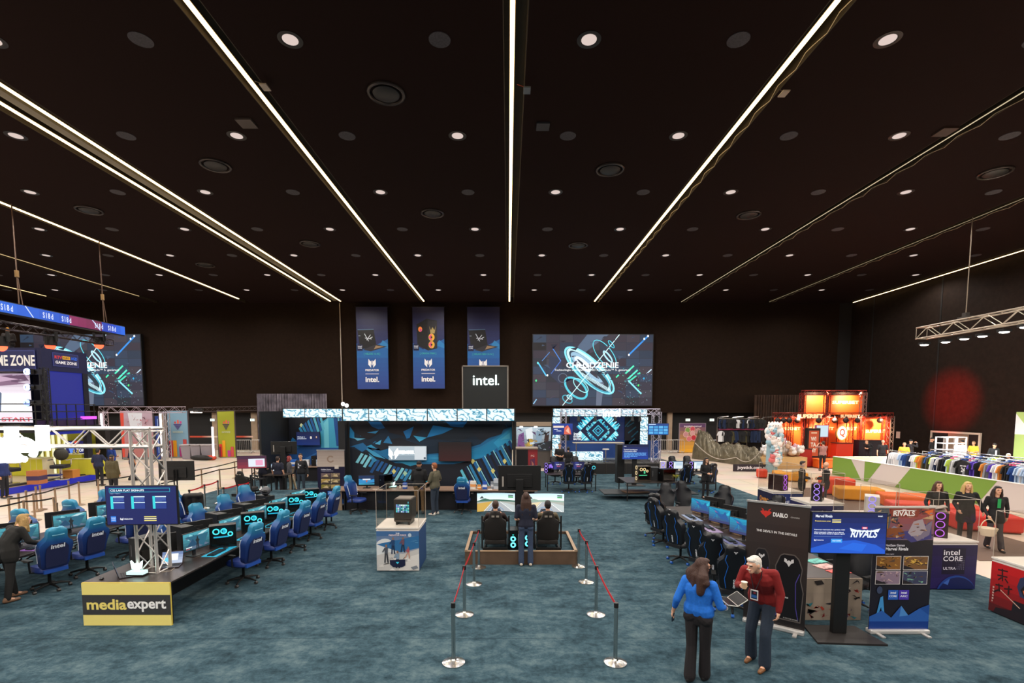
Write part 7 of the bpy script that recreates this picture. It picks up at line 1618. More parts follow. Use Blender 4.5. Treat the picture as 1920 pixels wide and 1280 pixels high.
MB().b2((0, 0, 0), (W, .12, Hh)).build('board', mat('#dfe8da', .6), t); P = Pic(0, 0, 40, 10, W, Hh, '#b4dca0', .002); P.poly([(26, 0), (40, 0), (40, 10), (18, 10)], '#eef0ee'); P.build('printed_face', t, (0, -.004, 0))
# ---- clothes racks with hanging garments
GARM = []
def garment(c, kind=0):
    mb = MB(); n = 6
    out = [(-.05, 0), (-.22, -.06), (-.3, -.3), (-.24, -.33), (-.19, -.2), (-.2, -.72), (.2, -.72), (.19, -.2), (.24, -.33), (.3, -.3), (.22, -.06), (.05, 0)] if kind == 0 else \
          [(-.05, 0), (-.23, -.07), (-.3, -.62), (-.22, -.64), (-.19, -.25), (-.21, -.78), (.21, -.78), (.19, -.25), (.22, -.64), (.3, -.62), (.23, -.07), (.05, 0)]
    mb.prism(out, -.022, .022)
    return mb.mesh('garment', mat(c, .85, bump=.4, bscale=14))
cols = [('white', '#e4e4e6', 0), ('white', '#dcdfe4', 1), ('black', '#131316', 1), ('black', '#1b1b1e', 0), ('purple', '#5a3fb0', 0), ('blue', '#2a4f94', 0), ('grey', '#8a8a8e', 1), ('navy', '#1b2c4e', 1), ('lime yellow', '#c4e05a', 0), ('orange', '#e08a3a', 0), ('pink', '#d85a86', 0), ('olive', '#4a452c', 1), ('pale blue', '#a8c0dc', 0)]
GM_ = [garment(c, k) for _, c, k in cols]
HANG = MB().tube([(0, 0, .1), (.0, 0, .03), (-.2, 0, -.06)], .006, 4).tube([(0, 0, .03), (.2, 0, -.06)], .006, 4).mesh('hanger', CHROME)
def rack(x, y0, y1, z, lab, gl, seq, step=.105, drop=.08, rows_lab='', w=0):
    t = thing('clothes_rack', lab, 'clothes rack', (x, y0, 0)); MB().cyl((0, 0, z), (0, y1 - y0, z), .02).build('rail', CHROME, t)
    n = max(1, int((y1 - y0) / 1.8))
    for i in range(n + 1):
        y = (y1 - y0) * i / n; MB().cyl((0, y, 0), (0, y, z), .018).build('upright', CHROME, t); MB().cyl((-.28, y, .02), (.28, y, .02), .018).build('foot', CHROME, t)
    y = y0 + .1; k = 0; rn = random.Random(int(x * 10))
    while y < y1 - .08:
        ci = seq[int(k / 2) % len(seq)] if rn.random() < .75 else rn.randrange(len(cols)); cn = cols[ci][0]
        o = bpy.data.objects.new('hanging_garment', GM_[ci]); COL.objects.link(o); o.location = (x, y, z - drop); o.rotation_euler = (0, 0, rn.uniform(-.3, .3)); tag(o, '%s garment hanging %s' % (cn, gl), 'clothing', '%s garments %s' % (cn, gl))
        y += step * rn.uniform(.8, 1.4); k += 1
rack(18.95, 15.0, AX(1668, 845, 18.95).y, 1.62, 'chrome clothes rail just behind the green and white half wall', 'on the rail just behind the half wall', [3, 2, 6, 4, 3, 6, 4, 0, 3, 2, 0, 0, 12, 5, 7, 0, 8, 9, 5, 8, 11, 0, 2, 2, 6][::-1])
rack(20.2, 17.5, AX(1730, 845, 20.2).y, 1.62, 'chrome clothes rail second behind the half wall', 'on the second rail behind the half wall', [0, 12, 7, 0, 5, 0, 10, 7], .15)
rack(21.5, 19.0, AX(1745, 842, 21.5).y, 1.62, 'chrome clothes rail third behind the half wall', 'on the third rail behind the half wall', [0, 0, 12, 7, 5], .2)
# jersey facing the hall
q = AX(1800, 875, 18.55)
t = thing('sports_jersey', 'black jersey with white number facing the hall on the first rail', 'jersey', (18.7, q.y, 1.54), -PI / 2 + .15); o = bpy.data.objects.new('shirt', GM_[3]); COL.objects.link(o); o.parent = t
P = Pic(0, 0, 10, 10, .3, .34, None); P.text('24', 5, 6, 5.5, '#e8e8ea', 5, .04).rect(1, .6, 4.4, 2, '#c8c8cc').rect(5.4, .6, 9, 2, '#c8c8cc'); P.build('print', t, (-.15, -.03, -.5))
# door and white scaffolding at the side wall
t = thing('side_doorway', 'wide pale-framed doorway in the dark side wall', 'doorway', (XR - .05, 0, 0)); ya, yb = AX(1838, 830, XR).y, AX(1750, 830, XR).y; zt2 = AX(1750, 810, XR).z
MB().b2((-.1, ya - .12, 0), (0, ya, zt2 + .12)).b2((-.1, yb, 0), (0, yb + .12, zt2 + .12)).b2((-.1, ya, zt2), (0, yb, zt2 + .12)).build('frame', mat('#c8b8a8', .5), t); MB().b2((-.03, ya + .7, 0), (-.01, yb - 1.2, zt2)).build('lit_passage', mat('#8a7664', .7), t); MB().b2((-.05, yb - 1.2, 0), (-.03, yb, zt2)).b2((-.05, ya, 0), (-.03, ya + .7, zt2)).build('door_leaf', mat('#151113', .5), t)
t = thing('white_shelf_trolley', 'white metal shelf trolley standing before the side doorway', 'shelf', (AX(1780, 840, 24.5).x, AX(1780, 840, 24.5).y, 0), R(10))
for s in (-.55, 0, .1, .7):
    for v in (-.3, .3): MB().b2((s - .03, v - .03, 0), (s + .03, v + .03, 2.1)).build('upright', mat('#d8d4d4', .4), t)
for z in (.6, 1.0, 1.4, 1.75, 2.08): MB().b2((-.58, -.33, z), (.02, .33, z + .04)).b2((.08, -.33, z), (.72, .33, z + .04)).build('shelf', mat('#d8d4d4', .4), t)
q = AX(1684, 815, XR - .05); tag(MB().box((0, 0, 0), (.03, .35, .5)).build('wall_notice', mat('#d8b0a0', .6), None, q), 'small pale notice on the dark side wall beyond the orange booth', 'notice')
q0, q1 = AX(1906, 772, XR - .2), AX(1990, 860, XR - .2)
t = thing('green_wall_banner', 'tall pale green banner on the side wall at the picture edge', 'banner', (XR - .2, q1.y, .4)); MB().b2((0, 0, 0), (.05, q0.y - q1.y, q0.z - .4)).build('panel', mat('#a8c878', .6), t); MB().prism([(0, 0), (1, 0), (0, 1.2)], 0, .01).build('white_corner', mat('#e0e8ec', .6), t, (-.01, q0.y - q1.y, q0.z - 1.7), -PI / 2)
# ---- hanging truss with floodlights
XT = 22.2; ya = AX(1728, 620, XT).y; yb = 13.0; z1 = AX(1728, 614, XT).z; z0 = AX(1728, 636, XT).z
truss((XT, yb, (z0 + z1) / 2), (XT, ya, (z0 + z1) / 2), z1 - z0 - .05, 'long silver truss hanging from the ceiling over the clothes sale', m=mat('#b4a898', .35, .7), n=18, r=.035, rb=.018)
qc = AX(1813, 560, XT); t = thing('chain_hoist_cable', 'vertical steel cable holding the long truss over the clothes sale', 'cable', (XT, qc.y, z1)); MB().cyl((0, 0, .1), (0, 0, HC - z1), .02).build('cable', mat('#9a8a78', .4, .5), t); MB().b2((-.15, -.3, 0), (.15, .3, .12)).b2((-.1, -.1, .1), (.1, .1, .3)).build('clamp', mat('#4a4440', .4, .5), t)
fl = ['closest to the orange booth', 'second from the orange booth', 'third from the orange booth', 'fourth from the orange booth', 'fifth from the orange booth', 'sixth, cut by the picture edge']
for i, (px, py, e) in enumerate(((1733, 646, 14), (1773, 641, 5), (1808, 635, 5), (1842, 630, 5), (1883, 622, 14), (1922, 613, 8))):
    q = AX(px, py, XT); t = thing('truss_floodlight', 'floodlight under the long silver truss, ' + fl[i], 'floodlight', q); MB().b2((-.2, -.16, 0), (.2, .16, .12)).build('lamp_body', BLK, t); MB().ell((0, 0, -.01), (.2, .15, .05), n=14, k=6).build('lens', emi('#fff6ee', e, 'AUTO'), t); MB().b2((-.03, .16, .05), (.03, .3, .1)).build('barn_door', DKM, t)
    l = bpy.data.lights.new('truss_lamp', 'SPOT'); l.energy = 1500; l.color = (1, .96, .93); l.spot_size = R(120); l.spot_blend = .8; l.shadow_soft_size = .1
    o = bpy.data.objects.new('truss_lamp', l); COL.objects.link(o); o.location = q + Vector((0, 0, -.12)); o.rotation_euler = (0, R(-12), 0)
# ================================================================ orange booth
Yo = 34.0
OR = mat('#e8561c', .5)
t = thing('orange_booth', 'bright orange booth of lit panels framed by dark red lattice', 'booth', (0, Yo, 0))
def opan(px0, px1, py0, py1, dy, txt=None, tpx=None, tpy=None, tw=None, tc='#ffd9a8'):
    a = A(px0, py0, Yo + dy); b = A(px1, py1, Yo + dy); b.z = max(b.z, .05); W, H = b.x - a.x, a.z - b.z
    MB().b2((0, 0, 0), (W, .06, H)).build('panel', OR, t, (a.x, dy, b.z))
    if txt:
        P = Pic(px0, py0, px1, py1, W, H, None, .004); P.text(txt, tpx, tpy, 6, tc, tw, .05); P.build('panel_lettering', t, (a.x, dy - .01, b.z))
    l = bpy.data.lights.new('panel_lamp', 'SPOT'); l.energy = 2000; l.color = (1, .76, .46); l.spot_size = R(75); l.spot_blend = 1; l.shadow_soft_size = .1
    o = bpy.data.objects.new('panel_lamp', l); COL.objects.link(o); o.location = ((a.x + b.x) / 2, Yo + dy - 1.5, a.z + .2); d = Vector(((a.x + b.x) / 2, Yo + dy, (a.z * .62 + b.z * .38))) - o.location; o.rotation_euler = d.to_track_quat('-Z', 'Y').to_euler()
opan(1510, 1547, 740, 777, 1.5); opan(1556, 1616, 740, 777, 1.5, 'SUPERBET', 1585, 754, 48)
opan(1452, 1503, 782, 852, .8, 'SUPERBET', 1477, 803, 44); opan(1512, 1566, 782, 856, .8, 'SUPERBET', 1538, 803, 46); opan(1572, 1612, 782, 858, .8, 'BET', 1595, 803, 20); opan(1619, 1664, 783, 850, .3, 'SUPERBET', 1642, 808, 36)
l_ = lambda px, py, dy: A(px, py, Yo + dy) - Vector((0, Yo, 0))
MB().b2((l_(1450, 850, 1).x, .9, 0), (l_(1665, 850, 1).x, 1.0, l_(1500, 780, 1).z)).build('dark_backing', mat('#2a0806', .6), t); MB().b2((l_(1507, 780, 1.6).x, 1.6, l_(1500, 780, 1).z - .2), (l_(1620, 850, 1.6).x, 1.7, l_(1500, 735, 1.6).z)).build('upper_backing', mat('#2a0806', .6), t)
RM = mat('#7a1a12', .4, .3); GM2 = mat('#8a7a74', .4, .6)
for (p0, p1, s, m_) in (((1450, 778), (1672, 778), .3, RM), ((1505, 736), (1622, 736), .3, RM)):
    a, b = A(*p0, Yo), A(*p1, Yo); truss((a.x, 0, a.z), (b.x, 0, a.z), s, '', 'frame_truss', m_, parent=t)
for px, y0, m_ in ((1552, 736, RM), (1506, 736, RM), (1620, 736, GM2), (1483, 780, RM), (1511, 780, RM), (1549, 780, RM), (1595, 780, RM), (1616, 780, RM), (1663, 780, RM), (1671, 780, GM2)):
    a = A(px, y0, Yo); truss((a.x, .02, 0 if y0 > 770 else A(0, 780, Yo).z), (a.x, .02, a.z), .28, '', 'frame_truss', m_, parent=t)
MB().b2((l_(1450, 866, 0).x, -1.5, 0), (l_(1668, 860, 0).x, .8, .04)).build('orange_floor', mat('#c8481c', .5), t)
def sgn(txt, px, py, w, dy, lab, e):
    a = A(px, py, Yo + dy); W = w / F * (Yo + dy); vs, fs, asp = text_mesh(txt, .06); t2 = thing('lit_letter_sign', lab, 'lit sign', (a.x - W / 2, Yo + dy, a.z)); MB().add([(x * W, 0, y * W / asp * .9) for x, y in vs], fs).build('letters', emi('#ffb888', e), t2); MB().b2((0, .03, -.02), (W, .06, .05)).build('carrier', mat('#5a120c', .5), t2)
sgn('SUPERBET', 1519, 784, 48, -.3, 'glowing pale letters on the lower truss of the orange booth', 2.0); sgn('SUPERBET', 1594, 783, 36, -.3, 'smaller glowing letters nearer the right edge of the orange booth', 1.4)
for i, px in enumerate((1458, 1469, 1480, 1495, 1535, 1565, 1586, 1608, 1650)):
    q = A(px, 788, Yo - .4); t2 = thing('stage_lamp', 'dark round lamp under the orange booth truss', 'stage lamp', q, 0, 'lamps under the orange booth truss'); MB().ell((0, 0, 0), (.2, .15, .18), n=12, k=8).build('lamp_body', mat('#200a08', .5), t2); MB().cyl((0, 0, .15), (0, 0, .32), .03).build('clamp', BLK, t2)
# objects in the booth
t2 = thing('info_totem', 'upright orange totem with pale letters in a dark frame', 'totem', (A(1524, 860, 31).x, 31, 0)); MB().b2((-.4, 0, 0), (.4, .3, 2.45)).build('frame', mat('#1c0d0c', .5), t2); P = Pic(0, 0, 24, 62, .62, 1.6, '#c84a20'); P.text('WI\nTA\nMY', 12, 34, 38, '#f4e2c8', 15, .05).rect(5, 4, 19, 7, '#f0c8a0'); P.build('lit_face', t2, (-.31, -.01, .7), 0, .9); MB().b2((-.34, -.02, .05), (.34, .0, .6)).build('red_base', mat('#c02a14', .5), t2)
t2 = thing('round_game_sign', 'glowing oval sign with letter on the orange booth column', 'lit sign', (A(1578, 812, Yo - .5).x, Yo - .5, A(1578, 812, Yo - .5).z)); P = Pic(0, 0, 20, 26, .8, 1.05, None, .01); P.disc(10, 13, 9.5, 12.5, '#e8b060').disc(10, 13, 8, 11, '#ffffff').text('Q', 10, 13, 14, '#d8602a', 9, .04); P.build('lit_face', t2, (-.4, -.05, -.5), 0, 1.5); MB().cyl((0, 0, 0), (0, .1, 0), .4, .4, 20).build('drum', mat('#a87840', .4), t2)
t2 = thing('hung_tablet', 'tilted white screen hanging on the booth lattice', 'screen', A(1541, 808, Yo - .6), R(8)); MB().b2((-.5, 0, -.42), (.5, .06, .42)).build('housing', mat('#a85a86', .4), t2); P = Pic(0, 0, 10, 8, .86, .76, '#c8dce8'); P.build('lit_screen', t2, (-.4, -.01, -.38), 0, 1.1)
for i, (px, w, h, c, dep, lab) in enumerate(((1498, 1.3, 1.1, '#a01c14', 31.2, 'red mixing desk where the man in green stands'), (1577, 1.1, 1.3, '#c8341a', Yo - .6, 'red podium under the glowing oval sign'), (1557, 1.8, .5, '#e0621c', 30.5, 'orange soft bench before the booth'), (1600, 3.2, .45, '#c83c18', 31.5, 'long low orange table behind the half wall'), (1626, 1.6, 1.5, '#1c1420', 33.3, 'dark cabinet with bright glass at the booth corner'))):
    q = A(px, 860, dep); t2 = thing('booth_furniture', lab, 'counter', (q.x, dep, 0.04)); MB().b2((-w / 2, -.3, 0), (w / 2, .3, h)).build('body', mat(c, .5), t2, bevel=.03); MB().b2((-w / 2 - .02, -.32, h), (w / 2 + .02, .32, h + .04)).build('top', mat('#2a1210' if i != 2 else '#e87a2a', .5), t2)
# red light on the side wall
q = AX(1785, 750, XR); l = bpy.data.lights.new('red_wash', 'SPOT'); l.energy = 15000; l.color = (1, .005, .004); l.spot_size = R(36); l.spot_blend = 1; l.shadow_soft_size = .05
o = bpy.data.objects.new('red_wash', l); COL.objects.link(o); o.location = (XR - 8, Yo - 1.5, 4.9); o.rotation_euler = (q - o.location).to_track_quat('-Z', 'Y').to_euler()
# ================================================================ poster, tarpaulin, plush stall
def d_joy(P):
    P.grad(1275, 794, 1321, 848, '#4a2a6a', '#f0b020', 8); P.text('joystick.com.pl', 1298, 799, 3.6, '#e8dce4', 32, .04)
    for x, y, c in ((1289, 806, '#7a9a4a'), (1298, 804, '#c84a5a'), (1308, 808, '#b88a8a'), (1286, 814, '#c88a90'), (1311, 816, '#8aa08a'), (1292, 822, '#d8707a'), (1304, 822, '#c86a74'), (1298, 812, '#d8a0a0'), (1300, 820, '#c02a3a')): P.disc(x, y, 5, 5.5, '#e0b8a8', 12).disc(x, y, 4.2, 4.6, c, 12)
stand_pic(1275, 1321, 794, 847, 41.0, 'purple and orange shop poster standing by the back wall', d_joy, cat='poster', frame='#8a7a86')
pts = [PF(x, y, 0) for x, y in ((1297, 858), (1375, 872), (1435, 880), (1440, 862), (1360, 850), (1300, 846))]
mb = MB(); nx_, ny_ = 96, 30; a0, a1 = PF(1297, 859, 0), PF(1437, 879, 0); b0 = Vector((a0.x + 1.0, a0.y + 2.6, 0)); b1 = Vector((a1.x + .8, a1.y + 2.6, 0)); vs = []
for i in range(nx_ + 1):
    u = i / nx_
    for j in range(ny_ + 1):
        v = j / ny_; p = (a0.lerp(a1, u)).lerp(b0.lerp(b1, u), v)
        h = (min(1, 4 * v, 4 * (1 - v)) ** .5) * (1.2 + .75 * math.exp(-((u - .17) / .15) ** 6) + .25 * math.exp(-((u - .62) / .12) ** 2)) * min(1, (u * 12) ** .5, ((1 - u) * 12) ** .5)
        h *= .85 + .3 * noise.noise(Vector((u * 9, v * 3, 1))); h += (.3 * abs(noise.noise(Vector((u * 14, v * 6 + u * 8, 5)))) + .14 * abs(noise.noise(Vector((u * 34, v * 22 + u * 20, 2)))) - .05) * (0 < j < ny_) * (h > .2)
        vs.append((p.x, p.y, max(0, h)))
fs = [(i * (ny_ + 1) + j, (i + 1) * (ny_ + 1) + j, (i + 1) * (ny_ + 1) + j + 1, i * (ny_ + 1) + j + 1) for i in range(nx_) for j in range(ny_)]
mb.add(vs, fs); tp = tag(mb.build('tarpaulin', mat('#6a6250', .28, .25, bump=.9, bscale=3, var=.3)), 'grey-green tarpaulin draped over the closed stall', 'tarpaulin')
for i, (px0, py0, px1, py1) in enumerate(((1303, 830, 1380, 857), (1380, 857, 1428, 843))):
    a, b = A(px0, py0, 31.2), A(px1, py1, 30.2); tag(MB().tube([a.lerp(b, k / 10) - Vector((0, 0, .5 * math.sin(PI * k / 10))) for k in range(11)], .022, 6).build('rope', mat('#b0a498', .5)), 'pale rope sagging across the tarpaulin, ' + ('poster end' if i == 0 else 'plush end'), 'rope')
q = A(1407, 876, 28.9); t = thing('shop_name_board', 'dark board with white web name at the foot of the tarpaulin', 'sign', (q.x - 1, 28.9, 0), R(-3)); MB().b2((.0, 0, 0), (2.1, .06, .42)).build('board', mat('#241a24', .6), t); P = Pic(0, 0, 30, 6, 1.9, .36, None, .003); P.text('joystick.com.pl', 15, 3, 4, '#e6e0e4', 26, .03); P.build('lettering', t, (.1, -.01, .03))
# clothes wall
Yc = 38.4; a = A(1348, 783, Yc); b = A(1430, 845, Yc)
t = thing('clothes_display', 'tall display of dark shirts and socks above the tarpaulin', 'clothes display', (a.x, Yc, 0)); W = b.x - a.x
for x in (0, W / 3, 2 * W / 3, W): MB().cyl((x, .2, 0), (x, .2, a.z), .04).build('upright', CHROME, t); MB().tube([(x, .2, a.z), (x + .7, -.1, a.z + .1)], .04, 6).build('top_arm', CHROME, t)
z1r, z2r = A(1380, 785, Yc).z, A(1380, 806, Yc).z
MB().cyl((0, 0, z1r), (W, 0, z1r), .03).cyl((0, 0, z2r), (W, 0, z2r), .03).build('rail', CHROME, t); MB().b2((0, .3, 0), (W, .34, z1r)).build('back_panel', mat('#120d10', .8), t); MB().b2((0, -.04, z2r), (W, -.01, z2r + .14)).build('price_strip', mat('#b04a70', .5), t)
rn = random.Random(12); ca = [3, 2, 3, 7, 2, 3, 0, 7, 11, 3]
for r_, z in ((0, z1r), (1, z2r)):
    for i in range(22):
        ci = ca[rn.randrange(10)]; o = bpy.data.objects.new('hanging_garment', GM_[ci]); COL.objects.link(o); o.location = (a.x + .15 + (W - .3) * i / 21, Yc - .12 - .015 * (i % 2), z - .06); o.rotation_euler.z = rn.uniform(.3, .9) * rn.choice((-1, 1)); o.scale = (1, 1, 1.15 if r_ else .9)
        tag(o, '%s shirt on the %s row of the tall display' % (cols[ci][0], 'lower' if r_ else 'upper'), 'clothing', '%s shirts on the %s row' % (cols[ci][0], 'lower' if r_ else 'upper'))
# plush pillar and plush heap
q = PF(1446, 884, 0); yq = q.y
PC_ = ['#e6e0dc', '#a8c4d0', '#dcdce0', '#d06a6a', '#f0e8e4', '#8fb4c4']
t = thing('display_post', 'pale blue post wrapped by soft toys next to the tarpaulin', 'post', (q.x, yq, 0)); ztop = A(1443, 800, yq).z; MB().cyl((0, 0, 0), (0, 0, ztop - .3), .32, .28, 16).build('shaft', mat('#8fb0bc', .6), t, smooth=True)
def plush(p, r, c, lab, grp, rn):
    key = 'pl' + c
    if key not in MN:
        t = thing('plush_toy', lab, 'plush toy', p, 0, grp); MN[key] = t; m = mat(c, .9, bump=.4, bscale=30)
        MB().ell((0, 0, 0), (.2, .17, .18), n=12, k=8).build('body', m, t, smooth=True); MB().ell((0, -.06, .2), (.15, .13, .14), n=12, k=8).build('head', m, t, smooth=True)
        for s in (-1, 1): MB().ell((s * .11, -.04, .32), (.045, .03, .06), n=8, k=6).build('ear', m, t, smooth=True); MB().ell((s * .05, -.185, .22), (.015, .01, .02), n=6, k=4).build('eye', BLKG, t)
        return
    o = dup(MN[key], p, rn.uniform(-1, 1), lab, grp); o.scale = (r, r, r)
nmc = {'#e6e0dc': 'off-white', '#a8c4d0': 'pale blue', '#dcdce0': 'white', '#d06a6a': 'red', '#f0e8e4': 'cream', '#8fb4c4': 'dusty blue', '#d8a8b4': 'pink', '#c8a890': 'tan'}
rn = random.Random(33)
for i in range(26):
    an = rn.uniform(-2.6, -.5); z = .5 + (ztop - .8) * i / 25; c = PC_[i % 6]; plush((q.x + .38 * math.cos(an), yq + .38 * math.sin(an), z), 1.15 if z > ztop - 1 else .8, c, nmc[c] + ' plush toy fixed to the pale blue post', 'plush toys on the post, ' + nmc[c], rn)
for k in range(3): plush((q.x + .25 * (k - 1), yq - .1, ztop - .25), 1.5, '#f0e8e4', 'cream plush toy on top of the pale blue post', 'plush toys crowning the post', rn)
q = PF(1480, 880, 0); t = thing('toy_bin', 'low table under the heap of soft toys', 'table', (q.x, q.y + 1.2, 0)); MB().b2((-1.3, -.8, 0), (1.3, .8, .7)).build('body', mat('#c8a06a', .6), t)
for i in range(44):
    u = rn.uniform(-1.15, 1.15); v = rn.uniform(-.7, .5); c = ['#e6e0dc', '#f0e8e4', '#dcdce0', '#d8a8b4', '#c8a890', '#e6e0dc'][i % 6]; plush((q.x + u, q.y + 1.2 + v, .88 + rn.uniform(0, .9) * (1 - abs(u) / 1.4)), .9, c, nmc[c] + ' plush toy in the heap beside the orange booth', 'plush toys of the heap, ' + nmc[c], rn)
# soft cubes and small things behind the plinths
for i, (px, py, w, d, h, c, lab) in enumerate(((1480, 900, 1.5, 1.0, .45, '#e09a24', 'yellow soft seat beyond the first display plinths'), (1428, 895, .5, .5, .45, '#c83a1c', 'small red cube seat near the plush post'), (1460, 912, .5, .5, .45, '#d87a30', 'orange crate seat under the folded trousers'), (1567, 925, 1.2, .9, .7, '#d8421c', 'tall red seat by the bald man'), (1608, 936, 1.6, .9, .5, '#e0981c', 'yellow soft seat behind the lit case by the half wall'), (1695, 948, 1.6, 1.0, .45, '#e0641c', 'round orange soft seat in front of the half wall'), (1712, 965, 1.5, .8, .45, '#d84a34', 'red soft seat behind the game roll-up banner'), (1790, 975, 1.4, .9, .5, '#d8381c', 'red soft seat between the women in black'), (1840, 992, 1.6, .9, .5, '#c8281c', 'red low seat behind the blonde woman'))):
    q = PF(px, py, 0); t = thing('soft_seat', lab, 'pouf', (q.x, q.y, 0), R(-20)); MB().b2((-w / 2, -d / 2, .03), (w / 2, d / 2, h)).build('cushion', mat(c, .6), t, bevel=.06); MB().b2((-w / 2 + .05, -d / 2 + .05, 0), (w / 2 - .05, d / 2 - .05, .03)).build('base', mat('#5a2a14', .6), t)
q = PF(1480, 900, 0); tag(MB().box((0, 0, .02), (.6, .4, .03)).build('paper_sheets', mat('#ece6dc', .6), None, (q.x, q.y, .46), .3), 'white papers on the yellow soft seat', 'papers')
t = thing('dark_rug', 'brown floor rug running under the soft seats by the half wall', 'rug', (0, 0, 0)); mb = MB().slab([(PF(x, y, 0).x, PF(x, y, 0).y) for x, y in ((1590, 915), (1920, 1010), (1920, 985), (1612, 905))], 0, 0) if False else MB().slab([(11.5, 12), (14.2, 12), (15.0, 23), (12.6, 23)], -.01, -.004); mb.build('pile', mat('#6a5448', .8), t)
# basket held between the women
# ================================================================ people
def at_floor(px, py): q = PF(px, py, 0); return (q.x, q.y, 0)
def top_at(px, ytop, H):        # place by head-top pixel and known height
    q = PF(px, ytop, H); return (q.x, q.y, 0)
# woman in blue
PW = dict(ank_l=(-.07, -.1, .08), ank_r=(.07, .08, .08), knee_l=(-.08, -.06, .5), knee_r=(.08, .01, .5), pel=(0, .0, .97), hip_l=(-.1, 0, .92), hip_r=(.1, 0, .92), chest=(.0, .0, 1.31), head=(-.02, -.05, 1.63), neck=(0, 0, 1.47),
          el_r=(.27, .10, 1.14), wr_r=(.35, .02, .93), el_l=(-.28, -.03, 1.13), wr_l=(-.27, -.27, 1.05))
th = R(138)
w1, J1 = person(at_floor(1306, 1276), th, 1.70, 'woman in bright blue sweater and black trousers holding an open tablet, seen from behind', '#1668c8', '#161013', 'l', '#3a1e12', .2, PW, 1.06, .82, near=True, yaw=-34, pitch=6, wide=True, grip_l=.5, grip_r=.3, glasses=True, hem=.06, hairw=1.6)
def loc_of(p, J, k, o=(0, 0, 0)): return p.matrix_basis @ (J[k] + Vector(o))
bpy.context.view_layer.update()
q = w1.matrix_world @ (J1['wr_l'] + Vector((-.04, -.14, .04)))
t = thing('folding_tablet', 'slim open tablet held by the woman in blue', 'tablet', q, R(100))
for s, a in ((-1, 14), (1, 30)): mb = MB(); mb.X = Matrix.Rotation(R(-s * a), 4, 'Y'); mb.b2((0 if s > 0 else -.17, -.11, 0), (.17 if s > 0 else 0, .11, .01)); mb.b2((.01 if s > 0 else -.165, -.104, .01), (.165 if s > 0 else -.01, .104, .012), 1); mb.build('half', [mat('#e2dcd4', .4), mat('#15171c', .25)], t)
t.rotation_euler = (R(12), 0, R(15))
q = w1.matrix_world @ (J1['wr_r'] + Vector((.02, -.04, -.1))); tag(MB().box((0, 0, 0), (.012, .075, .15)).build('phone', mat('#1c2634', .2), None, q, th, bevel=.004), 'dark phone in the lowered hand of the woman in blue', 'phone')
q = J1['wr_l']; MB().tube([Vector(q) + Vector((.032 * math.cos(a), .015, .032 * math.sin(a))) for a in [2 * PI * i / 14 for i in range(14)]], .006, 5, closed=True).build('wrist_band', mat('#e6e2dc', .5), w1)
# man in red
PM = dict(ank_l=(-.13, .02, .08), ank_r=(.12, -.14, .08), knee_l=(-.12, -.05, .49), knee_r=(.11, -.13, .49), hip_l=(-.09, .04, .91), hip_r=(.09, .04, .91), pel=(0, .05, .96), waist=(.0, .02, 1.1), chest=(0, -.12, 1.29), neck=(0, -.23, 1.42), head=(0, -.35, 1.53), sh_l=(-.19, -.16, 1.38), sh_r=(.19, -.12, 1.4),
          el_l=(-.25, -.22, 1.15), wr_l=(-.12, -.44, 1.23), el_r=(.27, -.08, 1.12), wr_r=(.27, -.14, .88))
qm = PF(1424, 1243, 0)
m1, J2 = person((qm.x, qm.y, 0), R(-48), 1.76, 'white-haired man in dark red sweater and jeans holding a paper cup', '#7a0f0e', '#1c2838', 'l', '#d8cfc4', 0, PM, 1.08, .97, '#7a4f2c', near=True, wide=True, yaw=-22, pitch=12, grip_r=.5, grip_l=.75, moustache=True)
bpy.context.view_layer.update()
a = (J2['wr_l'] - J2['el_l']).normalized(); p = J2['wr_l'] + a * .09 + Vector((.035, -.02, .02)); q = m1.matrix_world @ p
t = thing('paper_cup', 'small paper coffee cup in the raised hand of the man in red', 'cup', q); MB().lathe([(.028, -.045), (.04, .045)], n=18).build('cup', mat('#d8b088', .6), t, smooth=True); MB().lathe([(.042, .043), (.042, .05), (.001, .05)], n=18).build('rim', mat('#e6d8c4', .5), t)
t = m1; c = J2['chest']
for s in (-1, 1): MB().tube([J2['neck'] + Vector((s * .07, .0, .02)), c + Vector((s * .07, -.135, .06)), c + Vector((s * .015, -.16, -.12))], .006, 5).build('lanyard', mat('#15151c', .6), m1)
P = Pic(0, 0, 10, 14, .1, .14, '#e8e4e0', .0008); P.rect(1, 1.4, 9, 12.6, '#14202c').rect(1.5, 7, 8.5, 11, '#2a62a8').rect(4, 3, 7, 5, '#a02a3a'); P.build('badge', m1, c + Vector((-.05, -.172, -.27))); MB().b2((-.052, .001, -.002), (.052, .006, .142)).build('badge_back', WHITE, m1, c + Vector((0, -.172, -.27)))
# simulator visitors
def sitter(cx, lab, top, hair):
    PS = dict(pel=(0, .0, .36), hip_l=(-.09, -.02, .36), hip_r=(.09, -.02, .36), waist=(0, .06, .5), chest=(0, .12, .74), neck=(0, .15, .92), head=(0, .12, 1.08), sh_l=(-.19, .12, .85), sh_r=(.19, .12, .85), el_l=(-.28, -.1, .66), el_r=(.28, -.1, .66), wr_l=(-.15, -.38, .74), wr_r=(.15, -.38, .74),
              knee_l=(-.14, -.46, .48), knee_r=(.14, -.46, .48), ank_l=(-.12, -.86, .2), ank_r=(.12, -.86, .2))
    return person((cx, 12.28, zf), PI, 1.75, lab, top, '#2a2c34', 'l', hair, 0, PS, .95, .6, seated=True)
sitter(xs1, 'seated driver with short brown hair in the seat on the display-case side', '#3a2a28', '#3a2416'); sitter(xs2, 'seated driver with dark hair in olive shirt in the other racing seat', '#6a5f4a', '#15100e')
DN = '#16192c'
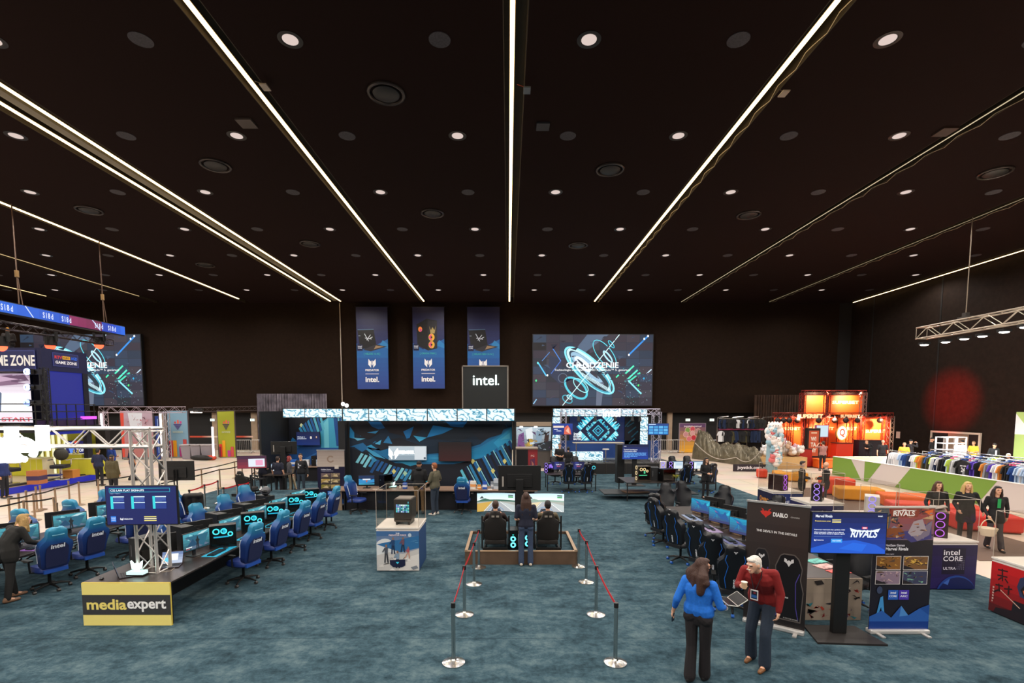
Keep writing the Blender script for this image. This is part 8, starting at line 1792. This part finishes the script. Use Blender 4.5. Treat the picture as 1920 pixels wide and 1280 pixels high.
person(at_floor(986, 1060), PI, 1.74, 'woman with long brown hair in navy tee and jeans watching the drivers', DN, '#33415a', 'l', '#3a2114', .28, dict(wr_l=(-.15, -.22, 1.05), wr_r=(.15, -.22, 1.05), el_l=(-.24, .02, 1.12), el_r=(.24, .02, 1.12)), .95, .42, '#d8c8b4', wide=True)
arms_in = dict(el_l=(-.24, .0, 1.14), el_r=(.24, .0, 1.14), wr_l=(-.1, -.26, 1.1), wr_r=(.1, -.26, 1.1))
person(at_floor(787, 963), PI, 1.86, 'man in black hooded top and beige trousers at the long counter', '#0f0f12', '#7a5f40', 'm', '#1a1412', 0, arms_in, 1.08, 1, hood=True, cap='#15141a')
person(at_floor(816, 965), R(-115), 1.82, 'ginger man in olive tee and jeans beside the long counter', '#55503e', '#26303e', 'l', '#8a4a24', 0, dict(el_l=(-.3, .02, 1.16), wr_l=(-.16, -.12, 1.02), el_r=(.26, -.06, 1.14), wr_r=(.15, -.24, 1.05)), 1.12, .45, '#c8c2b8', yaw=-10)
GY = None
person(at_floor(494, 926), PI, 1.70, 'young man in navy tee facing the bright monitor, closest to the racing seat', DN, '#14131a', 'l', '#241812', 0, dict(wr_l=(-.1, -.28, 1.1), wr_r=(.1, -.28, 1.1)), 1, .42)
person(at_floor(523, 928), R(175), 1.66, 'young man in navy tee with arms down next to the red-haired visitor', DN, '#14131a', 'l', '#2a1a12', 0, {}, 1.05, .42)
person(at_floor(544, 922), R(120), 1.60, 'red-haired visitor in grey top and beige trousers behind the men in navy', '#4a484c', '#a8977c', 'l', '#7a1a18', .02, dict(ank_r=(.14, -.28, .12), knee_r=(.12, -.2, .5)), .95, 1)
person(at_floor(566, 928), R(-5), 1.78, 'young man in black hoodie with white print walking towards the camera', '#101116', '#26323e', 'l', '#3a2416', 0, dict(ank_l=(-.1, -.14, .08), wr_l=(-.3, -.04, .9), wr_r=(.3, -.02, .9)), .98, 1, yaw=12, print_=lambda P: (P.text('intel', 14, 12, 7, '#e8e8ee', 9), P.rect(2, 4, 9, 26, '#c8c8d0'), P.poly([(2, 6), (9, 14), (3, 24)], '#4a4a58')))
def TT(px, py0, H): return top_at(px, py0, H)
person(at_floor(1049, 893), R(10), 1.80, 'short-haired man in black shirt behind the small table before the stage', '#101014', '#14141a', 'l', '#3a2418', 0, arms_in, 1.08, .45)
person(at_floor(1065, 896), PI, 1.66, 'person in black tee with back turned before the stage', '#101014', '#14141a', 'l', '#120e0c', 0, arms_in, .98, .45)
person(at_floor(1226, 872), PI, 1.8, 'dim figure in black standing behind the stage truss tower', '#0e0d10', '#0f0e12', 'l', '#120e0c', 0, {}, 1, 1)
person(at_floor(1322, 934), R(12), 1.68, 'woman with long dark hair in black standing by the purple-lit table', '#0e0d10', '#101014', 'l', '#24140e', .22, arms_in, .92, 1, coat=.3)
person(TT(1505, 864, 1.72), R(60), 1.72, 'dark-bearded man in black jacket behind the second display plinth', '#141214', '#18171a', 'l', '#241612', 0, arms_in, 1.05, 1, coat=.4)
person(TT(1550, 866, 1.7), R(-125), 1.7, 'bald man in dark jacket seen from behind the display plinths', '#121014', '#18171a', 'l', '#3a2416', 0, arms_in, 1.15, 1, coat=.3, bald='full')
GW3 = dict(wr_l=(-.24, -.08, .93), wr_r=(.24, -.08, .93))
person(TT(1760, 902, 1.7), R(-20), 1.7, 'brown-haired woman in black standing behind the tall tower in its case', '#0f0d10', '#120e14', 'l', '#4a2a16', .12, GW3, .95, 1, yaw=5)
person(TT(1815, 903, 1.72), R(-25), 1.72, 'blonde woman in black outfit in front of the green and white half wall', '#0f0d10', '#120e14', 'l', '#c8a468', .2, dict(wr_l=(-.22, -.16, .98), wr_r=(.32, -.12, .96), el_r=(.3, 0, 1.15)), 1.0, 1, coat=.5, yaw=8)
pw, Jw = person(at_floor(1862, 1030), R(-22), 1.68, 'dark-haired woman in black blazer and green top walking with one leg forward', '#0f0e10', '#3a3236', 'l', '#20120e', .24, dict(ank_l=(-.1, .12, .1), ank_r=(.08, -.2, .08), wr_l=(-.22, -.14, .95), wr_r=(.26, .06, .9)), .92, 1, '#1c1818', wide=True, coat=.25, yaw=4)
P = Pic(0, 0, 10, 30, .07, .24, '#10904a'); P.build('green_top', pw, Jw['chest'] + Vector((-.035, -.125, -.14)))
q = PF(1852, 990, .55); t = thing('basket', 'pale round basket carried between the blonde and the dark-haired woman', 'basket', (AX(1852, 995, 12.35).x, AX(1852, 995, 12.35).y, AX(1852, 995, 12.35).z - .12)); MB().lathe([(.13, 0), (.2, .2), (.19, .2), (.12, .01)], n=20).build('bowl', mat('#d8c8b0', .7, bump=.5, bscale=60), t, smooth=True); MB().tube([(.19 * math.cos(a), 0, .2 + .22 * math.sin(a)) for a in [PI * i / 12 for i in range(13)]], .012, 6).build('handle', mat('#c8b498', .7), t)
# people beyond, at the booths
photo = dict(el_r=(.3, -.2, 1.38), wr_r=(.12, -.3, 1.56), el_l=(-.28, -.18, 1.34), wr_l=(-.1, -.3, 1.55))
person(TT(1544, 827, 1.75), R(175), 1.75, 'man in dusty pink tee raising a phone towards the orange booth', '#a0706a', '#1a1418', 'l', '#3a2416', 0, photo, 1.05, .42)
person(TT(1493, 816, 1.75), R(80), 1.75, 'man in olive green top at the red mixing desk', '#7a8a2c', '#16161a', 'l', '#1a1210', 0, arms_in, 1, 1)
person(TT(1477, 818, 1.7), R(0), 1.7, 'dark-haired person in white coat beside the man in olive green', '#c8b89c', '#201a1c', 'l', '#1c1210', .1, {}, .95, 1)
person(TT(1630, 821, 1.75), R(-60), 1.75, 'man in black bending over the bright cabinet of the orange booth', '#17161a', '#16161a', 'l', '#8a6a4a', 0, dict(arms_in, chest=(0, -.14, 1.24), neck=(0, -.24, 1.38), head=(0, -.34, 1.5), sh_l=(-.18, -.16, 1.34), sh_r=(.18, -.16, 1.34)), 1.1, 1)
person(TT(1656, 825, 1.75), R(-30), 1.75, 'blond man in black tee at the end of the orange booth', '#121116', '#1a1a1e', 'l', '#c8b8a0', 0, {}, .95, .42)
person(TT(1696, 829, 1.72), R(-40), 1.72, 'man in yellow-orange top behind the first clothes rail', '#e09a2c', '#2a2a30', 'l', '#6a5a44', 0, arms_in, 1.05, .45)
person(TT(1708, 824, 1.76), R(90), 1.76, 'man in dark jacket and cap next to the man in yellow-orange', '#201e24', '#1a1a1e', 'l', '#1c1614', 0, photo, 1.05, 1, cap='#1a1a20')
person(TT(1748, 820, 1.8), R(30), 1.8, 'man in black with black cap before the side doorway', '#19181c', '#1a1a1e', 'l', '#1c1614', 0, {}, 1.02, 1, cap='#141418')
person(TT(1805, 825, 1.8), PI, 1.8, 'man in white sweatshirt with back turned by the side doorway', '#d8dce4', '#2a3448', 'l', '#16120f', 0, arms_in, 1.15, 1, cap='#101014')
person(TT(1826, 827, 1.72), R(-70), 1.72, 'man in yellow tee beside the doorway frame', '#e6c43a', '#2a3448', 'l', '#8a6a4a', 0, arms_in, 1.02, .45)
person(TT(1865, 831, 1.75), R(-10), 1.75, 'man in black jacket over white tee with black cap', '#1b2024', '#1a1a1e', 'l', '#16120f', 0, dict(wr_l=(-.16, -.2, 1.0), wr_r=(.16, -.2, 1.0)), 1.08, 1, cap='#181818', print_=lambda P: P.rect(5, 2, 15, 30, '#e0e2e8'))
person(TT(1891, 850, 1.7), R(-60), 1.7, 'pale-haired person in grey-white top among the last clothes rails', '#8a98a4', '#2a3448', 'l', '#d8d4c8', 0, arms_in, 1.05, 1)
# people at the far left
person(TT(183, 841, 1.78), PI, 1.78, 'man in navy tee looking into the lounge, beside the olive coat', '#1b2240', '#14131a', 'm', '#120e0c', 0, dict(wr_l=(-.34, -.18, 1.1), el_l=(-.3, -.05, 1.2)), 1.1, .5)
person(TT(209, 852, 1.72), PI, 1.72, 'person in puffy olive coat and cap with back turned, near the silver truss', '#4a4228', '#14131a', 'm', '#3a2416', .04, {}, 1.3, 1, coat=.3, cap='#2c2c30')
person(TT(246, 837, 1.76), R(150), 1.76, 'person in navy tee and loose black trousers walking behind the silver truss', '#1b2240', '#14131a', 'm', '#4a3020', .05, dict(ank_l=(-.1, .18, .14), ank_r=(.1, -.15, .08)), 1.0, .42, wide=True)
person(TT(208, 833, 1.76), R(170), 1.76, 'man in blue top beyond the person in the olive coat', '#1c3a8a', '#14131a', 'm', '#2a1a12', 0, arms_in, 1.05, .5)
person(TT(3, 852, 1.8), R(100), 1.8, 'man in blue jacket cut by the picture edge at the lounge stage', '#1a2a60', '#14141c', 'm', '#3a2418', 0, {}, 1.1, 1)
q = A(17, 650, yc0 + .3); person((q.x, q.y, zt_ - .75), R(20), 1.7, 'technician in orange cap crouching on top of the lounge tower', '#1c1614', '#14131a', 'm', '#1c1210', 0, arms_in, 1.2, 1, cap='#e0921c')
# blond person at the near left
PB_ = dict(chest=(0, -.12, 1.26), neck=(0, -.2, 1.4), head=(0, -.28, 1.5), sh_l=(-.18, -.14, 1.36), sh_r=(.18, -.14, 1.36), el_r=(.34, -.2, 1.3), wr_r=(.2, -.34, 1.42), el_l=(-.26, -.2, 1.12), wr_l=(-.15, -.42, 1.0), ank_l=(-.14, .12, .08), knee_l=(-.12, .05, .5), ank_r=(.14, -.12, .08), knee_r=(.12, -.06, .5))
person(at_floor(22, 1124), R(160), 1.76, 'person with long blond hair in black, leaning over the second desk', '#14120f', '#12100f', 'l', '#a8854e', .14, PB_, 1.08, 1, '#7a5a44', coat=.2)
# ---------------------------------------------------------------- camera and render look
cd = bpy.data.cameras.new('camera'); cam = bpy.data.objects.new('camera', cd); COL.objects.link(cam); SC.camera = cam
cam.location = CAM; cam.rotation_euler = (PI / 2 - PIT, 0, 0)
cd.sensor_width = 36; cd.lens = 36 * F / 1920; cd.shift_x = (960 - CX) / 1920; cd.shift_y = (CY - 640) / 1920; cd.clip_end = 200
SC.view_settings.view_transform = 'Standard'; SC.view_settings.look = 'None'; SC.view_settings.gamma = 1; SC.view_settings.exposure = 0
SC.cycles.max_bounces = 5; SC.cycles.diffuse_bounces = 3; SC.cycles.glossy_bounces = 2; SC.cycles.transparent_max_bounces = 12
SC.cycles.caustics_reflective = False; SC.cycles.caustics_refractive = False; SC.cycles.use_light_tree = True
finish_blobs()
